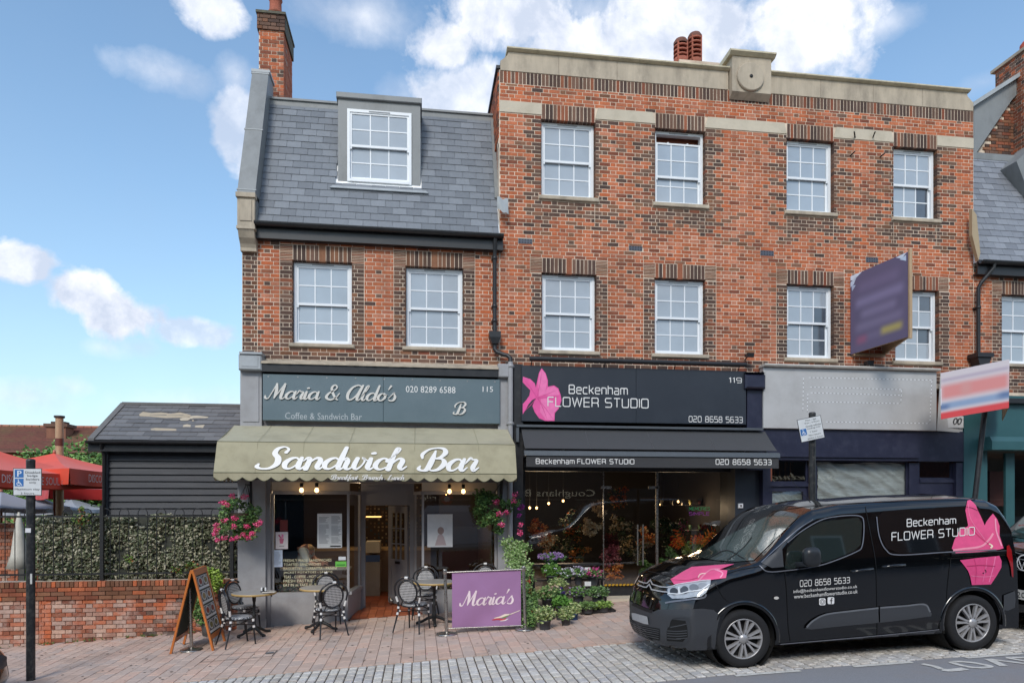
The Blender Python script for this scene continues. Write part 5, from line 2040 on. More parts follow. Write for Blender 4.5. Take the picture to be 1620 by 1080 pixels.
sw.box(XX(1037.5,YF),XX(1041,YF),YF - .02,YF + .03,fzb,fzt)
sw = sw.build('shop_window',M_steel,tall)
for (a,b) in ((830.5,954),(1041,1151)):
 g = MB()
 g.add([(XX(a,YF),YF,fzb),(XX(b,YF),YF,fzb),(XX(b,YF),YF,fzt),(XX(a,YF),YF,fzt)],[(0,1,2,3)])
 g.build('pane',M_shopglass,sw)
for k,(a,b) in enumerate(((956,1008),(1010,1037))):
 q = MB()
 q.add([(XX(a,YF),YF + .01,fzb),(XX(b,YF),YF + .01,fzb),(XX(b,YF),YF + .01,GZ(956,772,YF)),(XX(a,YF),YF + .01,GZ(956,772,YF))],[(0,1,2,3)])
 d_ = q.build('glass_door',M_shopglass,tall)
 q = MB()
 hx_ = XX(1007 if k == 0 else 1015.5,YF)
 z1_,z0_ = GZ(1007,829,YF),GZ(1007,893,YF)
 q.tube([(hx_,YF - .07,z0_),(hx_,YF - .07,z1_)],.016,10)
 for zz in (z0_ + .08,z1_ - .08):
  q.tube([(hx_,YF - .07,zz),(hx_,YF + .01,zz)],.009,6)
 q.build('handle',M_steel,d_)
 q = MB()
 p_ = 951 if k == 0 else 1026
 q.box(XX(p_,YF),XX(p_ + 16,YF),YF - .02,YF + .03,GZ(956,772,YF) - .01,GZ(956,768.5,YF))
 q.build('patch_fitting',M_steel,d_)
q = MB()
for i in range(14):
 a = XX(956,YF) + i * (XX(1037,YF) - XX(956,YF)) / 14
 w_ = (XX(1037,YF) - XX(956,YF)) / 14
 q.hexa([(a,YF - .03,fzb - .005),(a + w_ * .5,YF - .03,fzb - .005),(a + w_ * .5,YF + .02,fzb),(a,YF + .02,fzb),
   (a + .02,YF - .03,fzb + .03),(a + w_ * .5 + .02,YF - .03,fzb + .03),(a + w_ * .5 + .02,YF + .02,fzb + .03),(a + .02,YF + .02,fzb + .03)],S(196,150,40) if i % 1 == 0 else None)
q.build('hazard_strip',M_paint,tall)
q = MB()
q.bevbox(XX(1168,13.18),XX(1175.5,13.18),13.165,13.2,GZ(1168,803.5,13.18),GZ(1168,796,13.18),.01,S(222,222,224))
q.box(XX(1170.8,13.18),XX(1172.8,13.18),13.16,13.17,GZ(1168,801.5,13.18),GZ(1168,798,13.18),S(60,60,60))
tag(q.build('doorbell',M_paint),'small white square bell push on the dark pier right of the flower shop','doorbell')
# room behind
q = MB()
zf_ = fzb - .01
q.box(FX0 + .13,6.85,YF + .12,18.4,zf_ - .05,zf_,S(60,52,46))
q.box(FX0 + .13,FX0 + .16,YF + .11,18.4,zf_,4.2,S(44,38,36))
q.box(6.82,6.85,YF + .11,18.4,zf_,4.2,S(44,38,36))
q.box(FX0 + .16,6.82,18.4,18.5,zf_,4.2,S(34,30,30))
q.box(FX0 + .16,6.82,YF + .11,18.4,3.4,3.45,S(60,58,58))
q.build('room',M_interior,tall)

# ================================================================== empty shop front
M_alu = mat('bare_sign_panel',S(190,188,186),rough=.34,metal=.12,var=.07,vscale=1.2,stain=S(140,134,128),stain_amt=.3,stain_scale=1.5)
VS = thing('fascia_sign','bare silver fascia panel with faint outlines of old lettering over the empty shop','sign',(8.8,12.9,H(1.47)))
vx0,vx1 = XX(1208,12.92),XX(1482,12.92)
vz0,vz1 = GZ(1206,677,12.92),GZ(1213,580,12.92)
q = MB()
q.bevbox(vx0,vx1,12.92,13.08,vz0,vz1,.008)
q.build('panel',M_alu,VS)
q = MB()
q.prism([(12.84,vz1),(13.08,vz1),(13.08,vz1 + .05),(12.83,vz1 + .05),(12.82,vz1 + .03)],vx0 - .02,vx1 + .02,ax='x')
q.build('top_moulding',M_offwhite,VS)
q = MB()
q.add([(vx1,12.92,vz0),(XX(1524,12.98),13.0,vz0 - .02),(XX(1524,12.98),13.0,vz0 + .28),(XX(1488,12.95),12.95,vz1)],[(0,1,2,3)])
q.build('return_panel',M_alu,VS)
q = MB()

def dash(px0,py0,px1,py1):
 n = max(1,int(math.hypot(px1 - px0,py1 - py0) / 6))
 for i in range(n):
  for k,(a0,a1,c) in enumerate(((i + .05,i + .6,S(226,226,228)),(i + .62,i + .98,S(120,116,114)))):
   pa = (px0 + (px1 - px0) * a0 / n,py0 + (py1 - py0) * a0 / n)
   pb = (px0 + (px1 - px0) * a1 / n,py0 + (py1 - py0) * a1 / n)
   for (vs,fs) in ribbon([(*pa,1.1 if k == 0 else .6),(*pb,1.1 if k == 0 else .6)]):
    q.add([tuple(hit(x,y,(0,12.92,0),(0,-1,0)) + Vector((0,-.003,0))) for x,y in vs],fs,c,False)

for a in ((1279,597,1476,601),(1281,612,1428,616),(1282,621,1426,625),(1280,635,1424,638),(1306,667,1470,669.5),(1271,597,1270,650),(1278,622,1277,652),(1426,616,1425,637),(1474,602,1471,668)):
 dash(*a)
q.build('adhesive_marks',M_paint,VS)
q = MB()
YV = 13.12
q.box(XX(1209,13.0),XX(1524,13.0),12.99,13.3,GZ(1212,727,13.0),vz0 + .0)
q.box(XX(1212,12.95),XX(1455,12.95),12.95,12.99,GZ(1212,722,12.95),GZ(1212,694,12.95))
q.box(XX(1207,13.05),XX(1216.5,YV),13.05,YV + .12,zg(7) - .1,H(.75))
q.box(XX(1278,YV),XX(1291,YV),YV - .03,YV + .1,zg(7),H(.7))
q.box(XX(1437,YV),XX(1453,YV),YV - .03,YV + .1,zg(9),H(.78))
q.box(XX(1507,YV),XX(1524,YV),YV - .1,YV + .1,zg(10),H(.78))
q.box(XX(1453,YV),XX(1507,YV),YV - .02,YV + .1,zg(9),GZ(1453,763,YV))
q.box(XX(1453,YV),XX(1507,YV),YV - .05,YV + .1,GZ(1453,763,YV),GZ(1453,757,YV))
q.box(XX(1216,YV),XX(1278,YV),YV - .02,YV + .1,GZ(1216,769,YV),GZ(1216,763,YV))
q.box(XX(1291,YV),XX(1437,YV),YV - .02,YV + .14,zg(8) - .1,zg(8) + .5)
vf = q.build('shop_frame',M_navy,tall)
# door with paned opening, large window behind dusty film
q = MB()
dx0_,dx1_ = XX(1216,YV),XX(1278,YV)
dzb,dzt = zg(7) + .05,GZ(1216,769,YV)
q.box(dx0_,dx0_ + .09,YV + .02,YV + .07,dzb,dzt)
q.box(dx1_ - .09,dx1_,YV + .02,YV + .07,dzb,dzt)
q.box(dx0_ + .09,dx1_ - .09,YV + .021,YV + .07,dzt - .1,dzt)
q.box(dx0_ + .09,dx1_ - .09,YV + .021,YV + .07,dzb,dzb + .9)
vd = q.build('door',M_navy,tall)
q = MB()
q.box(dx0_ + .09,dx1_ - .09,YV + .04,YV + .045,dzb + .9,dzt - .1)
q.build('pane',M_shopglass,vd)
for (a,b,t,bt) in ((1216,1278,727,763),(1291,1437,728,790),(1453,1507,727,757)):
 q = MB()
 x0_,x1_ = XX(a,YV),XX(b,YV)
 zt_ = GZ(a,t,YV)
 zb_ = GZ(a,bt,YV) if a != 1291 else zg(8) + .5
 for (c,d,e,f) in ((x0_,x0_ + .03,zb_,zt_),(x1_ - .03,x1_,zb_,zt_)):
  q.box(c,d,YV + .02,YV + .06,e,f)
 q.box(x0_ + .03,x1_ - .03,YV + .02,YV + .06,zt_ - .03,zt_)
 q.box(x0_ + .03,x1_ - .03,YV + .02,YV + .06,zb_,zb_ + .03)
 w_ = q.build('shop_window',M_navy,tall)
 q = MB()
 q.add([(x0_ + .03,YV + .04,zb_ + .03),(x1_ - .03,YV + .04,zb_ + .03),(x1_ - .03,YV + .04,zt_ - .03),(x0_ + .03,YV + .04,zt_ - .03)],[(0,1,2,3)])
 q.build('pane',M_shopglass,w_)

def film(label,px0,px1,ztop,zbot,Y,seed,amp=.05):
 x0,x1 = XX(px0,Y),XX(px1,Y)
 q = MB()

 def f(u,v):
  a = noise.noise(Vector((u * 3 + seed,v * 9 + u * 9,seed))) + .5 * noise.noise(Vector((u * 9,v * 30 + u * 24,seed + 4)))
  r = abs(sin((v * 7 + u * 4 + .6 * noise.noise(Vector((u * 2,v * 2,seed)))) * pi)) ** 6
  return (x0 + (x1 - x0) * u,Y + amp * a - amp * .5 * r,zbot + (ztop - zbot + .03 * sin(u * 9 + seed)) * v)
 q.grid(f,[i / 70 for i in range(71)],[i / 60 for i in range(61)])
 return tag(q.build('plastic_film',M_plasticfilm),label,'plastic sheet')

film('wrinkled polythene sheet hung inside the big window of the empty shop',1293,1436,GZ(1293,731,13.22),zg(8) + .5,13.24,2)
film('wrinkled polythene sheet behind the door glass of the empty shop',1219,1276,GZ(1219,776,13.22),zg(8) + .9,13.22,7,.025)
q = MB()
q.box(7.2,11.6,16,16.1,0,4,S(96,88,78))
q.box(7.2,11.6,13.4,16,zg(9) - .1,zg(9) - .05,S(80,74,66))
q.box(7.2,11.6,13.4,16,3.5,3.55,S(120,112,100))
for i in range(9):
 q.box(7.3 + i * .13,7.36 + i * .13,14.4,14.45,2.4,3.4,S(110,84,60))
q.build('room',M_interior,tall)
# small black floodlight on the brickwork and above the signs
for i,(px,py) in enumerate(((1186,562),(1375,574))):
 x_,z_ = PX(px,py,12.9)
 q = MB()
 q.prism([(12.86,z_ - .05),(12.98,z_ - .02),(12.98,z_ + .03),(12.84,z_ + .04)],x_ - .07,x_ + .07,ax='x')
 q.tube([(x_,12.97,z_),(x_,13.1,z_ - .05)],.012,6)
 tag(q.build('floodlight',M_black),['small black floodlight on the brickwork at the right end of the flower shop sign','small black floodlight centred above the bare silver panel'][i],'floodlight')

# ================================================================== teal shop front
q = MB()
q.box(XX(1525,13.0),XX(1562,13.0),13.0,13.3,zg(11) - .1,H(2.2))
q.box(XX(1562,13.03),TX1,13.03,13.3,H(1.28),H(2.05))
q.box(XX(1562,13.0),TX1,13.0,13.3,H(2.15),H(2.22))
q.build('shop_fascia',M_teal,right)
q = MB()
q.box(XX(1560,12.9),TX1,12.9,13.3,H(2.05),H(2.15))
q.build('lead_capping',M_black,right)
q = MB()
zt0,zt1 = GZ(1565,711,12.7),GZ(1565,690,12.7)
q.prism([(12.66,zt0),(13.05,zt0),(13.05,zt1),(12.72,zt1),(12.66,zt1 - .1)],XX(1567,12.7),TX1,ax='x')
q.build('awning_cassette',M_teal,right)
M_stonepaint = mat('brown_stall_panel',S(92,62,56),rough=.6,var=.1)
q = MB()
q.box(XX(1590,13.1),XX(1604,13.1),13.08,13.14,zg(12),H(1.0))
q.build('shop_mullion',M_teal,right)
q = MB()
q.add([(XX(1562,13.12),13.12,zg(12) + .3),(TX1,13.12,zg(12) + .3),(TX1,13.12,zt0),(XX(1562,13.12),13.12,zt0)],[(0,1,2,3)])
q.build('pane',M_shopglass,right)
q = MB()
q.box(TX0 + .12,TX1,17,17.1,0,4,S(120,112,98))
q.box(TX1 - .1,TX1,13.16,17,0,4,S(110,100,88))
q.box(TX0 + .12,TX1,13.2,17,3.6,3.7,S(120,112,100))
q.box(XX(1566,13.9),XX(1601,13.9),13.9,14.0,GZ(1566,800,13.9),GZ(1566,745,13.9),S(96,56,50))
q.box(XX(1562,13.2),TX1,13.14,13.2,zg(12) - .2,zg(12) + .3,S(60,54,50))
q.build('room',M_interior,right)

# ================================================================== ground, pavement, parking bay, road
M_soil = mat('bedding',S(96,86,76),rough=.95,var=.3,vscale=6)
M_paver = mat('paver',tint=True,rough=.8,var=.12,vscale=25,bump=.25,bscale=90,stain=S(134,112,98),stain_amt=.45,stain_scale=1.1)
M_sett = mat('granite_sett',tint=True,rough=.7,var=.26,vscale=30,bump=.7,bscale=45,stain=S(126,114,102),stain_amt=.45,stain_scale=2.2)
M_joint = mat('mossy_joint',S(104,88,76),rough=.95,var=.4,vscale=12,stain=S(70,76,48),stain_amt=.5,stain_scale=3)
M_asphalt = mat('asphalt',S(142,141,143),rough=.85,var=.16,vscale=60,bump=.5,bscale=220,stain=S(150,132,118),stain_amt=.6,stain_scale=.5)
M_lineW = mat('road_paint',S(214,210,202),rough=.7,var=.1,vscale=30,stain=S(140,136,130),stain_amt=.7,stain_scale=14)

def sheet(name,x0,x1,y0,y1,dz,m,nx=40):
 q = MB()
 xs = sorted({x0 + (x1 - x0) * i / nx for i in range(nx + 1)} | {v for v in (3.0,3.3,3.6,3.9,4.2,-25.1,29) if x0 < v < x1})
 q.grid(lambda x,y: (x,y,zg(x) + dz),xs,[y0,y1],smooth=False)
 return q

base = sheet('ground',-400,400,-300,900,-.11,M_soil,200).build('ground',mat('far_ground',S(104,108,84),rough=.95,var=.3,vscale=.5))
tag(base,kind='structure')
pav = sheet('pavement',-14,17,9.29,13.4,-.035,M_joint).build('pavement',M_joint)
tag(pav,kind='structure')
M_joint2 = mat('dark_joint',S(92,82,72),rough=.95,var=.4,vscale=12,stain=S(70,76,48),stain_amt=.5,stain_scale=3)
bay = sheet('parking_bay',-14,17,7.30,9.285,-.018,M_joint2).build('parking_bay',M_joint2)
tag(bay,kind='structure')
road = sheet('road',-60,60,-2.0,7.296,-.004,M_asphalt,120).build('road',M_asphalt)
tag(road,kind='structure')
q = sheet('pavement_opposite',-60,60,-7.0,-2.05,.09,M_paver,60)
q.grid(lambda x,z: (x,-2.05,zg(x) + z),[-60 + i * 2 for i in range(61)],[-.05,.09],smooth=False)
tag(q.build('far_pavement',mat('paving_slabs',S(150,144,136),rough=.85,var=.15)),kind='structure')
for k,(a,b,pl) in enumerate((((1163.5,1068.8),(1262,1058.2),0),((1342.5,1051),(1432.5,1043.2),0),((1515,1036.2),(1604,1029.4),0))):
 A,B = PG(*a),PG(*b)
 q = MB()
 n = 8
 q.grid(lambda u,v: (A[0] + (B[0] - A[0]) * u,7.19 + .08 * v + .003 * noise.noise(Vector((u * 20,v,k))),zg(A[0] + (B[0] - A[0]) * u) + .003),[i / n for i in range(n + 1)],[0,1],smooth=False)
 q.build('bay_line',M_lineW,road)
q = MB()
q.grid(lambda u,v: (1.4 + 1.1 * u,7.19 + .08 * v,zg(1.4 + 1.1 * u) + .003),[i / 8 for i in range(9)],[0,1],smooth=False)
q.build('bay_line',M_lineW,road)

def road_stroke(pts,w,closed=False):
 P = [PG(*p) for p in pts]
 P = catmull([(p[0],p[1],w) for p in P],5) if len(P) > 2 else [(p[0],p[1],w) for p in P]
 q = MB()
 for vs,fs in ribbon(P):
  q.add([(x,y,zg(x) + .003) for x,y in vs],fs)
 return q

for pts,w in (([(1459,1049.5),(1478,1053.5),(1490,1058)],.07),([(1490,1058.5),(1503,1059.8),(1527,1057.2)],.10)):
 road_stroke(pts,w).build('road_letter',M_lineW,road)
el = [(1506,1046.6),(1520,1046),(1540,1047.8),(1558,1051),(1566,1053.6),(1556,1055.4),(1538,1055),(1520,1051.6),(1508,1048.2),(1506,1046.6)]
road_stroke(el,.07).build('road_letter',M_lineW,road)
q = road_stroke([(1563.7,1041.8),(1588,1052.8)],.09)
for pts in ([(1566,1042.4),(1620,1049),(1650,1052)],):
 for vs,fs in ribbon([(PG(*p)[0],PG(*p)[1],.06) for p in pts]):
  q.add([(x,y,zg(x) + .0035) for x,y in vs],fs)
q.build('road_letter',M_lineW,road)
q = road_stroke([(1592,1039.6),(1650,1039.6)],.07)
for vs,fs in ribbon([(PG(*p)[0],PG(*p)[1],.06) for p in ((1592,1040),(1650,1050))]):
 q.add([(x,y,zg(x) + .0035) for x,y in vs],fs)
q.build('road_letter',M_lineW,road)

def lay_blocks(parent,x0,x1,y0,y1,w,l,gap,cols,m,name,single=300,rnd=.004,stagger=.5,skip=None,jit=0.0,dome=0.0):
 cells = []
 i = 0
 x = x0
 while x < x1:
  y = y0 - (l * stagger if i % 2 else 0) - (R.random() * l * jit)
  while y < y1:
   a,b = max(y,y0),min(y + l * R.uniform(1 - jit,1 + jit),y1)
   if b - a > .05 and not (skip and skip(x + w / 2,(a + b) / 2)):
    cells.append((x,a,b))
   y = b if b > y else y + l
  x += w
  i += 1

 def vis(c):
  X,Y = c[0] + w / 2,(c[1] + c[2]) / 2
  zc = X * SN + Y * CS
  sx = 810 + 1080 * (X * CS - Y * SN) / zc
  sy = 790 - 1080 * (zg(X) - CZ) / zc
  hidden = sx < -20 or sx > 1640 or sy > 1090 or (1000 < sx < 1600 and Y > 7.55 and sy < 1052 - (sx - 1000) * .04) or (sx > 960 and Y > 9.3 and sy < 1010)
  return (1 if hidden else 0,Y * Y)
 cells.sort(key=vis)
 cache = {}
 og = origin_of(parent)
 rest = MB()

 def block(w_,l_,sl,c):
  t = MB()
  g = gap / 2
  b = min(.008,gap) if not dome else dome
  xs0,xs1,ys0,ys1 = g,w_ - g,g * 2.2,l_ - g * 2.2
  t.add([(xs0 + b,ys0 + b,sl * (xs0 + b)),(xs1 - b,ys0 + b,sl * (xs1 - b)),(xs1 - b,ys1 - b,sl * (xs1 - b)),(xs0 + b,ys1 - b,sl * (xs0 + b)),
               (xs0,ys0,sl * xs0 - b * .7),(xs1,ys0,sl * xs1 - b * .7),(xs1,ys1,sl * xs1 - b * .7),(xs0,ys1,sl * xs0 - b * .7),
               (xs0,ys0,-.05),(xs1,ys0,-.05),(xs1,ys1,-.05),(xs0,ys1,-.05)],
              [(0,1,2,3),(4,5,1,0),(5,6,2,1),(6,7,3,2),(7,4,0,3),(8,9,5,4),(9,10,6,5),(10,11,7,6),(11,8,4,7)],c)
  return t
 for k,(x,a,b) in enumerate(cells):
  l_ = round(b - a,2)
  sl = .057 if x < 3.6 else .038
  c = R.choice(cols)
  key = (l_,sl,c)
  p = Vector((x,a,zg(x) + R.uniform(-rnd,rnd)))
  if key not in cache:
   cache[key] = [block(w,l_,sl,c),None]
  if k < single:
   if cache[key][1] is None:
    cache[key][1] = cache[key][0].mesh(name,m)
   o = link_mesh(name,cache[key][1],parent)
   o.location = p - og
  else:
   mb = cache[key][0]
   rest.add([(v[0] + p.x,v[1] + p.y,v[2] + p.z) for v in mb.v],mb.f,c,False)
 if rest.f:
  rest.build(name + 's',m,parent,kind='stuff')

lay_blocks(pav,-14,17,9.30,13.12,.17,.33,.006,[S(200,174,158),S(194,168,152),S(204,178,162),S(190,170,158),S(196,174,160),S(206,174,156)],M_paver,'paver',rnd=.0025,
           skip=lambda x,y: (y > 13.02 and (x < -3.0 or -2.9 < x < XL1)))
lay_blocks(bay,-14,17,7.31,9.28,.118,.20,.016,[S(206,200,190),S(198,192,184),S(212,207,200),S(190,184,176),S(204,196,186),S(196,192,188)],M_sett,'sett',rnd=.003,jit=.12,dome=.010)
# inspection cover frame let into the paving
A,B = PG(318,1046),PG(432,1036)
q = MB()
x0_,x1_,y0_,y1_ = A[0],B[0],A[1] - .05,A[1] + .35
for (a,b,c,d) in ((x0_,x1_,y0_,y0_ + .012),(x0_,x1_,y1_,y1_ + .012),(x0_,x0_ + .012,y0_,y1_),(x1_ - .012,x1_,y0_,y1_)):
 q.grid(lambda x,y: (x,y,zg(x) + .007),[a,(a + b) / 2,b],[c,d],S(84,74,68),smooth=False)
q.grid(lambda x,y: (x,y,zg(x) + .008),[x1_ - .14,x1_ - .03],[y0_ + .2,y0_ + .3],S(110,112,114),smooth=False)
tag(q.build('inspection_cover',M_paint),'recessed inspection cover frame in the pavers left of the cafe tables','manhole cover')

# ================================================================== low brick wall, railing, ivy screen
GW = thing('garden_wall','low red brick boundary wall with whitewashed patches along the pavement','wall',(-7,13.1,zg(-7)))
wzt = .955
gw0,gw1 = -13,-3.26
gwo = backing(GW,'wall_core',gw0,gw1,-1.2,wzt - .01,[],O=(0,13.08),d1=.28)

def col_g(u,z,hd):
 if z > wzt - .34:
  return pick('k',4,'o',2,'r',3)
 if -6.62 < u < -6.42:
  return pick('o',5)
 t = noise.noise(Vector((u * 1.1,z * 2.2,4)))
 if u < -5.2:
  return pick('w',4.5 + 4 * t,'r',2,'p',2,'o',.2)
 return pick('r',3,'o',3,'w',max(0,1.2 + 5 * t),'d',1)

br = soldier(gw0,gw1,wzt - .105,wzt,lambda: pick('k',3,'o',2,'r',2),w=.075)
zz = wzt - .105
b1 = lay_bricks(gw0,gw1,wzt - .105 - .225,wzt - .105,(),(),col_g,bond='stretcher')
place_bricks(gwo,br + b1,(0,13.03),depth=.1,single=160,name='brick')
b2 = lay_bricks(gw0,gw1,wzt - .33 - .075 * 16,wzt - .33,(),((-6.62,-2,2),(-6.42,-2,2)),col_g)
b2 = [b for b in b2 if b[3] > zg((b[0] + b[1]) / 2) - .02]
place_bricks(gwo,b2,(0,13.06),depth=.1,single=140,name='brick',m=M_whitewash)
q = MB()
for i in range(60):
 x_ = R.uniform(-9,-3.3)
 a = R.uniform(0,pi)
 for k in range(3):
  q.add([(x_,12.98,zg(x_)),(x_ + .03 * cos(a),12.97,zg(x_) + .01),(x_ + .05 * cos(a + k),12.95 + .02 * k,zg(x_) + R.uniform(.03,.07))],[(0,1,2)],S(96,110,60))
tag(q.build('weeds',M_leaf),kind='stuff')

RL = thing('railing','black bow-top iron railing standing on the low brick wall','railing',(-7,13.17,wzt))
yr = 13.17
zr0,zr1 = 1.07,2.10
q = MB()
q.box(gw0,gw1,yr - .02,yr + .02,zr0 - .015,zr0 + .015)
q.build('bottom_rail',M_iron,RL)
q = MB()
q.box(gw0,gw1,yr - .02,yr + .02,zr1 - .015,zr1 + .015)
q.build('top_rail',M_iron,RL)
hoop = MB()
hw = .08
hoop.tube([(-hw,0,.965)] + [(-hw,0,2.16)] + [(-hw * cos(pi * k / 8),0,2.16 + hw * sin(pi * k / 8)) for k in range(1,8)] + [(hw,0,2.16),(hw,0,.965)],.0075,6)
hm = hoop.mesh('hoop_bar',M_iron)
hx0 = XX(255,yr)
k = -22
xs_ = []
while hx0 + k * .315 < gw1 - .1:
 if hx0 + k * .315 > gw0:
  xs_.append(hx0 + k * .315)
 k += 1
for x_ in xs_:
 link_mesh('hoop_bar',hm,RL).location = Vector((x_,yr,0)) - origin_of(RL)
for px in (161.5,367,-40):
 x_ = XX(px,yr)
 q = MB()
 q.box(x_ - .03,x_ + .03,yr - .03,yr + .03,.9,2.3 if px < 300 else 2.2)
 q.build('post',M_iron,RL)

def leafq(mb,p,s,col,n=None,up=0.0,fold=.25):
 """one folded leaf of four triangles' worth"""
 a = R.uniform(0,2 * pi)
 t = Vector((cos(a),sin(a),R.uniform(-.9,.6) + up)).normalized()
 nn = n or Vector((R.uniform(-1,1),R.uniform(-1.4,.4),R.uniform(-.2,1)))
 b = t.cross(nn)
 if b.length < .01:
  b = t.orthogonal()
 b.normalize()
 c = t.cross(b) * (s * fold)
 p = Vector(p)
 w = s * R.uniform(.3,.45)
 mb.add([tuple(p),tuple(p + t * s * .45 + b * w + c),tuple(p + t * s),tuple(p + t * s * .45 - b * w + c)],[(0,1,2),(0,2,3)],col,False)

q = MB()
for i in range(420):
 x_,y_ = R.uniform(-9,6.5),R.uniform(9.35,12.6)
 r_ = R.uniform(.008,.024)
 z_ = zg(x_) + .0065
 q.add([(x_ + r_ * cos(a) * R.uniform(.7,1.2),y_ + r_ * sin(a),z_) for a in [2 * pi * k / 7 for k in range(7)]],[tuple(range(7))],R.choice([S(120,104,94),S(136,120,108),S(206,196,186),S(98,86,78)]),False)
for i in range(90):
 x_,y_ = R.uniform(-9,4),R.choice([R.uniform(12.4,12.98),R.uniform(9.2,12.5)])
 leafq(q,(x_,y_,zg(x_) + .012),.03,R.choice([S(150,120,70),S(110,120,60),S(170,150,110),S(214,110,150)]),n=Vector((0,0,1)))
q.build('gum_and_litter',M_paint,pav,kind='stuff')

def ell(c,r,shell=.5):
 """random point in an ellipsoid, pushed to the outside"""
 while True:
  v = Vector((R.uniform(-1,1),R.uniform(-1,1),R.uniform(-1,1)))
  if 0.05 < v.length < 1:
   break
 v = v.normalized() * (shell + (1 - shell) * R.random())
 return Vector((c[0] + v.x * r[0],c[1] + v.y * r[1],c[2] + v.z * r[2]))

IV = thing('ivy_screen','faded ivy leaf screen fixed behind the black railing','hedge screen',(-6,13.35,.95))
ix0,ix1 = XX(60,13.35),XX(372,13.35)
q = MB()
q.box(ix0,ix1,13.40,13.42,.93,2.08,S(60,62,52))
q.build('mesh_backing',M_paint,IV)
q = MB()
LG = [S(150,150,124),S(132,134,106),S(104,112,82),S(180,174,148),S(116,120,92),S(84,94,66),S(188,182,158)]
for i in range(15000):
 x_,z_ = R.uniform(ix0,ix1),R.uniform(.95,2.12)
 d_ = noise.noise(Vector((x_ * 2.5,z_ * 2.5,2)))
 if R.random() < .25 - 1.2 * d_ and d_ < 0:
  continue
 leafq(q,(x_,13.35 - d_ * .08 + R.uniform(-.06,.05),z_ + .03 * sin(x_ * 5)),R.uniform(.035,.085),R.choice(LG),up=-.4)
q.build('leaves',M_leaf,IV,kind='stuff')
# stray green shoots through the railing
q = MB()
GR = [S(92,120,50),S(76,104,44),S(112,138,64),S(60,84,38),S(130,150,80)]
for (px,py,n_,r_) in ((205,884,40,.1),(300,893,60,.12),(280,900,40,.1),(130,822,90,.2),(128,805,60,.13)):
 X_,Z_ = PX(px,py,13.1)
 for i in range(n_):
  leafq(q,ell((X_,13.12,Z_),(r_ * (1 if px != 128 else .3),.05,r_ * .7),.2),R.uniform(.03,.06),R.choice(GR + [S(150,96,60)]))
tag(q.build('climbing_shoots',M_leaf),kind='stuff')

# ================================================================== black timber shed
SH = thing('shed','black weatherboarded shed with tiled lean roof and bare patches behind the railing','shed',(-4.8,14.2,.0))
M_board = mat('black_weatherboard',S(50,51,56),rough=.6,var=.18,vscale=5,bump=.25,bscale=50,stretch=(.3,1,4),stain=S(86,86,88),stain_amt=.3,stain_scale=3)
sx0_,sx1_ = XX(168,14.2),-3.215
ez = H(1.12)
z_ = ez - .10
while z_ > -.3:
 q = MB()
 h_ = .128
 x0_ = sx0_
 q.prism([(14.185,z_ - h_),(14.25,z_ - h_),(14.25,z_),(14.222,z_)],x0_,sx1_,ax='x')
 q.build('weatherboard',M_board,SH)
 z_ -= h_ + .004
q = MB()
q.box(sx0_ + .01,sx1_,14.25,17.5,-.3,ez - .05)
q.prism([(14.3,ez - .05),(17.5,ez - .05),(15.5,H(1.98))],sx0_ + .01,sx1_,ax='x')
q.box(sx0_ - .03,sx0_ + .05,14.17,14.26,-.3,ez - .08)
q.build('side_boarding',M_board,SH)
rx0_,rx1_ = -6.17,-3.215
q = MB()
ya,za,yb,zb = 13.98,ez + .02,15.42,H(2.02)
q.add([(rx0_,ya,za - .05),(rx1_,ya,za - .05),(rx1_,yb,zb - .05),(rx0_,yb,zb - .05),(rx1_,17.2,ez),(rx0_,17.2,ez),
       (rx0_,ya,za - .012),(rx1_,ya,za - .012),(rx1_,yb,zb - .012),(rx0_,yb,zb - .012)],
      [(0,1,2,3),(3,2,4,5),(0,1,7,6),(0,6,9,3),(6,7,8,9)])
sr = q.build('roof',M_board,SH)
slates(sr,rx0_ + .05,rx1_,ya,za,yb,zb,rows=9,w=.33,single=120,tone=(114,112,111))
q = MB()
q.hexa([(rx0_ - .05,ya - .02,za - .03),(rx0_ + .06,ya - .02,za - .03),(rx0_ + .06,yb,zb - .03),(rx0_ - .05,yb,zb - .03),
  (rx0_ - .05,ya - .02,za + .03),(rx0_ + .06,ya - .02,za + .03),(rx0_ + .06,yb,zb + .03),(rx0_ - .05,yb,zb + .03)])
q.box(rx0_,rx1_,yb - .07,yb + .1,zb - .02,zb + .035)
q.build('verge_tiles',mat('grey_felt',S(112,110,108),rough=.9,var=.15),sr)
q = MB()
dy_,dz_ = (yb - ya),(zb - za)
nrm_ = Vector((0,-dz_,dy_)).normalized()
for pts in ([(220,655),(226,651),(240,653),(255,652),(270,654),(285,652),(302,656),(300,660),(262,661),(240,659),(221,658)],
   [(284,662),(296,658),(312,657),(330,659),(328,661),(306,661),(296,665),(286,665)],
   [(238,678),(246,676.5),(279,678),(279,681),(240,680.5)],[(290,672),(296,670.5),(302,672),(301,676),(289,676)],
   [(309,673),(324,671.5),(321,676.5),(308,675.5)],[(304,664),(306,663),(307,666),(304,666)]):
 vs,fs = poly_shape(pts)
 q.add([tuple(hit(x,y,(0,ya,za + .017),nrm_)) for x,y in vs],fs,R.choice([S(196,182,158),S(184,168,142)]),False)
q.build('bare_patch',M_paint,sr,kind='stuff')
gutter(SH,rx0_ - .06,rx1_,13.92,ez - .005,r=.055,fascia=.09)
q = MB()
dxs = XX(161,14.0)
q.tube([(dxs + .02,13.93,ez - .05),(dxs,14.02,ez - .16),(dxs,14.1,ez - .28),(dxs,14.1,-.2)],.035,10)
q.build('downpipe',M_black,SH)

# ================================================================== beer garden and roofs beyond
M_red = mat('red_canvas',tint=True,rough=.75,var=.07,vscale=3,sheen=.2)

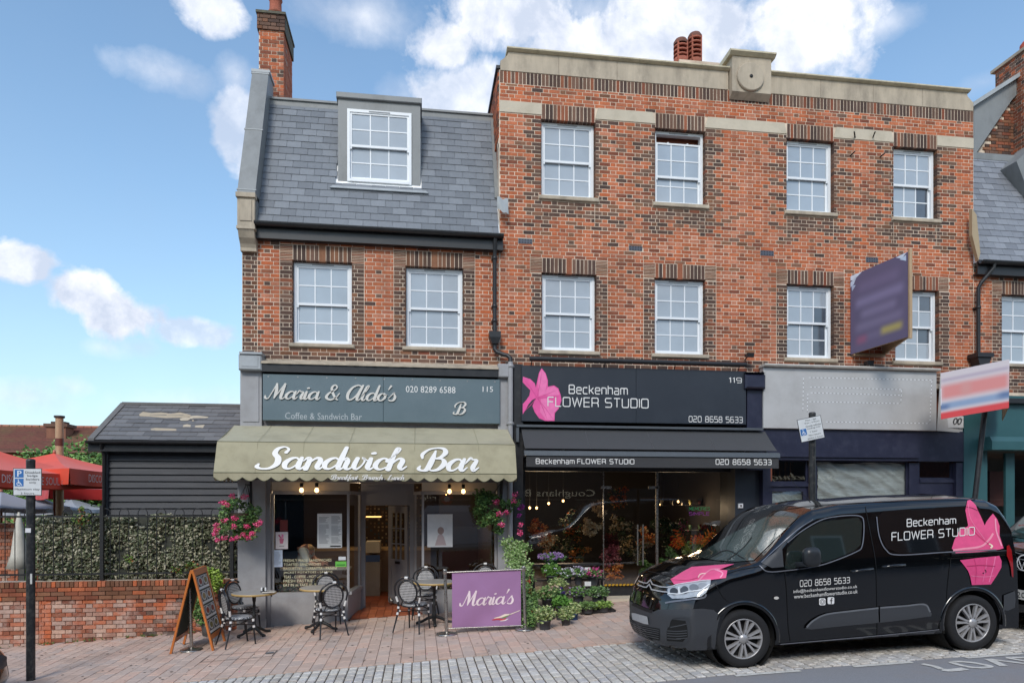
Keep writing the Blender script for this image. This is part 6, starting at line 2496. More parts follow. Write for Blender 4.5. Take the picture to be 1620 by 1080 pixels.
def parasol(label,cx,cy,zc,ze,half,val,col,ang=pi / 4,textcol=None,group=None,texts=()):
 t = thing('parasol',label,'parasol',(cx,cy,zg(cx)),group=group)
 q = MB()
 cs = [Vector((cx + half * cos(ang + k * pi / 2),cy + half * sin(ang + k * pi / 2),ze)) for k in range(4)]
 ap = Vector((cx,cy,zc))
 for k in range(4):
  A_,B_ = cs[k],cs[(k + 1) % 4]
  def f(u,v):
   e = A_ * (1 - u) + B_ * u
   p = ap * (1 - v) + e * v
   p = Vector(p)
   p.z -= .10 * sin(pi * v) * (1 - .2 * abs(2 * u - 1)) + .05 * v * sin(pi * u)
   return tuple(p)
  q.grid(f,[i / 10 for i in range(11)],[i / 8 for i in range(9)],col)
 q.build('canopy',M_red,t)
 q = MB()
 for k in range(4):
  A_,B_ = cs[k],cs[(k + 1) % 4]
  nv = Vector(((A_ + B_).x / 2 - cx,(A_ + B_).y / 2 - cy,0)).normalized()
  def f(u,v):
   e = A_ * (1 - u) + B_ * u
   return tuple(e + nv * (.03 * v + .03 * sin(u * 25) * v * (1 if 0 < u < 1 else 0)) + Vector((0,0,-.05 * sin(pi * u) - val * v)))
  q.grid(f,[i / 24 for i in range(25)],[0,.5,1],tuple(c * .92 for c in col[:3]) + (1,))
 q.build('valance',M_red,t)
 q = MB()
 q.tube([(cx,cy,zg(cx) - .3),(cx,cy,zc - .02)],.03,8,S(120,60,40))
 q.lathe([(0,zc - .02),(.04,zc),(.03,zc + .07),(0,zc + .09)],(cx,cy,0),8,col=S(190,120,100))
 q.build('pole',M_paint,t)
 for (k,txt,a,b) in texts:
  A_,B_ = cs[k],cs[(k + 1) % 4]
  nv = Vector(((A_ + B_).x / 2 - cx,(A_ + B_).y / 2 - cy,0)).normalized()
  q = MB()
  sh = letters('sans',txt)
  def f(u,v,o):
   uu = a + (b - a) * u
   e = B_ * (1 - uu) + A_ * uu if (B_ - A_).x * CS - (B_ - A_).y * SN < 0 else A_ * (1 - uu) + B_ * uu
   return e + nv * (.035 + .03) + Vector((0,0,-.05 * sin(pi * uu) - val * (.75 - .5 * v)))
  stamp(q,sh,f)
  q.build('lettering',M_lettergrey,t)
 return t

RC = S(228,80,52)
ca = PX(86,700,18.3)[0]
parasol('red square parasol with white slogan, nearest the black shed',ca,18.3,3.55,3.10,2.35,.36,RC,ang=-1.0,texts=[(k,'DISCOVER THE SOUL of MADRID',.16,.84) for k in range(4)])
cb_ = PX(-38,700,16.4)[0]
parasol('red square parasol with white slogan cut off by the left edge of the photo',cb_,16.4,3.62,3.02,2.35,.34,RC,ang=-1.05,texts=[(k,'DISCOVER THE SOUL of MADRID',.16,.84) for k in range(4)])
cc_ = PX(150,700,22)[0]
parasol('lower red parasol behind, between the slogan parasol and the shed',cc_,22.5,3.1,2.74,2.2,.30,S(204,44,38),ang=-.2)
GC = S(150,152,160)
for i,(px,Y_,zc_,ze_,hf,a_) in enumerate(((2,20,2.62,2.2,1.55,.5),(60,23,2.5,2.1,1.5,.9),(112,26,2.46,2.1,1.5,.6))):
 parasol(['grey parasol at the left edge behind the signpost','grey parasol between the signpost and the timber pole','grey parasol right of the timber pole under the red ones'][i],
   PX(px,700,Y_)[0],Y_,zc_,ze_,hf,.12,GC,ang=a_)
WP = MB()
wpx = PX(94,700,20)[0]
WP.tube([(wpx,20,-1),(wpx,20,PX(94,661,20)[1])],[.11,.095],12)
wp = thing('wooden_pole','pale wooden telegraph pole rising behind the red parasol','pole',(wpx,20,zg(wpx)))
WP.build('shaft',M_timber,wp)
q = MB()
zt_ = PX(94,661,20)[1]
q.lathe([(.12,zt_),(.13,zt_ + .02),(.13,zt_ + .06),(0,zt_ + .07)],(wpx,20,0),12,col=S(60,56,54))
zb_ = PX(94,705,20)[1]
q.lathe([(.103,zb_),(.103,zb_ + .2)],(wpx,20,0),12,col=S(100,52,40))
q.build('cap_and_band',M_paint,wp)
# house with tiled roof
HB = thing('house','distant house with brown tiled roof and brick chimney at far left','house',(-34,46,0))
Yh = 44.0
hx1_,hzr = PX(175,684,Yh + 3)
hzr = PX(0,673,Yh + 3)[1]
hze = PX(0,711,Yh)[1]
q = MB()
q.box(-44,hx1_ - .6,Yh + .6,Yh + 7,-1,hze,S(150,96,76))
q.build('wall',M_brick,HB)
q = MB()
xl = -46
q.add([(xl,Yh,hze),(hx1_,Yh,hze),(hx1_,Yh + 3.5,hzr),(xl,Yh + 3.5,hzr),(xl,Yh + 7.4,hze),(hx1_,Yh + 7.4,hze),
       (xl,Yh,hze - .15),(hx1_,Yh,hze - .15),(hx1_,Yh + 7.4,hze - .15)],[(0,1,2,3),(3,2,5,4),(6,7,1,0),(7,8,5,1),(1,5,2)],S(128,88,78))
M_tiles = mat('clay_roof_tiles',tint=True,rough=.9,var=.3,vscale=6,stain=S(120,122,80),stain_amt=.5,stain_scale=.6)
hr = q.build('roof',M_tiles,HB)
q = MB()
for i in range(22):
 s_ = i / 22
 q.box(xl,hx1_,Yh + 3.5 * s_ - .02,Yh + 3.5 * s_ + .04,hze + (hzr - hze) * s_ + .0,hze + (hzr - hze) * s_ + .05,S(112 + (i * 7) % 16,76,68))
q.build('tile_courses',M_tiles,hr,kind='stuff')
q = MB()
for i in range(60):
 x_ = xl + (hx1_ - xl) * i / 60
 q.tube([(x_,Yh + 3.5,hzr + .02),(x_ + (hx1_ - xl) / 60 - .04,Yh + 3.5,hzr + .02)],.11,6,S(168,104,84))
q.build('ridge_tiles',M_tiles,hr,kind='stuff')
q = MB()
kx,kz = PX(94,676,Yh + 2)
q.box(kx - .55,kx + .55,Yh + 1.6,Yh + 2.6,hze,PX(94,672,Yh + 2)[1],S(140,96,78))
q.box(kx - .68,kx + .68,Yh + 1.5,Yh + 2.7,PX(94,676,Yh + 2)[1],PX(94,671,Yh + 2)[1],S(112,84,72))
q.box(kx - .4,kx + .4,Yh + 1.8,Yh + 2.4,PX(94,671,Yh + 2)[1],PX(94,667,Yh + 2)[1],S(90,70,62))
q.build('chimney',M_brick,HB)

def tree(label,cx,cy,ztop,rx,ry,rz,n,size,cols,trunk=.18,cat='tree'):
 t = thing('tree',label,cat,(cx,cy,zg(cx)))
 q = MB()
 zc_ = ztop - rz
 q.tube([(cx,cy,zg(cx) - .3),(cx + .1,cy,zc_ - rz * .5),(cx,cy,zc_)],[trunk,trunk * .7,trunk * .4],8)
 for k in range(7):
  a = k * .9
  q.tube([(cx,cy,zc_ - rz * .5),(cx + rx * .4 * cos(a),cy + ry * .4 * sin(a),zc_ - rz * .1),(cx + rx * .75 * cos(a),cy + ry * .75 * sin(a),zc_ + rz * .3)],[trunk * .5,trunk * .3,trunk * .1],6)
 q.build('trunk',M_timber,t)
 q = MB()
 cl = [(ell((cx,cy,zc_),(rx * .72,ry * .72,rz * .72),.3),R.uniform(.24,.42)) for _ in range(34)]
 for i in range(n):
  c,s = R.choice(cl)
  p = ell(c,(rx * s,ry * s,rz * s),.55)
  base_c = cols[int((i * 7919) % len(cols))]
  leafq(q,p,size * R.uniform(.7,1.3),base_c)
 q.build('crown',M_leaf,t,kind='stuff')
 return t

TG = [S(128,164,86),S(106,146,70),S(86,124,56),S(146,180,106),S(70,104,48)]
for i,(px,py,Y_,rx,rz) in enumerate(((128,680,27,2.1,2.2),(72,702,29,1.5,1.7),(45,722,33,2.2,1.6),(8,728,33,1.6,1.2),(62,800,25,3.0,1.6),(128,800,27,3.0,1.6))):
 X_,Z_ = PX(px,py,Y_)
 tree(['bushy green tree beside the black shed roof','green tree just left of the wooden pole below the far chimney','lower green tree left of the pole above the red parasol',
          'small green tree at the left edge below the brown roof','dark shrub under the grey parasols at left','dark shrub under the red parasol beside the shed'][i],X_,Y_,Z_,rx,rx * .8,rz,5200 if i < 3 else 3500,.16,TG,cat='tree' if i < 4 else 'shrub')
# low brick planter and folded cover seen through the railing at far left
q = MB()
q.box(-13.5,-8.4,15.8,16.0,-1,1.9,S(150,110,92))
bw = thing('brick_planter','pinkish brick wall seen through the railing at the far left','wall',(-10,15.8,-.3))
bwo = q.build('core',M_mortar,bw)
place_bricks(bwo,lay_bricks(-13.5,-8.4,.6,1.9,(),(),lambda u,z,hd: pick('p',4,'w',3,'r',1)),(0,15.77),depth=.05,single=120)
q = MB()
fx_,fz_ = PX(30,850,14.6)
q.lathe([(.02,fz_ + .5),(.06,fz_ + .3),(.10,fz_),(.14,fz_ - .35),(.22,fz_ - .6),(.0,fz_ - .6)],(fx_,14.6,0),10,col=S(206,200,186))
tag(q.build('folded_parasol',M_paint),'folded cream cover standing behind the railing at the far left','parasol')

def at(px,Zc,dz=0.0):
 """ground position below a pixel column at camera depth Zc"""
 xc = (px - 810) / 1080 * Zc
 X = Zc * SN + xc * CS
 return (X,Zc * CS - xc * SN,zg(X) + dz)

# ================================================================== bistro chairs and tables
def weave_mat():
 m,nt,b,N,L = nm('bistro_weave')
 tc = N.new('ShaderNodeTexCoord')
 d1,d2 = N.new('ShaderNodeVectorMath'),N.new('ShaderNodeVectorMath')
 mp = N.new('ShaderNodeCombineXYZ')
 for k_,(v_,dv) in enumerate(((d1,(.707,.707,.707)),(d2,(.707,-.707,-.707)))):
  v_.operation = 'DOT_PRODUCT'
  L.new(tc.outputs['Object'],v_.inputs[0])
  v_.inputs[1].default_value = dv
  L.new(v_.outputs['Value'],mp.inputs[k_])
 ck = N.new('ShaderNodeTexChecker')
 ck.inputs['Scale'].default_value = 62
 ck.inputs['Color1'].default_value = S(206,204,202)
 ck.inputs['Color2'].default_value = S(34,34,38)
 L.new(mp.outputs[0],ck.inputs[0])
 L.new(ck.outputs['Color'],b.inputs['Base Color'])
 bp = N.new('ShaderNodeBump')
 bp.inputs['Strength'].default_value = .5
 bp.inputs['Distance'].default_value = .004
 L.new(ck.outputs['Fac'],bp.inputs['Height'])
 L.new(bp.outputs[0],b.inputs['Normal'])
 b.inputs['Roughness'].default_value = .5
 return m

M_weave = weave_mat()
M_cane = mat('black_cane',S(34,34,38),rough=.35,var=.15,vscale=30)
M_bind = mat('white_binding',S(222,220,216),rough=.5,var=.05)

def make_chair():
 t = thing('bistro_chair','x','chair',(0,0,0))
 q = MB()
 rim = [(.205 * cos(a) * (1.0 if sin(a) > 0 else .92),.20 * sin(a)) for a in [2 * pi * k / 28 for k in range(28)]]
 top = [(x,y,.462 + .012 * (1 - (x * x + y * y) / .045)) for x,y in rim]
 q.add([(0,0,.470)] + [(x * .55,y * .55,.468) for x,y in rim] + [(x,y,.458) for x,y in rim] + [(x * 1.02,y * 1.02,.43) for x,y in rim],
          [(0,1 + k,1 + (k + 1) % 28) for k in range(28)] + [(1 + k,29 + k,29 + (k + 1) % 28,1 + (k + 1) % 28) for k in range(28)]
          + [(29 + k,57 + k,57 + (k + 1) % 28,29 + (k + 1) % 28) for k in range(28)],None,True)
 q.build('seat',M_weave,t,local=True)
 q = MB()
 q.tube([(x * 1.03,y * 1.03,.425) for x,y in rim],.013,8,closed=True)
 q.tube([(-.17,-.15,.33),(.17,.16,.33)],.008,6)
 q.tube([(.17,-.15,.33),(-.17,.16,.33)],.008,6)
 q.tube([(-.17,.17,.35),(0,.19,.40),(.17,.17,.35)],.008,6)
 q.build('seat_frame',M_cane,t,local=True)
 # back: outer arch and inner oval with woven panel
 lean = lambda z: -.19 - (z - .44) * .16
 arch = [(-.185,lean(.40),.40),(-.195,lean(.5),.5),(-.225,lean(.62),.62)] + \
           [(-.235 * cos(pi * k / 12),lean(.70 + .205 * sin(pi * k / 12)),.70 + .205 * sin(pi * k / 12)) for k in range(13)] + \
           [(.225,lean(.62),.62),(.195,lean(.5),.5),(.185,lean(.40),.40)]
 q = MB()
 q.tube(arch,.0155,8)
 oval = [(.165 * cos(a),lean(.675 + .185 * sin(a)) + .006,.675 + .185 * sin(a)) for a in [2 * pi * k / 24 for k in range(24)]]
 q.tube(oval,.017,8,closed=True)
 q.tube([(-.1,lean(.5),.53),(-.14,lean(.44),.44)],.010,6)
 q.tube([(.1,lean(.5),.53),(.14,lean(.44),.44)],.010,6)
 q.build('back_frame',M_cane,t,local=True)
 q = MB()
 for off in (-.004,.006):
  vs = [(0,lean(.675) + .006 + off,.675)] + [(x,y + off,z) for x,y,z in oval]
  q.add(vs,[(0,1 + k,1 + (k + 1) % 24) for k in range(24)],None,False)
 q.build('backrest',M_weave,t,local=True)
 for sx in (-1,1):
  q = MB()
  q.tube([(sx * .185,-.18,.43),(sx * .195,-.20,.30),(sx * .24,-.285,0)],[.016,.015,.012],8)
  q.build('leg',M_cane,t,local=True)
  q = MB()
  q.tube([(sx * .175,.165,.43),(sx * .18,.17,.3),(sx * .19,.20,0)],[.016,.015,.012],8)
  q.build('leg',M_cane,t,local=True)
 q = MB()

 def bind(a,b,r=.021):
  q.tube([a,b],r,8)
 bind((-.028,lean(.905),.903),(.028,lean(.905),.903),.023)
 for sx in (-1,1):
  bind((sx * .218,lean(.59),.59),(sx * .196,lean(.50),.50),.0185)
  bind((sx * .1865,-.185,.42),(sx * .19,-.19,.385))
  bind((sx * .192,-.197,.325),(sx * .20,-.207,.285))
  bind((sx * .176,.166,.425),(sx * .178,.168,.385))
  bind((sx * .18,.172,.32),(sx * .182,.178,.285))
  bind((sx * .16,-.165,.345),(sx * .19,-.19,.345),.012)
 q.build('binding',M_bind,t,local=True,kind='stuff')
 return t

chair0 = make_chair()
CHAIRS = [(378,11.0,-58,'woven bistro chair nearest the wooden A-board, turned towards its table'),
          (386,12.15,-118,'woven bistro chair against the left grey pilaster behind the first table'),
          (520,11.35,26,'woven bistro chair with its back to the street in front of the window lettering'),
          (519,12.45,196,'woven bistro chair against the cafe stall riser behind the middle table'),
          (655,11.35,-27,'woven bistro chair with its back to the street right of the open doorway'),
          (671,12.5,172,'woven bistro chair just right of the cafe door behind its table'),
          (768,12.5,175,'woven bistro chair mostly hidden behind the mauve banner')]
for i,(px,Zc,rz,lab) in enumerate(CHAIRS):
 c = chair0 if i == 0 else copy_tree(chair0)
 c.location = at(px,Zc)
 c.rotation_euler = (0,-radians(3.2),radians(rz)) if False else (0,0,radians(rz))
 tag(c,lab,'chair','woven bistro chairs outside the cafe')

M_tabletop = mat('speckled_tabletop',S(160,156,150),rough=.35,var=.1,vscale=50)
M_edge = mat('golden_oak_edge',S(190,158,98),rough=.45,var=.15,vscale=12)

def make_table():
 t = thing('cafe_table','x','table',(0,0,0))
 q = MB()
 q.lathe([(0,.74),(.355,.74),(.36,.737)],n=36,smooth=False)
 q.build('tabletop',M_tabletop,t,local=True)
 q = MB()
 q.lathe([(.36,.737),(.366,.73),(.366,.708),(.34,.700),(0,.700)],n=36)
 q.build('edge',M_edge,t,local=True)
 q = MB()
 q.lathe([(.14,.699),(.14,.69),(.035,.67),(.03,.60),(.022,.57),(.022,.36),(.034,.34),(.024,.31),(.03,.2),(.05,.14),(.04,.10)],n=14)
 q.build('column',M_iron,t,local=True)
 for k in range(4):
  a = pi / 4 + k * pi / 2
  d = Vector((cos(a),sin(a),0))
  q = MB()
  q.tube([d * .02 + Vector((0,0,.13)),d * .12 + Vector((0,0,.10)),d * .22 + Vector((0,0,.045)),d * .30 + Vector((0,0,.03))],[.03,.026,.022,.026],8)
  q.lathe([(.02,0),(.03,.01),(.03,.04),(0,.05)],tuple(d * .29),8)
  q.build('foot',M_iron,t,local=True)
 return t

tab0 = make_table()
for i,(px,Zc,lab) in enumerate(((402,11.75,'round cafe table with a small condiment holder, by the left pilaster'),(508,11.9,'round cafe table in front of the left cafe window'),
                                   (687,11.85,'round cafe table partly behind the steel banner post'),(790,12.0,'round cafe table hidden behind the mauve banner'))):
 c = tab0 if i == 0 else copy_tree(tab0)
 c.location = at(px,Zc)
 c.rotation_euler = (0,0,i * .4)
 tag(c,lab,'table','round cafe tables outside the cafe')
tx,ty,tz = at(417,11.75,.74)
hold = thing('condiment_holder','small black and white condiment holder standing on the left cafe table','condiment holder',(tx,ty,tz))
q = MB()
q.box(tx - .05,tx + .05,ty - .03,ty + .03,tz,tz + .012,S(30,30,30))
for k in (-1,0,1):
 q.lathe([(.014,tz + .012),(.016,tz + .05),(.012,tz + .07),(0,tz + .075)],(tx + k * .032,ty,0),10,col=S(226,226,224) if k else S(40,40,40))
q.build('rack',M_paint,hold)
q = MB()
for (px,Zc) in ((425,11.6),):
 x,y,z = at(px,Zc,.741)
 q.hexa([(x - .1,y - .07,z),(x + .1,y - .04,z),(x + .09,y + .07,z),(x - .11,y + .05,z),(x - .1,y - .07,z + .003),(x + .1,y - .04,z + .003),(x + .09,y + .07,z + .003),(x - .11,y + .05,z + .003)],S(220,214,204))
tag(q.build('menu_card',M_paint),'pale menu card lying beside the condiment holder','menu')

# ================================================================== A-board, stanchions, banner
A1,A2 = Vector(PG(271,1034)),Vector(PG(293,1018))
B1,B2 = Vector(PG(335,1029)),Vector(PG(355,1013))
T1 = (A1 + B1) / 2
T2 = (A2 + B2) / 2
sc = lambda P: 1 / (P.x * SN + P.y * CS)
T1.z = CZ - (904 - 790) / 1080 / sc(T1)
T2.z = T1.z
AB = thing('a_board','orange wooden A-board with photos of meals standing left of the tables','pavement sign',tuple((A1 + B1 + A2 + B2) / 4))
M_chalk = mat('dark_green_chalkboard',S(52,60,52),rough=.7,var=.12,vscale=4)

def bar4(mb,a,b,w,d,wv,dv,col=None):
 a,b = Vector(a),Vector(b)
 wv,dv = wv.normalized() * w / 2,dv.normalized() * d / 2
 mb.hexa([tuple(v) for v in (a - wv - dv,a + wv - dv,a + wv + dv,a - wv + dv,b - wv - dv,b + wv - dv,b + wv + dv,b - wv + dv)],col)

for k,(F1,F2) in enumerate(((A1,A2),(B1,B2))):
 wv = (F2 - F1).normalized()
 up = (T1 - F1).normalized()
 nv = wv.cross(up)
 if (nv.x < 0) == (k == 1):
  nv = -nv
 o_ = nv * .015
 q = MB()
 bar4(q,F1 + wv * .03 + o_,T1 + wv * .03 + o_,.055,.03,wv,nv)
 bar4(q,F2 - wv * .03 + o_,T2 - wv * .03 + o_,.055,.03,wv,nv)
 Lh = (T1 - F1).length
 for s in (.965,.16):
  bar4(q,F1 + up * Lh * s + wv * .058 + o_,F2 + (T2 - F2) * s - wv * .058 + o_,.07,.028,up,nv)
 q.build('frame',M_wood,AB)
 q = MB()
 P = [F1 + up * Lh * .18 + wv * .05,F2 + (T2 - F2) * .18 - wv * .05,F2 + (T2 - F2) * .95 - wv * .05,F1 + up * Lh * .95 + wv * .05]
 off = nv * .012
 q.hexa([tuple(p) for p in (P[0] + off * .4,P[1] + off * .4,P[1] + off,P[0] + off,P[3] + off * .4,P[2] + off * .4,P[2] + off,P[3] + off)])
 pn = q.build('panel',M_chalk,AB)
 if k == 1:
  q = MB()
  U,V = P[1] - P[0],P[3] - P[0]
  for r in range(4):
   b0 = .03 + (3 - r) * .24
   ps = [P[0] + U * .06 + V * b0,P[0] + U * .94 + V * b0,P[0] + U * .94 + V * (b0 + .21),P[0] + U * .06 + V * (b0 + .21)]
   q.add([tuple(p + off * 1.3) for p in ps],[(0,1,2,3)],S(222,220,216))
   for c in range(2):
    u0 = .10 + c * .42
    cen = P[0] + U * (u0 + .19) + V * (b0 + .125)
    ring = [cen + U * (.17 * cos(a)) + V * (.072 * sin(a)) for a in [2 * pi * j / 16 for j in range(16)]]
    ps = [P[0] + U * u0 + V * (b0 + .04),P[0] + U * (u0 + .38) + V * (b0 + .04),P[0] + U * (u0 + .38) + V * (b0 + .2),P[0] + U * u0 + V * (b0 + .2)]
    q.add([tuple(p + off * 1.5) for p in ps],[(0,1,2,3)],R.choice([S(70,60,64),S(90,70,60),S(60,64,70)]))
    q.add([tuple(p + off * 1.7) for p in ring],[tuple(range(16))],S(206,204,200))
    ring2 = [cen + (p - cen) * .68 for p in ring]
    q.add([tuple(p + off * 1.9) for p in ring2],[tuple(range(16))],R.choice([S(150,90,50),S(120,110,60),S(140,60,44),S(160,130,80)]))
  q.build('meal_photos',M_paint,pn)
q = MB()
bar4(q,T1,T2,.05,.05,Vector((0,0,1)),(B1 - A1))
q.build('hinge_rail',M_wood,AB)

def stanchion(lab,px,py,topx,topy,cable=False):
 b = Vector(PG(px,py))
 t = thing('stanchion',lab,'barrier post',tuple(b),group='steel barrier posts')
 zt = CZ - (topy - 790) / 1080 / sc(b)
 lx = (topx - px) / 1080 / sc(b)
 top = Vector((b.x + lx * .6,b.y + .02,zt))
 q = MB()
 q.tube([b + Vector((0,0,.02)),top],.026,14)
 q.lathe([(.026,0),(.034,.005),(.034,.07),(.030,.08),(.0,.085)],tuple(top - Vector((0,0,.05))),14)
 q.build('post',M_steel,t)
 q = MB()
 q.lathe([(.17,0),(.172,.012),(.16,.022),(.06,.034),(.03,.05),(0,.05)],tuple(b),32)
 q.build('base',M_steel,t)
 return t,b,top

s1,b1_,t1_ = stanchion('steel barrier post standing behind the wooden A-board',303,1028,297,921)
s2,b2_,t2_ = stanchion('steel barrier post at the left end of the mauve banner',707,1003,702,903)
s3,b3_,t3_ = stanchion('steel barrier post at the right end of the banner beside the plants',831,995,827,898)
q = MB()
q.tube([b1_ + Vector((-.1,.05,.06)),b1_ + Vector((-.3,.2,.12)),b1_ + Vector((-.2,.5,.3)),b1_ + Vector((.2,.5,.06)),b1_ + Vector((.3,.1,.05))],.006,6)
tag(q.build('cable',mat('clear_cable',S(200,196,186),rough=.3)),'thin pale cable looped around the foot of the A-board','cable')
BN = thing('banner',"mauve cafe banner printed Maria's stretched between two steel posts",'banner',tuple((b2_ + b3_) / 2))
M_mauve = mat('mauve_fabric',S(158,116,158),rough=.8,var=.05,vscale=3,bump=.1,bscale=300,sheen=.2)
d = (t3_ - t2_)
tl = t2_ + d * .09 + Vector((0,0,-.03))
tr = t2_ + d * .965 + Vector((0,0,-.03))
hgt = (996 - 908) / 1080 / sc(b2_)

def ban(u,v,o=0):
 p = tl + (tr - tl) * u + Vector((0,0,-hgt * v))
 w = .018 * sin(u * 5 + v * 3) * v + .012 * sin((u + v * .9) * 9) * (4 * u * (1 - u)) * v + .03 * math.exp(-((u - .25 - .5 * v) / .09) ** 2) * v * (1 - v) * 2
 return Vector((p.x,p.y - w - o,p.z))

q = MB()
q.grid(lambda u,v: ban(u,v),[i / 60 for i in range(61)],[i / 40 for i in range(41)])
q.grid(lambda u,v: ban(u,v,-.004),[i / 60 for i in range(61)],[i / 40 for i in range(41)])
bnp = q.build('fabric',M_mauve,BN)
q = MB()
q.tube([t2_ + Vector((.03,-.01,-.02)),t3_ + Vector((-.02,-.01,-.02))],.012,8)
q.tube([ban(0,1) + Vector((-.06,0,-.0)),ban(1,1) + Vector((.03,0,0))],.009,8)
q.build('rail',M_steel,BN)
q = MB()
q.add([tuple(ban(u,v,.003)) for (u,v) in ((0,0),(1,0),(1,.07),(0,.07))],[(0,1,2,3)])
u_of = lambda px: (px - 714) / 108
v_of = lambda py,px: (py - (908 - 7 * (px - 714) / 108)) / 88.5
q = MB()
stamp(q,letters('script',"Maria's",weight=.105,slant=.18),lambda a,b,o: ban(u_of(725 + 86 * a),v_of(961.5 - 25 * b - 7 * a * .0,725) - .0 * a + .06 * a * 0,.006 + o))
q.build('lettering',mat('pale_pink_lettering',S(238,218,222),rough=.6,var=.02),BN)
q = MB()
for pts,col in (([(777,982,1.4),(786,980,2.4),(794,981,2.6),(798,978,1.5)],S(196,60,70)),([(780,979,1),(790,976.5,2.6),(797,973.5,3.2),(806,971.5,1.5),(820,965.5,1)],S(232,214,196)),
                 ([(792,978.5,1),(799,975.5,2),(806,971,.8)],S(110,140,80)),([(789,983,.8),(797,981.5,1.8),(802,979,.6)],S(236,226,226))):
 for vs,fs in ribbon(catmull(pts,5)):
  q.add([tuple(ban(u_of(x),v_of(y,x),.006)) for x,y in vs],fs,col,False)
q.build('swoosh_print',M_paint,BN)

# ================================================================== signposts
def pole(lab,px,Zc,top,r=.052,name='signpost',lean=0.0):
 x,y,z = at(px,Zc)
 t = thing(name,lab,'signpost',(x,y,z))
 zt = CZ - (top - 790) / 1080 * Zc
 q = MB()
 q.tube([(x,y,z - .05),(x + lean,y,zt)],r,16)
 q.lathe([(r,zt - .02),(r * 1.06,zt),(r * .8,zt + .02),(0,zt + .025)],(x + lean,y,0),16)
 q.build('post',mat('black_post_paint' + str(px),S(30,31,34),rough=.45,var=.2,vscale=14,stain=S(120,116,108),stain_amt=.35,stain_scale=16),t)
 return t,x,y,z

sp1,sx_,sy_,sz_ = pole('tall black post with disabled parking sign standing on the pavement at left',48.6,9.35,728,.054)

def text_lines(parent,P0,U,V,lines,m,nrm):
 """P0 bottom-left, U and V full width and height vectors; lines: (text, u0, u1, v0, v1)"""
 for (t,u0,u1,v0,v1) in lines:
  q = MB()
  stamp(q,letters('sans',t),lambda a,b,o: P0 + U * (u0 + (u1 - u0) * a) + V * (v0 + (v1 - v0) * b) + nrm * (.003 + o))
  q.build('lettering',m,parent)

def wheelchair(q,P0,U,V,nrm,u0,u1,v0,v1,bg,fg,label='w'):
 f = lambda a,b,o: tuple(P0 + U * (u0 + (u1 - u0) * a) + V * (v0 + (v1 - v0) * b) + nrm * o)
 q.add([f(0,0,.002),f(1,0,.002),f(1,1,.002),f(0,1,.002)],[(0,1,2,3)],bg)
 if label == 'p':
  shs = letters('sans','P')
  stamp(q,shs,lambda a,b,o: Vector(f(.3 + .45 * a,.14 + .72 * b,.0035 + o)),fg)
  stamp(q,shs,lambda a,b,o: Vector(f(.34 + .45 * a,.14 + .72 * b,.0040 + o)),fg)
  return
 strokes = [ribbon(catmull([(.62,.25,.07),(.55,.14,.07),(.4,.12,.07),(.27,.25,.07),(.27,.42,.07),(.36,.52,.07)],4)),
               ribbon([(.42,.72,.09),(.44,.42,.09),(.64,.42,.08),(.76,.18,.08),(.84,.2,.07)]),ribbon([(.44,.58,.07),(.62,.58,.07)]),
               [([(.42 + .07 * cos(2 * pi * k / 10),.84 + .07 * sin(2 * pi * k / 10)) for k in range(10)],[tuple(range(10))])]]
 for i,sh in enumerate(strokes):
  for vs,fs in sh:
   q.add([f(a,b,.0035 + i * .0004) for a,b in vs],fs,fg,False)

def sign_plate(parent,cx,cy,cz,w,h,tilt=0.0,yaw=0.0):
 U = Vector((cos(yaw) * cos(tilt),sin(yaw) * cos(tilt),sin(tilt)))
 nrm = Vector((sin(yaw),-cos(yaw),0))
 V = nrm.cross(U) * -1
 if V.z < 0:
  V = -V
 U,V = U * w,V * h
 P0 = Vector((cx,cy,cz)) - U / 2 - V / 2
 q = MB()
 q.hexa([tuple(p) for p in (P0 - nrm * .004,P0 + U - nrm * .004,P0 + U - nrm * .001,P0 - nrm * .001,P0 + V - nrm * .004,P0 + U + V - nrm * .004,P0 + U + V - nrm * .001,P0 + V - nrm * .001)],S(40,40,42))
 i_ = .02
 q.add([tuple(P0 + U * a + V * b + nrm * .0005) for a,b in ((i_,i_),(1 - i_,i_),(1 - i_,1 - i_),(i_,1 - i_))],[(0,1,2,3)],S(216,218,218))
 q.build('sign_plate',M_paint,parent)
 return P0,U,V,nrm

M_ink = mat('black_print',S(44,44,48),rough=.5)
z0_ = CZ - (783.5 - 790) / 1080 * 9.3
z1_ = CZ - (740.5 - 790) / 1080 * 9.3
xa_,xb_ = at(23.3,9.29)[0],at(65.3,9.29)[0]
P0,U,V,nr = sign_plate(sp1,(xa_ + xb_) / 2,sy_ - .075,(z0_ + z1_) / 2,xb_ - xa_,z1_ - z0_)
q = MB()
wheelchair(q,P0,U,V,nr,.06,.37,.66,.95,S(52,112,176),S(232,236,240),'p')
wheelchair(q,P0,U,V,nr,.06,.37,.34,.62,S(52,112,176),S(232,236,240))
q.build('symbols',M_paint,sp1)
text_lines(sp1,P0,U,V,(('Disabled',.43,.95,.81,.89),('badge',.50,.86,.67,.77),('holders',.46,.92,.56,.64),('only',.56,.81,.43,.52),('Maximum stay',.06,.94,.18,.27),('3 hours',.27,.74,.05,.12)),M_ink,nr)
q = MB()
z_a = CZ - (835 - 790) / 1080 * 9.3
q.box(sx_ - .04,sx_ + .03,sy_ - .0565,sy_ - .0545,z_a - .06,z_a,S(220,220,222))
q.box(sx_ + .02,sx_ + .045,sy_ - .055,sy_ - .05,z_a - .76,z_a - .62,S(200,200,196))
q.build('label_patch',M_paint,sp1)
sp2,sx2,sy2,sz2 = pole('black post with tilted loading bay sign standing behind the van',1285,10.2,654,.05)
zc2 = CZ - (678 - 790) / 1080 * 10.1
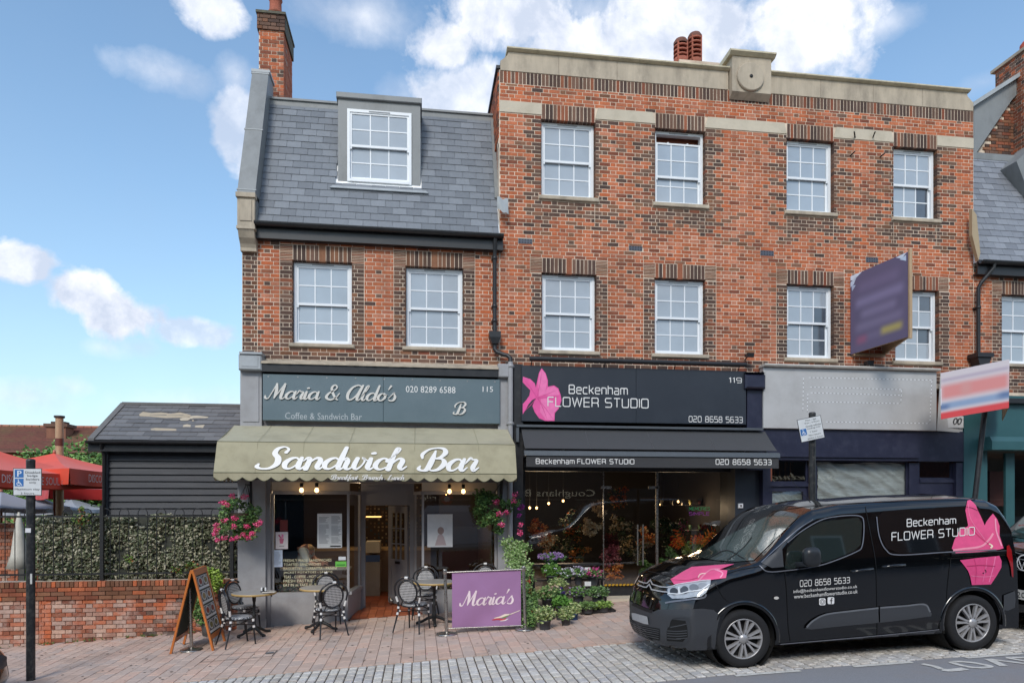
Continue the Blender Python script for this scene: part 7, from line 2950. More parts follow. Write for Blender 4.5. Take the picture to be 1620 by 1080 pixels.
P0,U,V,nr = sign_plate(sp2,at(1283,10.1)[0],sy2 - .09,zc2,.385,.34,tilt=radians(12))
q = MB()
wheelchair(q,P0,U,V,nr,.05,.30,.28,.56,S(52,112,176),S(232,236,240))
q.build('symbols',M_paint,sp2)
text_lines(sp2,P0,U,V,(('Mon - Sat',.34,.78,.86,.93),('8 am - 6.30 pm',.28,.90,.73,.81),('Goods vehicles',.30,.95,.60,.68),('loading only',.34,.90,.49,.56),('1 hour',.44,.75,.34,.41),('No return',.36,.86,.20,.27),('within 2 hours',.28,.94,.07,.14)),M_ink,nr)

# ================================================================== estate agents' boards (their print is blurred out in the photograph)
def blur_mat(name,base,bands,w=.10):
 """soft bands across a board; v is the generated height, u the width"""
 m,nt,b,N,L = nm(name)
 tc = N.new('ShaderNodeAttribute')
 tc.attribute_name = 'uvp'
 sp = N.new('ShaderNodeSeparateXYZ')
 L.new(tc.outputs['Vector'],sp.inputs[0])
 src = None
 rgb = N.new('ShaderNodeRGB')
 rgb.outputs[0].default_value = base
 src = rgb.outputs[0]

 def sm(v,a,b_):
  mr = N.new('ShaderNodeMapRange')
  mr.interpolation_type = 'SMOOTHSTEP'
  mr.inputs['From Min'].default_value = a
  mr.inputs['From Max'].default_value = b_
  L.new(v,mr.inputs['Value'])
  return mr.outputs[0]
 for (u0,u1,v0,v1,col,amt,soft) in bands:
  f = None
  for s_ in (sm(sp.outputs[0],u0 - soft,u0 + soft),sm(sp.outputs[0],u1 + soft,u1 - soft),sm(sp.outputs[1],v0 - soft,v0 + soft),sm(sp.outputs[1],v1 + soft,v1 - soft)):
   if f is None:
    f = s_
   else:
    mm = N.new('ShaderNodeMath')
    mm.operation = 'MULTIPLY'
    L.new(f,mm.inputs[0])
    L.new(s_,mm.inputs[1])
    f = mm.outputs[0]
  mm = N.new('ShaderNodeMath')
  mm.operation = 'MULTIPLY'
  L.new(f,mm.inputs[0])
  mm.inputs[1].default_value = amt
  mx = N.new('ShaderNodeMix')
  mx.data_type = 'RGBA'
  L.new(mm.outputs[0],mx.inputs[0])
  L.new(src,mx.inputs[6])
  mx.inputs[7].default_value = col
  src = mx.outputs[2]
 L.new(src,b.inputs['Base Color'])
 b.inputs['Roughness'].default_value = .45
 return m

def board_face(parent,P,th,m,name='board'):
 """P: bl, br, tr, tl corners; thickness th away from the viewer"""
 P = [Vector(p) for p in P]
 n = (P[1] - P[0]).cross(P[3] - P[0]).normalized()
 if n.y > 0:
  n = -n
 q = MB()
 q.hexa([tuple(p) for p in (P[0],P[1],P[1] - n * th,P[0] - n * th,P[3],P[2],P[2] - n * th,P[3] - n * th)])
 q.add([tuple(p + n * .001) for p in P],[(0,1,2,3)])
 me_f = len(q.f) - 1
 o = q.build(name,[M_timber,m],parent)
 me = o.data
 me.polygons[me_f].material_index = 1
 at_ = me.attributes.new('uvp','FLOAT_VECTOR','POINT')
 uv = [(0,0,0)] * len(me.vertices)
 for k,c in enumerate(((0,0,0),(1,0,0),(1,1,0),(0,1,0))):
  uv[len(uv) - 4 + k] = c
 at_.data.foreach_set('vector',[c for v in uv for c in v])
 return o

PB = thing('estate_board','dark purple V-shaped letting board with blurred print fixed between the upper windows','sign board',(9.2,12.6,H(3.2)))
m1 = blur_mat('purple_board_print',S(100,92,120),[(.15,.85,.76,.84,S(126,112,146),.7,.09),(.10,.92,.57,.66,S(140,130,165),.8,.07),(.2,.8,.42,.49,S(138,128,160),.8,.07),(.1,.9,.27,.34,S(136,126,156),.7,.07),
                                                   (.55,.9,.14,.20,S(196,180,84),.9,.06),(.12,.3,.12,.17,S(190,90,120),.6,.07),(.3,.55,.13,.18,S(130,120,150),.6,.07)])
bl,tl_ = (8.90,13.08,H(3.01)),(8.90,13.08,H(4.63))
br_,tr_ = (9.25,11.85,H(3.10)),(9.25,11.85,H(4.72))
board_face(PB,[bl,br_,tr_,tl_],.04,m1)
q = MB()
V_ = Vector(tl_) - Vector(bl)
U_ = Vector(br_) - Vector(bl)
nB = U_.cross(V_).normalized()
nB = -nB if nB.y > 0 else nB
for pts,c in (([(.0,1),(.22,1),(.06,.93),(0,.95)],S(214,222,236)),([(0,.92),(.12,.965),(.06,.88),(0,.86)],S(196,206,226)),([(.80,.99),(.98,1),(.9,.95)],S(214,222,236)),([(.86,.95),(.97,.97),(.97,.9)],S(190,204,226)),([(.02,.88),(.1,.86),(.03,.80)],S(170,180,206))):
 q.add([tuple(Vector(bl) + U_ * a + V_ * b + nB * .004) for a,b in pts],[tuple(range(len(pts)))],c,False)
q.build('corner_print',M_paint,PB)
board_face(PB,[(9.29,11.85,H(3.10)),(9.66,13.08,H(3.01)),(9.66,13.08,H(4.63)),(9.29,11.85,H(4.72))],.04,M_timber)
q = MB()
bar4(q,(9.27,11.82,H(3.06)),(9.27,11.82,H(4.76)),.06,.04,Vector((1,0,0)),Vector((0,1,0)))
bar4(q,(8.93,13.05,H(3.04)),(9.27,11.9,H(3.12)),.05,.04,Vector((0,0,1)),Vector((1,0,0)))
bar4(q,(9.63,13.05,H(3.04)),(9.29,11.9,H(3.12)),.05,.04,Vector((0,0,1)),Vector((1,0,0)))
bar4(q,(8.93,13.02,H(3.0)),(9.63,13.02,H(3.0)),.05,.04,Vector((0,0,1)),Vector((0,1,0)))
q.build('frame',M_timber,PB)

x0b,_,_ = at(1488,11.9)
lpx,lpy,_ = at(1535,12.1)
RBD = thing('estate_board','red white and blue sale board with blurred print on a leaning black pole at right','sign board',(lpx,lpy,zg(lpx)))
q = MB()
tpx,tpz = PX(1560,640,12.25)
bpx,bpz = PX(1527,960,12.3)
q.tube([(bpx,12.3,zg(bpx)),(tpx,12.25,tpz + .1)],.05,12)
q.build('post',M_blackpaint,RBD)
m2 = blur_mat('sale_board_print',S(206,196,200),[(0,1,.42,.72,S(216,106,98),.75,.08),(.3,.45,.45,.7,S(206,150,146),.7,.06),(0,1,.80,.86,S(150,130,160),.6,.05),(-.2,1.2,.20,.34,S(120,150,186),.85,.05),(.85,1.2,.22,.36,S(60,90,140),.7,.08),(-.2,.12,.2,.3,S(60,90,140),.7,.06),(-.5,1.5,-.5,.14,S(214,44,50),.95,.04)])
c1 = hit(1488.5,663,(0,12.05,0),(0,-1,0))
c4 = hit(1488.5,590,(0,12.05,0),(0,-1,0))
c2 = hit(1596,645,(0,11.4,0),(0,-1,0))
c3 = hit(1597,568,(0,11.4,0),(0,-1,0))
board_face(RBD,[c1,c2,c3,c4],.012,m2)
q = MB()
e1,e2 = c1 + (c4 - c1) * .35,c1 + (c4 - c1) * .62
q.add([tuple(p + Vector((-.01,-.006,0))) for p in (c1 + (c4 - c1) * .30,c1 + (c4 - c1) * .30 + Vector((.09,0,0)),c1 + (c4 - c1) * .66 + Vector((.09,0,0)),c1 + (c4 - c1) * .66)],[(0,1,2,3)],S(226,226,230))
q.build('corner_print',M_paint,RBD)
b5 = hit(1565,663,(0,12.6,0),(0,-1,0))
board_face(RBD,[c2 + Vector((.01,.02,0)),b5 + Vector((.5,.2,0)),b5 + Vector((.5,.2,.85)),c3 + Vector((.01,.02,0))],.012,m2,'rear_board')
# white number panel under the board on the pilaster
q = MB()
nx0,nz0 = PX(1493,676,12.96)
nx1,nz1 = PX(1524,658,12.96)
q.box(nx0,nx1,12.955,12.965,nz0,nz1,S(206,206,206))
stamp(q,letters('script','oo'),lambda a,b,o: Vector((nx0 + (nx1 - nx0) * (.45 + .5 * a),12.952 - o,nz0 + (nz1 - nz0) * (.25 + .6 * b))),S(60,60,62))
tag(q.build('small_sign',M_paint),'small white sign with curled black letters partly hidden by the sale board','sign')

# ================================================================== vehicles
from mathutils.bvhtree import BVHTree
from mathutils import Matrix
M_carblack = mat('black_car_paint',S(5,5,6),rough=.10,var=.05,vscale=3,coat=1.0,spec=.4)
M_carplastic = mat('grey_textured_plastic',S(58,60,64),rough=.5,var=.1,vscale=60,bump=.15,bscale=300)
M_carglass = mat('dark_car_glass',S(34,42,40),rough=.03,var=0,spec=1.0,coat=1.0)
M_screen = mat('windscreen_glass',S(70,84,80),rough=.03,var=.35,vscale=3,spec=1.0,coat=1.0)
M_panelglass = mat('black_glass_panel',S(16,16,18),rough=.05,var=0,spec=.8,coat=1.0)
M_tyre = mat('tyre_rubber',S(27,27,29),rough=.85,var=.15,vscale=20)
M_rim = mat('silver_wheel_trim',S(176,174,174),rough=.35,metal=.45,var=.05,vscale=20)
M_trim = mat('grey_window_trim',S(120,122,130),rough=.3,metal=.3,var=.05)
M_trimlight = mat('bright_badge',S(196,196,198),rough=.25,metal=.4,var=0)
M_chrome = mat('chrome',S(214,214,216),rough=.15,metal=1.0,var=0)
M_lens = mat('headlamp_lens',tint=True,rough=.08,var=.25,vscale=22,spec=1.0,coat=1.0)

def interp(P,x):
 if x <= P[0][0]:
  return P[0][1]
 for (a,b),(c,d) in zip(P,P[1:]):
  if x <= c:
   t = (x - a) / (c - a)
   return b + (d - b) * (t * t * (3 - 2 * t) * .35 + t * .65)
 return P[-1][1]

class Body:
 def __init__(s,prof,L,W,wheels,arch,zb=.24,bow=.30,lean=None,rear=.14,belt=1.1,tum=.17,rc=.10,crown=.05,wr=.335):
  s.__dict__.update(locals())

 def side(s,x,z):
  y = s.W
  if z < .42:
   y -= .035 * (1 - (z - .2) / .22) if z > .2 else .035
  if z > s.belt:
   y -= (z - s.belt) * s.tum
  return y - .006 * sin(min(max((z - .5) / .6,0),1) * pi)

 def warp(s,x,y,z):
  k = abs(y) / s.W
  f = max(0,1 - x / 1.0)
  g = max(0,(x - (s.L - .55)) / .55)
  ln = interp(s.lean,z) * max(0,1 - x / .75)
  rl = (.10 * max(0,(z - 1.0)) * g) if s.rear > 0 else 0
  return (x + s.bow * k ** 2.6 * f ** 1.5 + ln - s.rear * k ** 4 * g ** 1.5 - rl,y,z)

 def zbot(s,x):
  z = s.zb
  for c in s.wheels:
   d = abs(x - c)
   if d < s.arch:
    z = max(z,s.wr + sqrt(s.arch ** 2 - d * d))
  return z

 def section(s,x):
  zt = interp(s.prof,x)
  zb = s.zbot(x)
  rc = min(s.rc,(zt - zb) * .4)
  zs = zt - s.crown - rc
  pts = []
  for i in range(14):
   z = zb + (zs - zb) * i / 13
   pts.append((s.side(x,z),z))
  ye = s.side(x,zs)
  for i in range(1,7):
   a = pi / 2 * i / 6
   pts.append((ye - rc + rc * cos(a),zs + rc * sin(a)))
  yt = ye - rc
  for i in range(1,8):
   t = i / 7
   y = yt * (1 - t)
   pts.append((y,zs + rc + s.crown * (1 - (1 - t) ** 2)))
  return pts

 def build(s,name,parent,mtx):
  xs = set()
  n = 90
  for i in range(n + 1):
   xs.add(round(s.L * i / n,4))
  for c in s.wheels:
   for k in range(25):
    xs.add(round(c - s.arch * cos(pi * k / 24),4))
   xs |= {round(c - s.arch - .0015,4),round(c + s.arch + .0015,4)}
  for (a,_) in s.prof:
   xs.add(round(a,4))
  xs = sorted(x for x in xs if 0 <= x <= s.L)
  mb = MB()
  rows = []
  for x in xs:
   p = s.section(x)
   rows.append([s.warp(x,-y,z) for y,z in p] + [s.warp(x,y,z) for y,z in p[::-1][1:]])
  m = len(rows[0])
  v = [q for r in rows for q in r]
  f = [(i * m + j,(i + 1) * m + j,(i + 1) * m + j + 1,i * m + j + 1) for i in range(len(rows) - 1) for j in range(m - 1)]
  mb.add(v,f,None,True)
  for (row,x,fl) in ((rows[0],0,1),(rows[-1],s.L,0)):
   sec = s.section(x)
   nside = len(sec)
   vs = []
   K = 16
   for (y,z) in sec:
    vs.append([s.warp(x,-y + 2 * y * k / K,z) for k in range(K + 1)])
   vv = [q for r in vs for q in r]
   ff = [(i * (K + 1) + j,i * (K + 1) + j + 1,(i + 1) * (K + 1) + j + 1,(i + 1) * (K + 1) + j) for i in range(nside - 1) for j in range(K)]
   if not fl:
    ff = [q[::-1] for q in ff]
   mb.add(vv,ff,None,True)
  s.mtx = mtx
  s.inv = mtx.inverted()
  W_ = [mtx @ Vector(p) for p in mb.v]
  s.bvh = BVHTree.FromPolygons(W_,mb.f)
  s.root = parent
  s.body = mb.build(name,M_carblack,parent,local=True)
  # underside and wheel housings
  q = MB()
  q.box(s.wheels[0] - .3,s.L - .3,-s.W + .08,s.W - .08,s.zb - .02,s.zb + .06)
  for c in s.wheels:
   for sg in (-1,1):
    pr = [(s.arch - .005,0),(s.arch - .005,.32)]
    y0 = sg * (s.W - .03)
    q.lathe([(s.arch - .002,y0),(s.arch - .002,y0 - sg * .34),(0,y0 - sg * .34)],(c,0,s.wr),28,'y')
  q.build('underbody',mat('dark_underbody' + parent.name,S(16,16,16),rough=.9),parent,local=True)
  return s.body

 def cast(s,px,py,off=0.004,mirror=False):
  d = ray(px,py).normalized()
  o = Vector((0,0,CZ))
  hitp,n,i,dist = s.bvh.ray_cast(o,d)
  if hitp is None:
   return None
  if n.dot(d) > 0:
   n = -n
  p = s.inv @ (hitp + n * off)
  if mirror:
   p.y = -p.y
  return p

 def decal(s,name,pts,m,off=.004,step=4.0,mirror=False,col=None,parent=None,smooth=True):
  vs,fs = poly_dense(pts,step)
  res = None
  for mir in ((False,True) if mirror else (False,)):
   mb = MB()
   P = [s.cast(x,y,off,mir) for x,y in vs]
   ok = [tuple(p) if p is not None else (0,0,0) for p in P]
   mb.add(ok,[f for f in fs if all(P[i] is not None for i in f)],col,smooth)
   o_ = mb.build(name,m,parent or s.root,local=True)
   res = res or o_
  return res

 def line(s,mb,pts,w,off=.005,col=None,curve=True,mirror=False):
  P = catmull([(x,y,w) for x,y in pts],6) if curve and len(pts) > 2 else [(x,y,w) for x,y in pts]
  # extra points on long runs
  D_ = []
  for a,b in zip(P,P[1:]):
   k = max(1,int(math.hypot(b[0] - a[0],b[1] - a[1]) / 8))
   D_ += [(a[0] + (b[0] - a[0]) * i / k,a[1] + (b[1] - a[1]) * i / k,w) for i in range(k)]
  D_.append(P[-1])
  for mir in ((False,True) if mirror else (False,)):
   for vs,fs in ribbon(D_):
    Q = [s.cast(x,y,off,mir) for x,y in vs]
    mb.add([tuple(p) if p is not None else (0,0,0) for p in Q],[f for f in fs if all(Q[i] is not None for i in f)],col,True)

 def text(s,name,style,txt,q4,m,off=.008,parent=None,**kw):
  """q4: pixel corners bottom-left, bottom-right, top-right, top-left"""
  mb = MB()
  bl,br,tr,tl = q4
  sh = letters(style,txt,**kw)
  xs = [v[0] for a in sh for v in a[0]]
  ys = [v[1] for a in sh for v in a[0]]
  x0,x1,y0,y1 = min(xs),max(xs),min(ys),max(ys)
  for k,(vs,fs) in enumerate(sh):
   P = []
   for (x,y) in vs:
    u,v = (x - x0) / (x1 - x0),(y - y0) / (y1 - y0)
    px = (bl[0] * (1 - u) + br[0] * u) * (1 - v) + (tl[0] * (1 - u) + tr[0] * u) * v
    py = (bl[1] * (1 - u) + br[1] * u) * (1 - v) + (tl[1] * (1 - u) + tr[1] * u) * v
    P.append(s.cast(px,py,off + .0003 * (k % 7)))
   mb.add([tuple(p) if p is not None else (0,0,0) for p in P],[f for f in fs if all(P[i] is not None for i in f)],None,False)
  return mb.build(name,m,parent or s.root,local=True)

WHEEL = {}

def wheel(root,x,y,r,sgn,spokes=7):
 """a wheel as a part: tyre with rim, spokes and hub as sub-parts"""
 q = MB()
 w = .105
 q.lathe([(r * .69,y),(r * .72,y + sgn * .012),(r * .93,y + sgn * .018),(r * .985,y - sgn * .005),(r,y - sgn * .03),(r,y - sgn * .18),(r * .97,y - sgn * .2),(r * .7,y - sgn * .2)],(x,0,r),56,'y')
 for k in range(3):
  yy = y - sgn * (.05 + k * .05)
  q.lathe([(r + .0015,yy),(r + .0015,yy - sgn * .006)],(x,0,r),40,'y',col=S(20,20,20))
 t = q.build('wheel',M_tyre,root,local=True)
 q = MB()
 q.lathe([(r * .70,y + sgn * .006),(r * .675,y + sgn * .012),(r * .655,y + sgn * .004),(r * .64,y - sgn * .05),(r * .62,y - sgn * .12)],(x,0,r),56,'y')
 q.build('rim',M_rim,t,local=True)
 q = MB()
 q.lathe([(r * .64,y - sgn * .075),(0,y - sgn * .075)],(x,0,r),32,'y',col=S(22,22,24))
 q.lathe([(r * .34,y - sgn * .06),(r * .34,y - sgn * .07),(.05,y - sgn * .07)],(x,0,r),24,'y',col=S(70,66,64))
 q.build('brake_disc',M_paint,t,local=True)
 q = MB()
 for k in range(spokes):
  a = 2 * pi * k / spokes + .2
  for da,dr in ((-.16,0),(.16,0)):
   ri,ro = r * .13,r * .66
   a1,a2 = a + da * .55,a + da * 1.12
   p0 = Vector((x + ri * cos(a1),0,r + ri * sin(a1)))
   pm = Vector((x + r * .36 * cos(a + da),0,r + r * .36 * sin(a + da)))
   p1 = Vector((x + ro * cos(a2),0,r + ro * sin(a2)))
   for (A,B,wa,wb) in ((p0,pm,.014,.011),(pm,p1,.011,.015)):
    d = (B - A).normalized()
    nn = Vector((-d.z,0,d.x))
    yo,yi = y + sgn * .004,y - sgn * .03
    q.add([(A.x + nn.x * wa,yo,A.z + nn.z * wa),(A.x - nn.x * wa,yo,A.z - nn.z * wa),(B.x - nn.x * wb,yo,B.z - nn.z * wb),(B.x + nn.x * wb,yo,B.z + nn.z * wb),
                       (A.x + nn.x * wa * 1.3,yi,A.z + nn.z * wa * 1.3),(A.x - nn.x * wa * 1.3,yi,A.z - nn.z * wa * 1.3),(B.x - nn.x * wb * 1.3,yi,B.z - nn.z * wb * 1.3),(B.x + nn.x * wb * 1.3,yi,B.z + nn.z * wb * 1.3)],
                      [(0,1,2,3),(4,5,1,0),(5,6,2,1),(6,7,3,2),(7,4,0,3)])
 q.lathe([(r * .17,y - sgn * .01),(r * .16,y + sgn * .010),(0,y + sgn * .012)],(x,0,r),24,'y')
 q.build('spokes',M_rim,t,local=True)
 return t

# ---- the florist's van
VX,VY = 2.82,8.47
van = thing('van',"black florist's panel van with pink orchid print parked nose left on the setts",'van',(VX,VY,zg(3.77) - .038 * .95))
van.rotation_euler = (0,-math.atan(.038),0)
vm = Matrix.Translation(van.location) @ van.rotation_euler.to_matrix().to_4x4()
vb = Body(prof=[(0,.99),(.06,1.02),(.2,1.07),(.5,1.14),(.9,1.21),(1.12,1.25),(1.20,1.275),(1.84,1.80),(1.98,1.86),(2.3,1.905),(3.2,1.93),(4.0,1.925),(4.35,1.89),(4.52,1.83),(4.62,1.72),(4.70,1.58)],
          L=4.70,W=.965,wheels=(.953,3.928),arch=.40,zb=.235,bow=.33,lean=[(.2,.05),(.36,.0),(.62,.0),(.78,.04),(.95,.14),(1.1,.22)],belt=1.12,tum=.19,rc=.13,crown=.055)
vb.build('body',van,vm)
Z7 = lambda L: [(960 + .4074 * x,760 + .4074 * y) for x,y in L]
ZB = lambda L: [(980 + x / 5.4,880 + y / 5.4) for x,y in L]
ZR = lambda L: [(1480 + x / 6.0,780 + y / 6.0) for x,y in L]
for x in vb.wheels:
 for sg in (-1,1):
  wheel(van,x,sg * (.955),.337,sg)
q = MB()
q.lathe([(.40,-.968),(.402,-.975),(.445,-.972),(.45,-.955)],(vb.wheels[0],0,.337),40,'y',a0=-.15,a1=pi + .15)
q.build('arch_lip',M_carblack,van,local=True)
q = MB()
q.lathe([(.40,-.968),(.402,-.975),(.445,-.972),(.45,-.955)],(vb.wheels[1],0,.337),40,'y',a0=-.15,a1=pi + .15)
q.build('arch_lip',M_carblack,van,local=True)
vb.decal('windscreen',[(1100,880.5),(1131,886),(1163,888.5),(1193,886),(1205,874),(1262,818.5),(1240,815),(1212,817.5),(1160,843),(1125,864)],M_screen,.006)
q = MB()
for pts in ([(1120,884),(1150,871),(1178,884.5)],[(1150,887),(1175,868),(1190,850)]):
 vb.line(q,pts,1.1,.012,S(30,30,32))
q.build('wiper',M_paint,van,local=True)
q = MB()
vb.line(q,[(1150,878),(1180,850),(1215,828)],10,.009,S(150,166,160))
vb.decal('cab_window',Z7([(690,338),(698,262),(755,200),(830,160),(975,142),(990,165),(985,248),(960,272),(862,312),(780,330),(700,344)]),M_carglass,.006,mirror=True)
vb.decal('quarter_window',Z7([(598,318),(640,288),(680,262),(686,334),(640,338)]),M_carplastic,.006,mirror=True)
vb.decal('side_glass_panel',Z7([(1050,140),(1072,118),(1180,109),(1390,98),(1440,100),(1475,150),(1505,262),(1340,268),(1320,271),(1130,281),(1085,262),(1062,215)]),M_panelglass,.006,mirror=True)
q = MB()
vb.line(q,Z7([(592,330),(625,352),(700,348),(790,336),(862,318),(962,278),(990,252),(996,165),(978,137),(900,138),(830,153),(755,196),(700,240)]),1.6,.010)  # window trim lines, toned grey to carry their highlight
q.build('window_trim',M_trim,van,local=True)
q = MB()
vb.line(q,Z7([(1046,140),(1056,215),(1082,268),(1130,288),(1320,277),(1510,268)]),1.6,.010)
q.build('window_trim',M_trim,van,local=True)
q = MB()
vb.line(q,Z7([(600,318),(660,262),(740,190),(800,150)]),1.2,.008)
q.build('window_trim',M_trim,van,local=True)
q = MB()
for pts in ([(690,350),(698,430),(704,560),(712,622)],[(1004,100),(1012,150),(1030,240),(1044,330),(1048,450),(1050,598)],[(1282,75),(1286,105)],[(640,120),(800,98),(1000,86),(1280,76),(1430,74)],
   [(1335,300),(1322,420),(1316,560)],[(160,352),(250,372),(330,398),(380,392),(400,388)],[(400,388),(500,350),(590,332)],[(420,398),(450,450),(480,475)]):
 vb.line(q,Z7(pts),.9,.006,S(2,2,2))
q.build('panel_gap',M_paint,van,local=True)
# roof side rail strip, highlight painted along the sill, sill, door mouldings
q = MB()
vb.line(q,Z7([(672,633),(800,622),(1050,600),(1310,574)]),1.3,.012)
q.build('sill_trim',M_trim,van,local=True)
vb.decal('sill',Z7([(672,637),(1310,578),(1308,592),(1240,600),(680,652)]),M_carplastic,.010)
vb.decal('door_moulding',Z7([(766,572),(790,545),(815,527),(850,513),(950,500),(1050,489),(1052,549),(900,563),(790,575)]),M_carplastic,.020,step=4)
vb.decal('door_moulding',Z7([(1056,488),(1150,481),(1228,475),(1242,492),(1258,515),(1254,524),(1150,538),(1057,549)]),M_carplastic,.020,step=4)
q = MB()
vb.line(q,Z7([(772,566),(800,540),(850,517),(950,504),(1050,493)]),2.6,.024)
vb.line(q,Z7([(1057,492),(1150,485),(1228,479),(1250,508)]),2.6,.024)
q.build('moulding_edge',mat('grey_moulding_edge',S(104,107,112),rough=.45),van,local=True)
for hp in ([(950,352),(985,346),(1026,341)],[(1072,334),(1110,328),(1150,326)]):
 hq = MB()
 P = [vb.cast(*p,.035) for p in Z7(hp)]
 P0_,P1_ = vb.cast(*Z7([hp[0]])[0],.0),vb.cast(*Z7([hp[-1]])[0],.0)
 hq.tube([P0_] + P + [P1_],.014,8)
 hq.build('door_handle',M_carblack,van,local=True)
# slide rail
q = MB()
vb.line(q,Z7([(1336,289),(1440,284),(1548,278)]),5.2,.012,S(8,8,8),curve=False)
vb.line(q,Z7([(1336,283),(1440,278),(1548,271)]),.8,.016,S(90,90,94),curve=False)
q.build('slide_rail',M_gloss,van,local=True)
# door mirror
mp_ = vb.cast(*Z7([(760,325)])[0],0)
q = MB()
c_ = mp_ + Vector((.02,-.16,.10))
us_ = [2 * pi * k / 20 for k in range(21)]
q.grid(lambda a,t: (c_.x + .105 * (abs(cos(a)) ** .6) * (1 if cos(a) > 0 else -1) * (cos(t) if abs(t) < pi / 2 else 0) ** .5,c_.y + .07 * sin(t),c_.z + .115 * (abs(sin(a)) ** .6) * (1 if sin(a) > 0 else -1) * (cos(t) if abs(t) < pi / 2 else 0) ** .5),us_,[-pi / 2 + pi * k / 10 for k in range(11)])
q.hexa([(mp_.x - .10,mp_.y + .06,mp_.z - .03),(mp_.x + .1,mp_.y + .06,mp_.z - .03),(mp_.x + .1,mp_.y + .08,mp_.z + .03),(mp_.x - .1,mp_.y + .08,mp_.z + .03),
  (c_.x - .10,c_.y - .04,c_.z - .1),(c_.x + .06,c_.y - .04,c_.z - .1),(c_.x + .06,c_.y + .05,c_.z - .06),(c_.x - .10,c_.y + .05,c_.z - .06)])
n0 = len(q.v)
q.build('door_mirror',mat('satin_black_mirror',S(40,42,45),rough=.35,var=.05),van,local=True)
# front end
vb.decal('bumper',ZB([(104,395),(200,432),(300,470),(340,452),(520,452),(700,440),(800,452),(858,505),(842,560),(825,650),(818,740),(800,812),(640,808),(480,785),(330,738),(200,680),(104,625)]),M_carplastic,.012,mirror=True)
q = MB()
vb.line(q,ZB([(120,402),(200,440),(290,470)]),4.5,.016,S(12,12,13))
q.build('upper_intake',M_paint,van,local=True)
vb.decal('lower_intake',ZB([(106,548),(160,580),(352,612),(352,712),(230,680),(110,612)]),MATS['dark_underbody' + van.name],.018,mirror=True)
vb.decal('fog_intake',ZB([(412,632),(440,545),(460,533),(570,545),(585,600),(590,680),(545,722),(412,712)]),MATS['dark_underbody' + van.name],.018,mirror=True)
q = MB()
for k in range(5):
 vb.line(q,ZB([(108,560 + 14 * k),(200,596 + 14 * k + k * 1.5),(350,626 + 17 * k)]),.9,.022,mirror=True)
 if k < 4:
  vb.line(q,ZB([(418,630 + 21 * k),(500,634 + 21 * k),(585,628 + 21 * k)]),1.2,.022,mirror=True)
vb.line(q,ZB([(445,600),(520,586),(580,572)]),1.3,.022,mirror=True)
q.build('grille_bar',mat('grille_bar_grey',S(74,76,80),rough=.45),van,local=True)
q = MB()
vb.line(q,ZB([(430,600),(445,545),(480,520),(570,518),(600,560),(606,640),(600,690),(548,740),(400,742)]),1.6,.022)
q.build('fog_surround',M_carplastic,van,local=True)
vb.decal('number_plate',ZB([(118,478),(150,482),(252,510),(262,578),(220,570),(126,535)]),mat('blurred_plate',S(172,172,172),rough=.5,var=.12,vscale=24),.024)
# headlamp: chrome bowls behind a clear lens, with the badge bars running into it
HL = vb.decal('headlight',ZB([(418,262),(530,240),(700,215),(780,208),(777,240),(738,306),(700,338),(560,358),(455,360),(414,325)]),M_lens,.012,mirror=True,col=S(176,180,184))
q = MB()
for (cx,cy,rx,ry,c) in ((472,300,34,32,S(60,62,66)),(560,290,34,32,S(80,84,90)),(640,268,40,26,S(120,124,130)),(712,255,40,26,S(150,154,160))):
 for mir in (False,True):
  P = [vb.cast(*ZB([(cx + rx * cos(a),cy + ry * sin(a))])[0],.018,mir) for a in [2 * pi * k / 14 for k in range(14)]]
  if all(p is not None for p in P):
   q.add([tuple(p) for p in P],[tuple(range(14))],c,False)
q.build('lamp_bowl',M_gloss,HL,local=True)
q = MB()
vb.line(q,ZB([(425,318),(520,322),(600,300),(690,290),(770,238)]),1.6,.020,S(228,230,232),mirror=True)
vb.line(q,ZB([(516,262),(518,320)]),2.2,.020,S(228,230,232),mirror=True)
vb.line(q,ZB([(420,262),(530,240),(700,215),(782,207)]),1.1,.020,S(214,216,220),mirror=True)
q.build('lamp_trim',M_gloss,HL,local=True)
q = MB()
vb.line(q,ZB([(395,395),(470,382),(700,352),(740,320)]),2.6,.010)
q.build('lamp_under_trim',M_trim,van,local=True)
q = MB()
vb.line(q,ZB([(172,212),(215,228),(245,232),(276,203),(292,240),(360,262),(430,266)]),1.9,.020,curve=False)
vb.line(q,ZB([(168,246),(215,264),(240,268),(265,240),(284,286),(350,300),(420,308)]),1.9,.020,curve=False)
q.build('chevron_badge',M_trimlight,van,local=True)
# bonnet and side prints
q_pink = S(232,92,140)
vb.decal('petal_print',Z7([(248,384),(290,358),(330,336),(410,330),(470,326),(495,325),(440,346),(468,350),(462,378),(372,390),(312,402),(262,403)]),M_pink,.008,col=q_pink)
q = MB()
for pts,c,w in (([(250,386),(310,388),(360,378)],S(190,60,110),.8),([(356,392),(400,350),(440,345)],S(240,140,170),2.0),([(356,378),(365,365),(385,362)],S(250,210,200),1.6),([(420,346),(450,360),(440,378)],S(250,160,190),2)):
 vb.line(q,Z7(pts),w,.011,c)
q.build('petal_vein',M_pink,van,local=True)
up_ = ZR([(298,72),(325,66),(355,90),(378,115),(398,165),(430,230),(462,305),(478,268),(510,225),(540,192),(580,245),(603,310),(602,400),(640,520),(600,533),(400,556),(190,570),(150,522),(175,440),(235,330),(290,320),(305,308),(295,250),(278,160)])
lo_ = ZR([(228,634),(400,612),(600,592),(622,640),(620,700),(575,780),(520,862),(340,868),(325,790),(305,735),(265,680)])
vb.decal('petal_print',up_,M_pink,.009,col=S(228,84,134))
vb.decal('petal_print',lo_,M_pink,.009,col=S(222,78,132))
q = MB()
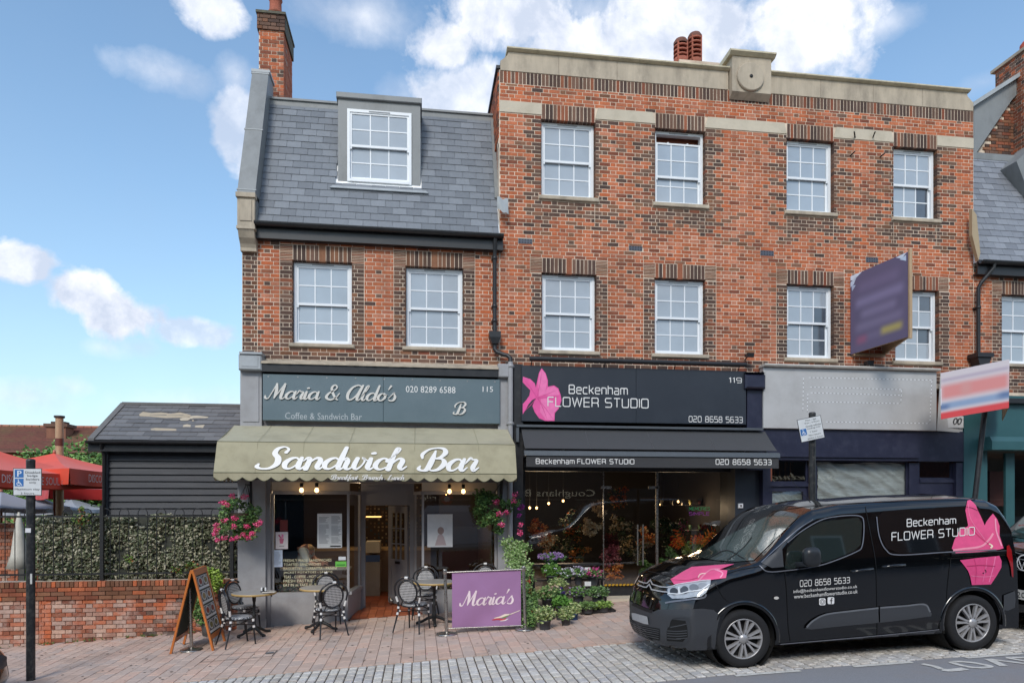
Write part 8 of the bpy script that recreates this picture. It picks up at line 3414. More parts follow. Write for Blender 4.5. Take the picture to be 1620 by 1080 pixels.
for pts,c,w in (([(160,540),(250,528),(420,505),(500,440),(540,380)],S(240,150,172),3.2),([(330,330),(420,420),(520,500)],S(204,60,110),1.0),([(300,100),(330,250),(460,440)],S(238,120,160),1.2),
                  ([(560,240),(570,360),(620,500)],S(246,160,186),2.2),([(500,480),(530,500),(515,520)],S(246,226,200),2.6),([(290,690),(420,680),(560,690)],S(180,50,100),1.2),
                  ([(330,780),(450,790),(550,780)],S(240,130,170),1.0),([(480,610),(470,700),(440,840)],S(236,110,160),1.4),([(560,600),(540,700),(500,840)],S(240,130,176),1.4),([(360,620),(380,720),(370,850)],S(196,56,116),1.0),
                  ([(440,756),(470,745),(462,720)],S(60,20,40),1.6),([(285,128),(340,140),(392,165)],S(90,30,56),.8)):
 vb.line(q,ZR(pts),w,.013,c)
q.build('petal_vein',M_pink,van,local=True)
vb.text('lettering','sq','Beckenham',[(1433,833.5),(1511,828.3),(1511,817),(1433,820.5)],M_lettergrey,.016,weight=.13)
vb.text('lettering','sq','FLOWER STUDIO',[(1409,856.3),(1540.5,846.8),(1540.5,832.3),(1409,841.3)],M_lettergrey,.016,weight=.12)
vb.text('lettering','sq','020 8658 5633',[(1264.7,927.7),(1343.8,921.5),(1343.8,911.8),(1264.7,917)],M_lettergrey,.010,weight=.13)
vb.text('lettering','sans','info@beckenhamflowerstudio.co.uk',[(1254.5,938.8),(1355.5,930.4),(1355.5,924.0),(1254.5,932.0)],M_lettergrey,.010)
vb.text('lettering','sans','www.beckenhamflowerstudio.co.uk',[(1255.4,946.2),(1356,937.4),(1356,931.4),(1255.4,939.8)],M_lettergrey,.010)
q = MB()
for (x0,y0,x1,y1,k) in ((1295,945.5,1305.3,956.5,0),(1308.5,943.6,1319,954.7,1)):
 for (vs,fs) in [poly_shape([(x0 + 1.5,y0),(x1 - 1.5,y0),(x1,y0 + 1.5),(x1,y1 - 1.5),(x1 - 1.5,y1),(x0 + 1.5,y1),(x0,y1 - 1.5),(x0,y0 + 1.5)])]:
  q.add([tuple(vb.cast(x,y,.010)) for x,y in vs],fs,S(226,226,226),False)
 cx,cy = (x0 + x1) / 2,(y0 + y1) / 2
 if k == 0:
  for r_,w_ in ((3.9,.7),(2.1,.7)):
   for vs,fs in ribbon([(cx + r_ * cos(a),cy + r_ * sin(a) * (1 if r_ < 3 else 1),w_) for a in [2 * pi * i / 16 for i in range(16)]],closed=True):
    q.add([tuple(vb.cast(x,y,.012)) for x,y in vs],fs,S(20,20,22),False)
 else:
  for pts in ([(cx + 2.6,cy - 3.6),(cx + .8,cy - 3.4),(cx + .4,cy - 1.5),(cx + .4,cy + 5)],[(cx - 1.6,cy),(cx + 2.4,cy)]):
   for vs,fs in ribbon([(a,b,1.4) for a,b in pts]):
    q.add([tuple(vb.cast(x,y,.012)) for x,y in vs],fs,S(20,20,22),False)
q.build('icon',M_paint,van,local=True)
q = MB()
cc_ = Z7([(656,454)])[0]
P = [vb.cast(cc_[0] + 4 * cos(a),cc_[1] + 2.3 * sin(a),.014) for a in [2 * pi * k / 16 for k in range(16)]]
q.add([tuple(p) for p in P],[tuple(range(16))],S(206,202,196),False)
q.build('side_repeater',M_gloss,van,local=True)
# tail lamp and rear bumper
vb.decal('tail_light',ZR([(668,500),(690,490),(712,540),(724,620),(728,700),(730,800),(716,780),(706,700),(690,640),(668,590)]),mat('red_lamp',S(150,20,26),rough=.1,var=.2,vscale=30,coat=1),.014,step=3,mirror=True)
vb.decal('rear_bumper',ZR([(640,965),(700,940),(745,925),(752,1010),(745,1080),(680,1110),(640,1105)]),M_carplastic,.014,step=4,mirror=True)
q = MB()
q.tube([(2.1,-.55,1.88),(1.95,-.56,2.05),(1.8,-.57,2.22)],[.006,.004,.003],5)
q.build('aerial',M_black,van,local=True)

# ---- the dark vehicle behind it, cut by the right edge
pk = thing('pickup','dark van with slatted grille and round badge, cut off by the right edge','van',(8.0,8.62,zg(8.6)))
pk.rotation_euler = (0,-math.atan(.038),0)
pm_ = Matrix.Translation(pk.location) @ pk.rotation_euler.to_matrix().to_4x4()
pb_ = Body(prof=[(0,1.08),(.05,1.12),(.3,1.18),(.8,1.24),(1.1,1.28),(1.9,1.88),(2.2,1.95),(4.6,1.95),(5.0,1.8)],L=5.0,W=.97,wheels=(.95,4.0),arch=.40,zb=.25,bow=.30,
           lean=[(.2,.05),(.4,0),(.9,.03),(1.1,.1)],rear=.1)
pb_.build('body',pk,pm_)
for x in (.95,4.0):
 for sg in (-1,1):
  wheel(pk,x,sg * .95,.34,sg,5)
q = MB()
for k in range(4):
 pb_.line(q,[(1601 + k * .8,871 + 8.5 * k),(1616,876 + 8.5 * k),(1640,879 + 8.5 * k)],1.3,.016,S(120,122,126),mirror=False)
q.build('grille_bar',M_gloss,pk,local=True)
q = MB()
for vs,fs in ribbon([(1622 + 10.5 * cos(a),890 + 11.5 * sin(a),1.6) for a in [2 * pi * k / 28 for k in range(28)]],closed=True):
 P = [pb_.cast(x,y,.03) for x,y in vs]
 q.add([tuple(p) if p is not None else (0,0,0) for p in P],[f for f in fs if all(P[i] is not None for i in f)],S(220,222,226),False)
pb_.line(q,[(1613.5,884),(1619,899.5),(1622,890),(1625,899.5),(1630.5,884)],1.5,.03,S(220,222,226),curve=False)
q.build('round_badge',M_gloss,pk,local=True)
pb_.decal('number_plate',[(1603.5,929.5),(1620,933),(1650,937),(1650,952),(1620,948),(1603.5,944)],mat('white_plate',S(206,208,208),rough=.4),.03,step=5)
pb_.text('plate_lettering','sans','E20 KV',[(1605,943.2),(1646,948.5),(1646,940),(1605,933.5)],M_ink,.034)
pb_.decal('windscreen',[(1598,848),(1612,826),(1640,800),(1690,802),(1680,850),(1640,855)],M_screen,.006,step=8)
pb_.decal('bumper',[(1596,952),(1650,960),(1700,965),(1700,1000),(1650,1000),(1598,985)],M_carplastic,.014,step=6)

# ---- nose of a dark car at the left edge
cl = thing('car','nose of a dark hatchback just entering the left edge of the photo','car',(-4.80,8.50,zg(-5.5) + .057 * 1.0))
cl.rotation_euler = (0,math.atan(.057),pi)
cm_ = Matrix.Translation(cl.location) @ cl.rotation_euler.to_matrix().to_4x4()
cb2 = Body(prof=[(0,.62),(.08,.70),(.4,.80),(1.0,.90),(1.2,.93),(1.95,1.38),(2.3,1.45),(3.3,1.42),(3.9,1.2),(4.1,.95)],L=4.1,W=.88,wheels=(.8,3.35),arch=.36,zb=.2,bow=.34,
           lean=[(.15,.08),(.3,0),(.5,.02),(.7,.14)],belt=.8,tum=.25,rc=.10,crown=.04,wr=.31)
cb2.build('body',cl,cm_)
for x in (.8,3.35):
 for sg in (-1,1):
  wheel(cl,x,sg * .87,.31,sg,5)
cb2.decal('headlight',[(-10,1003),(4,1006),(11,1016),(10,1024),(2,1022),(-10,1016)],M_lens,.01,step=3,col=S(150,160,172))
cb2.decal('bumper',[(-10,1034),(6,1037),(14,1034),(13,1050),(2,1058),(-10,1060)],M_carplastic,.01,step=3)

# ================================================================== flowers and plants
def lamp_light(name,loc,e,col=(1,.72,.45)):
 l = bpy.data.lights.new(name,'POINT')
 l.energy = e
 l.color = col
 l.shadow_soft_size = .12
 o = bpy.data.objects.new(name,l)
 COL.objects.link(o)
 o.location = loc

def bush(mb,c,r,n,size,cols,shell=.5,up=0.0):
 for i in range(n):
  leafq(mb,ell(c,r,shell),size * R.uniform(.65,1.3),R.choice(cols),up=up)

def bloom(mb,c,r,n,cols,size=.02):
 for i in range(n):
  p = ell(c,(r,r,r),.7)
  leafq(mb,p,size * R.uniform(.8,1.3),R.choice(cols),n=(p - Vector(c)),fold=.1)

WH,MG,PU = [S(226,222,226),S(206,200,214)],[S(196,60,130),S(220,110,160),S(170,50,110)],[S(150,116,170),S(126,90,150),S(176,146,190)]
PINKS = [S(232,92,140),S(222,74,126),S(240,122,160),S(214,60,112)]
BG = [S(98,132,70),S(80,114,60),S(118,152,84),S(62,92,50),S(136,164,102)]
VG = [S(176,186,124),S(150,164,100),S(196,202,150),S(118,142,84),S(96,120,66)]
for k,(lab,px,py,Y_,rr,fl,brx) in enumerate((
  ('hanging basket of bright pink geraniums on the left end of the cafe',380,822,12.55,(.36,.26,.40),
         [(367,784),(352,794),(358,797),(387,785),(371,819),(355,823),(370,832),(391,832),(412,826),(406,829),(343,830),(342,837),(340,843),(344,854),(354,850),(368,852),(375,850),(385,845),(399,843),(392,850)],395),
  ('hanging basket of trailing greenery with pink and purple flowers between the two shops',778,808,12.6,(.50,.28,.42),
         [(815,782),(813,791),(785,793),(790,812),(801,810),(793,829),(824,829),(822,842)],794))):
 X_,Z_ = PX(px,py,Y_)
 t = thing('hanging_basket',lab,'hanging basket',(X_,Y_,Z_ + .55))
 q = MB()
 bx = XX(brx,12.85)
 q.tube([(bx,12.95,Z_ + .62),(bx,Y_,Z_ + .62)],.012,6)
 q.tube([(bx,12.95,Z_ + .25),(bx,12.7,Z_ + .6)],.010,6)
 q.box(bx - .02,bx + .02,12.93,12.965,Z_ + .15,Z_ + .7)
 q.build('bracket',M_iron,t)
 q = MB()
 q.lathe([(.20,Z_ + .12),(.19,Z_),(.12,Z_ - .12),(0,Z_ - .15)],(X_,Y_,0),16,col=S(70,56,40))
 for a in range(3):
  q.tube([(X_ + .19 * cos(a * 2.1),Y_ + .19 * sin(a * 2.1),Z_ + .12),(bx,Y_,Z_ + .6)],.004,4,S(60,60,60))
 q.build('basket',M_paint,t)
 q = MB()
 for i in range(26):
  v = ell((0,0,0),rr,.45)
  c = (X_ + v.x,Y_ + v.y * .8 - .03,Z_ + v.z)
  bush(q,c,(.12,.10,.10),80,.055,BG if k == 0 else BG[:4])
 q.build('foliage',M_leaf,t,kind='stuff')
 for j,(fx_,fy_) in enumerate(fl):
  yy = Y_ - rr[1] * R.uniform(.85,1.15)
  fX,fZ = PX(fx_,fy_,yy)
  q = MB()
  bloom(q,(fX,yy,fZ),.048 if k == 0 else .055,46,PINKS,.032)
  q.build('flower_head',M_petal,t)
 if k == 1:
  for (fx_,fy_) in ((823,804),(821,815),(826,800)):
   fX,fZ = PX(fx_,fy_,Y_ - .2)
   q = MB()
   bloom(q,(fX,Y_ - .2,fZ),.04,30,[S(140,40,120),S(110,30,110)],.03)
   q.build('flower_head',M_petal,t)
# shrub in a tub behind the A-board
x,y,z = at(334,12.0)
t = thing('potted_shrub','yellow green bay shrub in a pot behind the A-board','shrub',(x,y,z))
q = MB()
q.lathe([(.14,z),(.18,z + .3),(.17,z + .3),(0,z + .28)],(x,y,0),16,col=S(70,66,62))
q.build('pot',M_paint,t)
q = MB()
bush(q,(x,y,z + .95),(.20,.18,.24),900,.055,[S(150,176,70),S(128,156,56),S(172,194,96),S(104,132,48)])
bush(q,(x - .1,y - .1,z + .5),(.19,.16,.34),900,.05,BG)
q.build('foliage',M_leaf,t,kind='stuff')
# ivy column on a leaning trellis by the flower stand
x0t,y0t,z0t = at(838,11.0)
x1t,z1t = PX(812,862,12.5)
t = thing('trellis_plant','tall leafy climber on a leaning trellis at the right end of the banner','climbing plant',(x0t,y0t,z0t))
q = MB()
for dx_ in (-.12,0,.12):
 q.tube([(x0t + dx_,y0t,z0t),(x1t + dx_ + .05,12.35,z1t + .1)],.008,5,S(120,100,70))
q.build('trellis',M_paint,t)
q = MB()
for i in range(34):
 k = i / 33
 c = (x0t + (x1t - x0t) * k + R.uniform(-.1,.1),y0t + (12.3 - y0t) * k,z0t + .08 + (z1t - z0t) * k)
 bush(q,c,(.15 + .05 * k,.12,.12),110,.05,(BG + [S(132,160,92)]) if k < .6 else [S(150,176,110),S(120,150,84),S(98,128,66),S(174,192,138)],up=-.3)
q.build('foliage',M_leaf,t,kind='stuff')
q = MB()
for _ in range(5):
 k = R.uniform(.2,.6)
 bloom(q,(x0t + (x1t - x0t) * k + .1,y0t + (12.3 - y0t) * k - .15,z0t + (z1t - z0t) * k),.03,14,[S(190,90,60),S(170,70,60)],.03)
q.build('bloom',M_petal,t,kind='stuff')
# staging and trays
st_x0,st_x1 = XX(842,12.6),XX(955,12.6)
t = thing('display_stand','black stepped staging carrying the plants outside the flower shop','stand',((st_x0 + st_x1) / 2,12.7,zg(2.9)))
for (y_,h_) in ((12.25,.28),(12.5,.52),(12.75,.78)):
 q = MB()
 q.box(st_x0,st_x1,y_,y_ + .26,zg(2.9) + h_ - .03,zg(2.9) + h_)
 q.build('shelf',M_black,t)
 for x_ in (st_x0 + .03,st_x1 - .03):
  q = MB()
  q.box(x_ - .02,x_ + .02,y_ + .1,y_ + .14,zg(2.2),zg(2.9) + h_ - .03)
  q.build('leg',M_black,t)

def pot_plant(lab,px,py_top,py_bot,wpx,Zc,cols,fl=None,potc=S(66,68,72),potpy=None,size=.045,n=420,fn=30,cat='potted plant',fsize=.03):
 """pixel box of the foliage, optional pot below it"""
 xc = (px - 810) / 1080 * Zc
 X,Y = Zc * SN + xc * CS,Zc * CS - xc * SN
 k = Zc / 1080
 zt,zb = CZ - (py_top - 790) * k,CZ - (py_bot - 790) * k
 zp = CZ - ((potpy or py_bot + 6) - 790) * k
 t = thing('potted_plant',lab,cat,(X,Y,zp))
 w = wpx * k / 2
 q = MB()
 pw = min(w * .55,.13)
 q.lathe([(pw * .8,zp),(pw,zb + .03),(pw * 1.05,zb + .03),(pw * 1.05,zb + .05),(pw * .9,zb + .05),(0,zb + .03)],(X,Y,0),16,col=potc)
 q.build('pot',M_paint,t)
 q = MB()
 bush(q,(X,Y,(zt + zb) / 2),(w,w * .8,(zt - zb) / 2),n,size,cols,.35)
 q.build('foliage',M_leaf,t,kind='stuff')
 if fl:
  q = MB()
  for _ in range(fn):
   p = ell((X,Y - w * .2,(zt + zb) / 2 + (zt - zb) * .18),(w,w * .8,(zt - zb) * .42),.8)
   bloom(q,p,fsize * .6,5,fl,fsize)
  q.build('bloom',M_petal,t,kind='stuff')

pot_plant('pale variegated plant in the leftmost grey pot on the pavement',862,957,985,34,10.85,VG,potpy=999.5,n=600)
pot_plant('pale variegated plant in the grey pot beside the blue pot',895,957,982,26,11.1,VG,potpy=993.5,n=500)
pot_plant('variegated plant in a blue pot',909,950,974,20,11.5,VG,potc=S(44,74,120),potpy=987)
pot_plant('bush of pale flowering leaves between the trellis and the staging',868,925,950,40,11.7,BG + VG[:2],fl=[S(200,160,150),S(210,190,160)],potpy=985,n=700,fn=14)
pot_plant('bright green bush above the two grey pots',888,940,962,34,11.6,[S(96,144,60),S(120,166,76),S(74,118,48)],potpy=985,n=600)
pot_plant('creamy heather in the middle of the display',882,913,932,34,12.2,VG,potpy=940,n=500)
pot_plant('deep purple petunia in the middle of the display',884,930,943,20,12.0,BG[1:4],fl=[S(84,52,130),S(66,40,110)],potpy=948,fn=30)
pot_plant('white pansies at the left of the upper row',897,898,915,26,12.6,BG,fl=WH,potpy=924,fn=34)
pot_plant('white and lilac pansies in the centre of the upper row',915,897,914,22,12.6,BG,fl=WH + PU[2:],potpy=924,fn=34)
pot_plant('magenta cyclamen at the right of the upper row',938,898,915,30,12.6,BG,fl=MG,potpy=924,fn=44)
pot_plant('leafy plants at the left of the middle row',915,926,944,34,12.25,BG + PU[:1],potpy=950,n=600)
pot_plant('grey green plants at the right of the middle row',946,926,944,38,12.3,BG + [S(132,140,120)],potpy=950,n=700)
pot_plant('low green bedding plants at the left of the bottom tray',930,950,963,30,11.9,VG[3:] + BG[2:3],potpy=969,n=500)
pot_plant('low green bedding plants at the right of the bottom tray',955,949,961,30,12.0,[S(120,150,66),S(146,170,84),S(96,126,56)],potpy=967,n=500)
pot_plant('mauve statice standing in a green crate by the window',872,874,888,46,12.85,BG[:2],fl=PU,potpy=893,potc=S(60,96,70),fn=80)
pot_plant('bundle of upright narcissus leaves with white blooms',873,889,914,32,12.6,[S(110,150,66),S(86,126,56)],fl=WH,potpy=920,n=500,fn=8)
q = MB()
x_,z_ = PX(918,970,11.75)
q.box(x_,XX(968,11.9),11.65,12.0,z_ - .02,z_ + .07)
tag(q.build('plant_tray',M_black),'black plastic tray holding the low bedding plants at the bottom of the display','tray')
for i,(a,b,c,d,l_) in enumerate(((925,897,934,904,'upper'),(925,919.5,935,926.5,'lower'))):
 q = MB()
 yy = 12.35 - i * .2
 q.box(XX(a,yy),XX(c,yy),yy,yy + .004,GZ(a,d,yy),GZ(a,b,yy),S(224,222,218))
 q.tube([((XX(a,yy) + XX(c,yy)) / 2,yy + .01,GZ(a,d,yy) - .15),((XX(a,yy) + XX(c,yy)) / 2,yy + .01,GZ(a,b,yy))],.004,4,S(90,90,90))
 tag(q.build('price_card',M_paint),l_ + ' white price card among the potted flowers','price card')

# inside the flower shop
OR = [S(206,120,50),S(186,96,40),S(220,150,84)]
CR = [S(206,180,140),S(188,160,120),S(222,202,168)]
DK = [S(70,84,50),S(52,66,40),S(90,96,60)]
for i,(px,py,Y_,r,cols,lab) in enumerate((
  (853,838,14.6,.22,OR,'amber dried flowers at the far left of the flower shop window'),(862,858,14.4,.20,CR + OR,'cream and amber dried posy low in the left flower shop window'),
  (946,806,14.5,.16,CR,'cream dried hydrangeas hanging high beside the glass door'),(936,832,14.5,.22,CR,'large bunch of cream dried blooms in the left window'),
  (975,786,15.0,.25,OR + DK,'rust coloured hanging garland above the glass doors'),(985,838,15.0,.28,CR + DK,'cream and green garland behind the glass door'),
  (963,878,14.8,.24,[S(160,80,90),S(190,120,120)],'dusky pink arrangement low behind the left glass door'),(973,908,14.6,.22,OR + [S(190,130,110)],'peach arrangement at the foot of the glass door'),
  (1000,868,15.4,.3,DK + CR,'green and cream foliage in the middle of the shop'),(1062,858,14.6,.10,[S(180,30,34),S(150,24,28)],'small red bouquet in the right window'),
  (1050,838,15.0,.34,DK,'dark green plants on shelves in the right window'),(1088,874,14.2,.20,VG,'green and white bouquet above the van bonnet'),(1060,880,14.3,.24,BG,'leafy green bouquet behind the right window'),
  (905,830,15.4,.30,DK + OR[1:2],'dim green foliage behind the cream blooms in the left window'),(880,870,15.0,.28,DK + CR[:1],'mixed foliage in the centre of the left window'),
  (915,872,15.2,.26,OR + DK,'amber and green posies near the left glass door edge'),(1022,900,14.6,.2,BG,'leafy fern at the foot of the right glass door'),
  (1025,850,15.6,.24,OR + CR,'apricot garland just left of the right window post'),(1078,835,15.2,.2,DK + MG[:1],'trailing plant with magenta dots on the shelf'),
  (968,850,15.2,.2,[S(120,50,60),S(90,40,50)],'burgundy dried flowers behind the left door handle'),(1120,850,14.8,.3,[S(120,40,60),S(150,60,50)] + DK,'dark red foliage behind the orange heliconias'))):
 X_,Z_ = PX(px,py,Y_)
 q = MB()
 for j in range(16):
  v = ell((X_,Y_,Z_),(r * 1.15,r * .7,r * 1.25),.3)
  bloom(q,v,r * .30,46,cols if j % 3 else [R.choice(cols)],r * .2)
 tag(q.build('flower_bunch',M_petal),lab,'flowers',kind=None)
q = MB()
X_,Z_ = PX(1094,852,14.0)
for i in range(30):
 a,b = R.uniform(-1,1),R.uniform(.2,1)
 d = Vector((a,R.uniform(-.5,.5),b)).normalized()
 p = Vector((X_ + a * .12,14.0,Z_ - .25))
 L_ = R.uniform(.3,.62)
 q.tube([p,p + d * L_ * .6,p + d * L_],[.005,.004,.002],4,S(110,120,50))
 for k in range(7):
  pp = p + d * L_ * (.45 + .55 * k / 7)
  s_ = Vector((d.z,0,-d.x)) * (1 if k % 2 else -1) * .09 + d * .05
  q.add([tuple(pp),tuple(pp + s_ * .5 + Vector((0,-.012,.02))),tuple(pp + s_),tuple(pp + s_ * .5 + Vector((0,.01,-.015)))],[(0,1,2,3)],R.choice([S(226,104,44),S(210,84,36),S(232,140,60)]))
tag(q.build('heliconia_bouquet',M_petal),'spiky orange heliconia bouquet behind the right flower shop window','flowers')
SHN = [(1042,800,1150,15.6),(1042,840,1130,15.6)]
for i,(a,b,c,Y_) in enumerate(SHN):
 q = MB()
 q.box(XX(a,Y_),XX(c,Y_),Y_,Y_ + .3,GZ(a,b,Y_),GZ(a,b,Y_) + .02,S(150,148,140))
 for k in range(5):
  x_ = XX(a,Y_) + .12 + k * .24
  q.lathe([(.03,GZ(a,b,Y_) + .02),(.05,GZ(a,b,Y_) + .14),(.0,GZ(a,b,Y_) + .14)],(x_,Y_ + .12,0),8,col=R.choice([S(190,180,160),S(110,60,60),S(160,150,90),S(70,100,70)]))
 tag(q.build('shelf',M_paint),['upper shelf of small vases in the right flower shop window','lower shelf of small vases in the right flower shop window'][i],'shelf')
NS = thing('neon_sign','small green and purple lit lettering in the right flower shop window','lit sign',(XX(1105,14.0),14.0,GZ(1105,815,14.0)))
for txt,a,b,c,d,e in (('MEMORIES',1090,801,1123,807,(.05,.4,.15,1)),('SIMPLE',1090,809,1122,815,(.35,.06,.4,1))):
 sign_text(NS,'lettering',mat('neon_' + txt,e,emit=e,estr=.2,var=0),'sq',txt,tmap(a,b,c,d,14.0),weight=.14)
for i,(px,py) in enumerate(((891,792),(868,796),(849,803),(838,803),(1045,798),(1073,793),(1128,792))):
 X_,Z_ = PX(px,py,16)
 q = MB()
 q.lathe([(0,Z_ + .035),(.026,Z_ + .02),(.026,Z_ - .015),(0,Z_ - .035)],(X_,16,0),10)
 t = thing('pendant_lamp','x','lamp',(X_,16,3.4))
 q.build('bulb',M_bulb,t)
 q = MB()
 q.tube([(X_,16,Z_ + .04),(X_,16,3.4)],.004,4,S(30,30,30))
 q.build('cord',M_paint,t)
 lamp_light('shop_lamp_light',(X_,15.7,Z_ - .1),10)
 tag(t,'tiny warm pendant lamp inside the flower shop ' + ['near its first ceiling bay','second from the left window edge','third by the left window edge','closest to the left window edge','just right of the glass doors','above the lit lettering','at the right end of the right window'][i],'lamp','pendant lamps inside the flower shop')
# inside the cafe: counter, chiller, bench planter
q = MB()
q.box(-2.6,.3,16.4,17.1,.23,1.2,S(120,104,90))
q.box(-2.6,.3,16.38,17.12,1.2,1.25,S(176,150,110))
tag(q.build('counter',M_interior),'long cafe counter in the gloom behind the door','counter')
q = MB()
cx0_,cx1_ = XX(580,16),XX(602,16)
q.box(cx0_,cx1_,15.7,16.3,.23,1.0,S(140,138,132))
q.box(cx0_,cx1_,15.69,15.7,1.0,1.15,S(56,84,130))
q.box(cx0_,cx1_,15.7,16.3,1.2,1.45,S(170,166,150))
tag(q.build('chiller',M_interior),'white chiller cabinet with blue panel seen through the cafe doorway','chiller')
q = MB()
q.box(XX(579,16.2),XX(603,16.2),16.2,16.25,GZ(579,818,16.2),GZ(579,816,16.2))
tag(q.build('strip_lamp',mat('amber_strip',S(255,180,90),emit=(1,.55,.2,1),estr=1.2,var=0)),'thin amber strip lamp above the counter inside the cafe','lamp')
q = MB()
for i in range(30):
 x_ = R.uniform(XL0 + .1,XL1 - .1)
 bush(q,(x_,13.34,cz_sill + .08),(.08,.06,.13),26,.05,DK + [S(120,130,110),S(150,96,80)])
 x_ = R.uniform(XR0 + .1,XR1 - .1)
 bush(q,(x_,13.34,cz_sill + .08),(.08,.06,.13),20,.05,DK + [S(120,130,110),S(160,110,90)])
tag(q.build('window_greenery',M_leaf),'artificial foliage along the sills inside the cafe windows','foliage',kind='stuff')
q = MB()
q.box(XL0 + .05,XL1,13.45,13.8,1.05,1.09,S(170,164,150))
tag(q.build('window_bench',M_paint),'pale worktop inside the left cafe window','worktop')

for i,(x_,y_) in enumerate(((-2.2,13.62),(-1.2,15.6),(.6,14.6))):  # pendants and point lights added to brighten the cafe room
 t = thing('pendant_lamp',['small warm pendant inside the left cafe window','small warm pendant over the cafe counter','small warm pendant inside the right cafe window'][i],'lamp',(x_,y_,2.86))
 q = MB()
 q.lathe([(0,2.62),(.05,2.6),(.06,2.54),(0,2.5)],(x_,y_,0),12)
 q.build('bulb',M_bulb,t)
 q = MB()
 q.tube([(x_,y_,2.62),(x_,y_,2.86)],.005,5)
 q.build('cord',M_black,t)
 lamp_light('cafe_lamp_light',(x_,y_,2.42),12)

# ================================================================== the woman behind the cafe window
def skin(name,V_,E,Rad,m,parent,sub=2):
 me = bpy.data.meshes.new(name)
 me.from_pydata(V_,E,[])
 o = bpy.data.objects.new(name,me)
 COL.objects.link(o)
 md = o.modifiers.new('s','SKIN')
 for i,r in enumerate(Rad):
  me.skin_vertices[0].data[i].radius = (r,r) if not isinstance(r,tuple) else r
 me.skin_vertices[0].data[0].use_root = True
 md.use_smooth_shade = True
 o.modifiers.new('u','SUBSURF').levels = sub
 dg = bpy.context.evaluated_depsgraph_get()
 ev = o.evaluated_get(dg)
 m2_ = bpy.data.meshes.new_from_object(ev)
 bpy.data.objects.remove(o)
 m2_.materials.clear()
 m2_.materials.append(m)
 return link_mesh(name,m2_,parent)

wx,wz = PX(478,930,13.75)
W_ = thing('person','woman with short fair hair in a white shirt bent over behind the left cafe window','person',(wx,13.75,.23))
M_skin = mat('skin',S(196,146,122),rough=.5,var=.05)
M_shirt = mat('white_shirt',S(206,210,204),rough=.8,var=.05)
hz = GZ(488,871,13.7) - .23
hx = XX(489,13.7) - wx
V_ = [(0,0,.72),(.02,0,.95),(.05,0,1.12),(.10,0,1.27),(hx - .05,-.01,hz - .15),(hx - .01,-.03,hz - .05),(hx,-.03,hz + .05),
      (.02,-.17,1.22),(.13,-.22,.98),(.30,-.24,.92),(.40,-.22,.94),(.08,.17,1.22),(.20,.18,1.0),(.36,.10,.95),
      (-.03,-.1,.70),(-.02,-.12,.38),(-.02,-.12,.05),(.08,-.15,.02),(-.03,.1,.70),(-.02,.12,.38),(-.02,.12,.05),(.08,.15,.02)]
E = [(0,1),(1,2),(2,3),(3,4),(4,5),(5,6),(3,7),(7,8),(8,9),(9,10),(3,11),(11,12),(12,13),(0,14),(14,15),(15,16),(16,17),(0,18),(18,19),(19,20),(20,21)]
Rd = [(.15,.13),(.15,.12),(.17,.13),(.12,.10),.055,.085,.085,.075,.05,.04,.03,.075,.05,.035,.09,.06,.045,.035,.09,.06,.045,.035]
skin('body',V_,E,Rd,M_skin,W_)
Vs = [(0,0,.74),(.02,0,.95),(.05,0,1.12),(.09,0,1.26),(.02,-.17,1.22),(.12,-.215,1.0),(.18,-.23,.96),(.08,.17,1.22),(.18,.18,1.03)]
skin('shirt',Vs,[(0,1),(1,2),(2,3),(3,4),(4,5),(5,6),(3,7),(7,8)],[(.19,.16),(.175,.145),(.19,.15),(.13,.11),.095,.07,.062,.095,.065],M_shirt,W_)
q = MB()
hc = Vector((wx + hx,13.72,hz + .23))
us_ = [2 * pi * k / 16 for k in range(17)]
q.grid(lambda a,t: (hc.x - .015 + (.105 + .008 * noise.noise(Vector((a * 3,t * 5,1)))) * cos(a) * cos(t),hc.y + .015 + .10 * sin(a) * cos(t),hc.z + .045 + .085 * sin(t)),us_,[-.35 + (pi / 2 + .35) * k / 8 for k in range(9)],S(170,146,110))
q.build('hair',M_petal,W_)
q = MB()
for sy in (-.03,.03):
 q.lathe([(0,0),(.011,.004),(0,.008)],(hc.x + .082,hc.y - .012 + sy,hc.z + .005),8,'x',S(40,30,28))
q.add([(hc.x + .08,hc.y - .02,hc.z + .0),(hc.x + .112,hc.y - .01,hc.z - .03),(hc.x + .08,hc.y + .0,hc.z - .035),(hc.x + .08,hc.y + .005,hc.z)],[(0,1,2),(0,2,3)],S(190,140,116))
q.box(hc.x + .078,hc.x + .09,hc.y - .035,hc.y + .01,hc.z - .058,hc.z - .05,S(150,80,74))
q.build('face_features',M_paint,W_)
for (bx_,by_,bz_,sg) in ((wx + .40,13.53,1.17,-1),(wx + .36,13.85,1.18,1)):
 b0 = Vector((bx_,by_,bz_))
 Vh = [tuple(b0),tuple(b0 + Vector((.05,0,-.005)))]
 Eh,Rh = [(0,1)],[.028,.026]
 for f in range(4):
  n0 = len(Vh)
  oy = (-.024 + .016 * f)
  ln = (.07,.08,.076,.06)[f]
  Vh += [tuple(b0 + Vector((.06,oy,0))),tuple(b0 + Vector((.06 + ln * .5,oy,-.012))),tuple(b0 + Vector((.06 + ln * .85,oy,-.035)))]
  Eh += [(1,n0),(n0,n0 + 1),(n0 + 1,n0 + 2)]
  Rh += [.010,.009,.008]
 n0 = len(Vh)
 Vh += [tuple(b0 + Vector((.02,-.03 * sg,-.01))),tuple(b0 + Vector((.05,-.048 * sg,-.02)))]
 Eh += [(0,n0),(n0,n0 + 1)]
 Rh += [.011,.009]
 o = skin('hand',Vh,Eh,Rh,M_skin,W_,1)
 o.location = -Vector(W_.location)

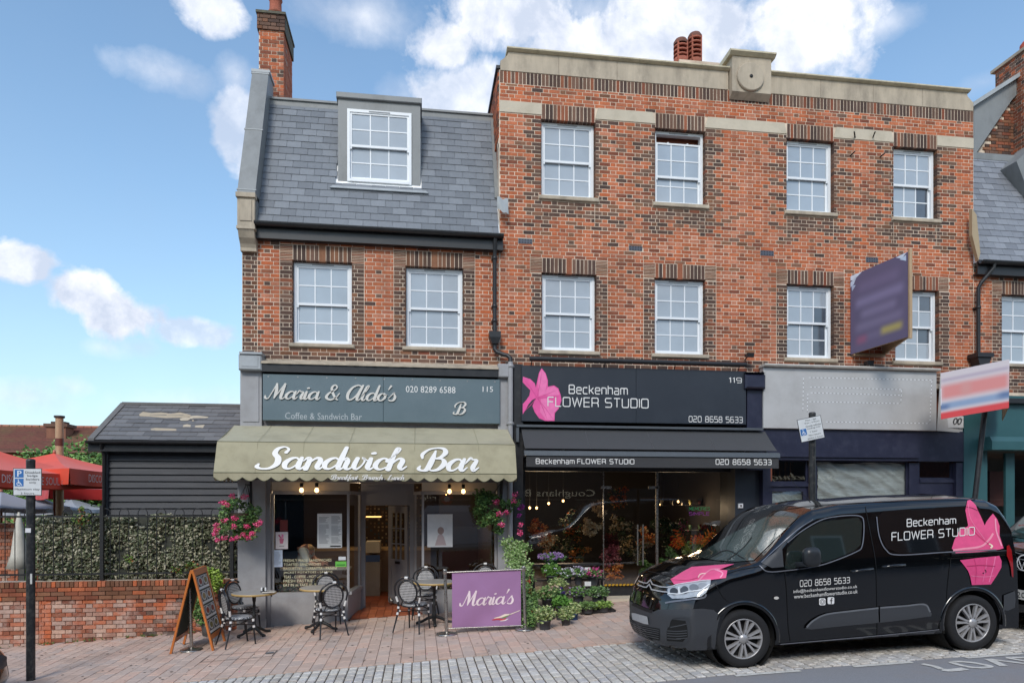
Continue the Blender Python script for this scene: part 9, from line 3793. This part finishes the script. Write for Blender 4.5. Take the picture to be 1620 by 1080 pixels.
# ================================================================== across the street, behind the photographer (seen in the glass)
OP = thing('shop_building','row of brick shops across the street seen only as reflections in the glass','building',(0,-7.2,0))
M_opp = mat('opposite_brick',S(128,84,64),rough=.9,var=.3,vscale=4)
q = MB()
q.box(-40,45,-14,-7.2,-2,8.0,S(128,90,70))
q.build('wall',M_opp,OP)
q = MB()
q.box(-40,45,-7.2,-7.16,-2,4.6,S(46,46,50))
q.build('shop_front',M_interior,OP)
for i in range(22):
 q = MB()
 x_ = -38 + i * 3.7
 q.box(x_,x_ + 1.2,-7.2,-7.15,5.2,6.8,S(206,208,210))
 q.box(x_ + .08,x_ + 1.12,-7.15,-7.13,5.28,6.72,S(60,66,74))
 q.build('window',M_paint,OP)
for i in range(9):
 q = MB()
 x_ = -30 + i * 7.6
 q.box(x_,x_ + 6.8,-7.16,-7.14,.6,2.3,S(60,62,66))
 q.box(x_,x_ + 6.8,-7.16,-7.08,2.35,2.45,S(110,100,90))
 q.box(x_ + 1,x_ + 1.06,-7.14,-7.1,.6,2.3,S(160,156,150))
 q.build('shop_window',M_paint,OP)
YO = -7.15

def mir(px,py,Yg=YF):
 """the place across the street that the pane at Yg shows at this pixel"""
 return PX(px,py,2 * Yg - YO)

for (style,txt,px0,px1,y0,y1,yg,cat_,lab) in (('sans','Coughlans B',829,941,788,774,YF,'sign','cream Coughlans B shop sign across the street'),
                                             ('script','superdrug',1216,1322,762,748,YV + .04,'sign','thin white script shop sign across the street'),
                                             ('sans','rik',668,690,792,782,D,'sign','short white shop sign beside a red disc across the street')):
 xa,za = mir(px0,y0,yg)
 xb,zb = mir(px1,y1,yg)
 q = MB()
 stamp(q,letters(style,txt),lambda u,v,o: Vector((xb + (xa - xb) * u,YO + .03 + o,za + (zb - za) * v)))
 tag(q.build('shop_sign',mat('sign_' + txt[:2],S(226,210,176),rough=.5,emit=(1,.9,.7,1),estr=.25,var=0)),lab,cat_)  # lettering given faint emission so the panes reflect it
xa,za = mir(707,792,D)
q = MB()
q.lathe([(0,YO + .06),(.30,YO + .06),(.30,YO + .02)],(xa,0,za + .1),24,'y',S(206,60,50))
q.lathe([(0,YO + .08),(.14,YO + .08)],(xa,0,za + .1),16,'y',S(226,200,190))
tag(q.build('round_sign',M_paint),'round red shop sign across the street','sign')
# white van parked over there
va,vz1_ = PX(668,800,2 * D + 4.2)
vb_x,_ = PX(776,800,2 * D + 4.2)
wv = thing('van','white panel van parked across the street, seen only reflected in the cafe window','van',(va + 1.5,-5.2,-.2))
q = MB()
pr = [(vb_x + 1.6,.35),(vb_x + 1.6,vz1_ - .1),(vb_x + 1.3,vz1_ + .02),(va + .25,vz1_ + .02),(va + .02,vz1_ - .25),(va - .8,1.35),(va - 1.1,.35)]
q.prism(pr,-6.2,-4.2,S(206,208,212))
q.box(va + .1,vb_x + 1.2,-4.2,-4.18,vz1_ - .9,vz1_ - .25,S(178,182,190))
q.build('body',M_gloss,wv)
for x_ in (va - .3,vb_x + .9):
 q = MB()
 q.lathe([(0,-4.15),(.2,-4.15),(.33,-4.17),(.34,-4.3),(.34,-4.45)],(x_,0,.35),24,'y',S(40,40,42))
 q.build('wheel',M_paint,wv)
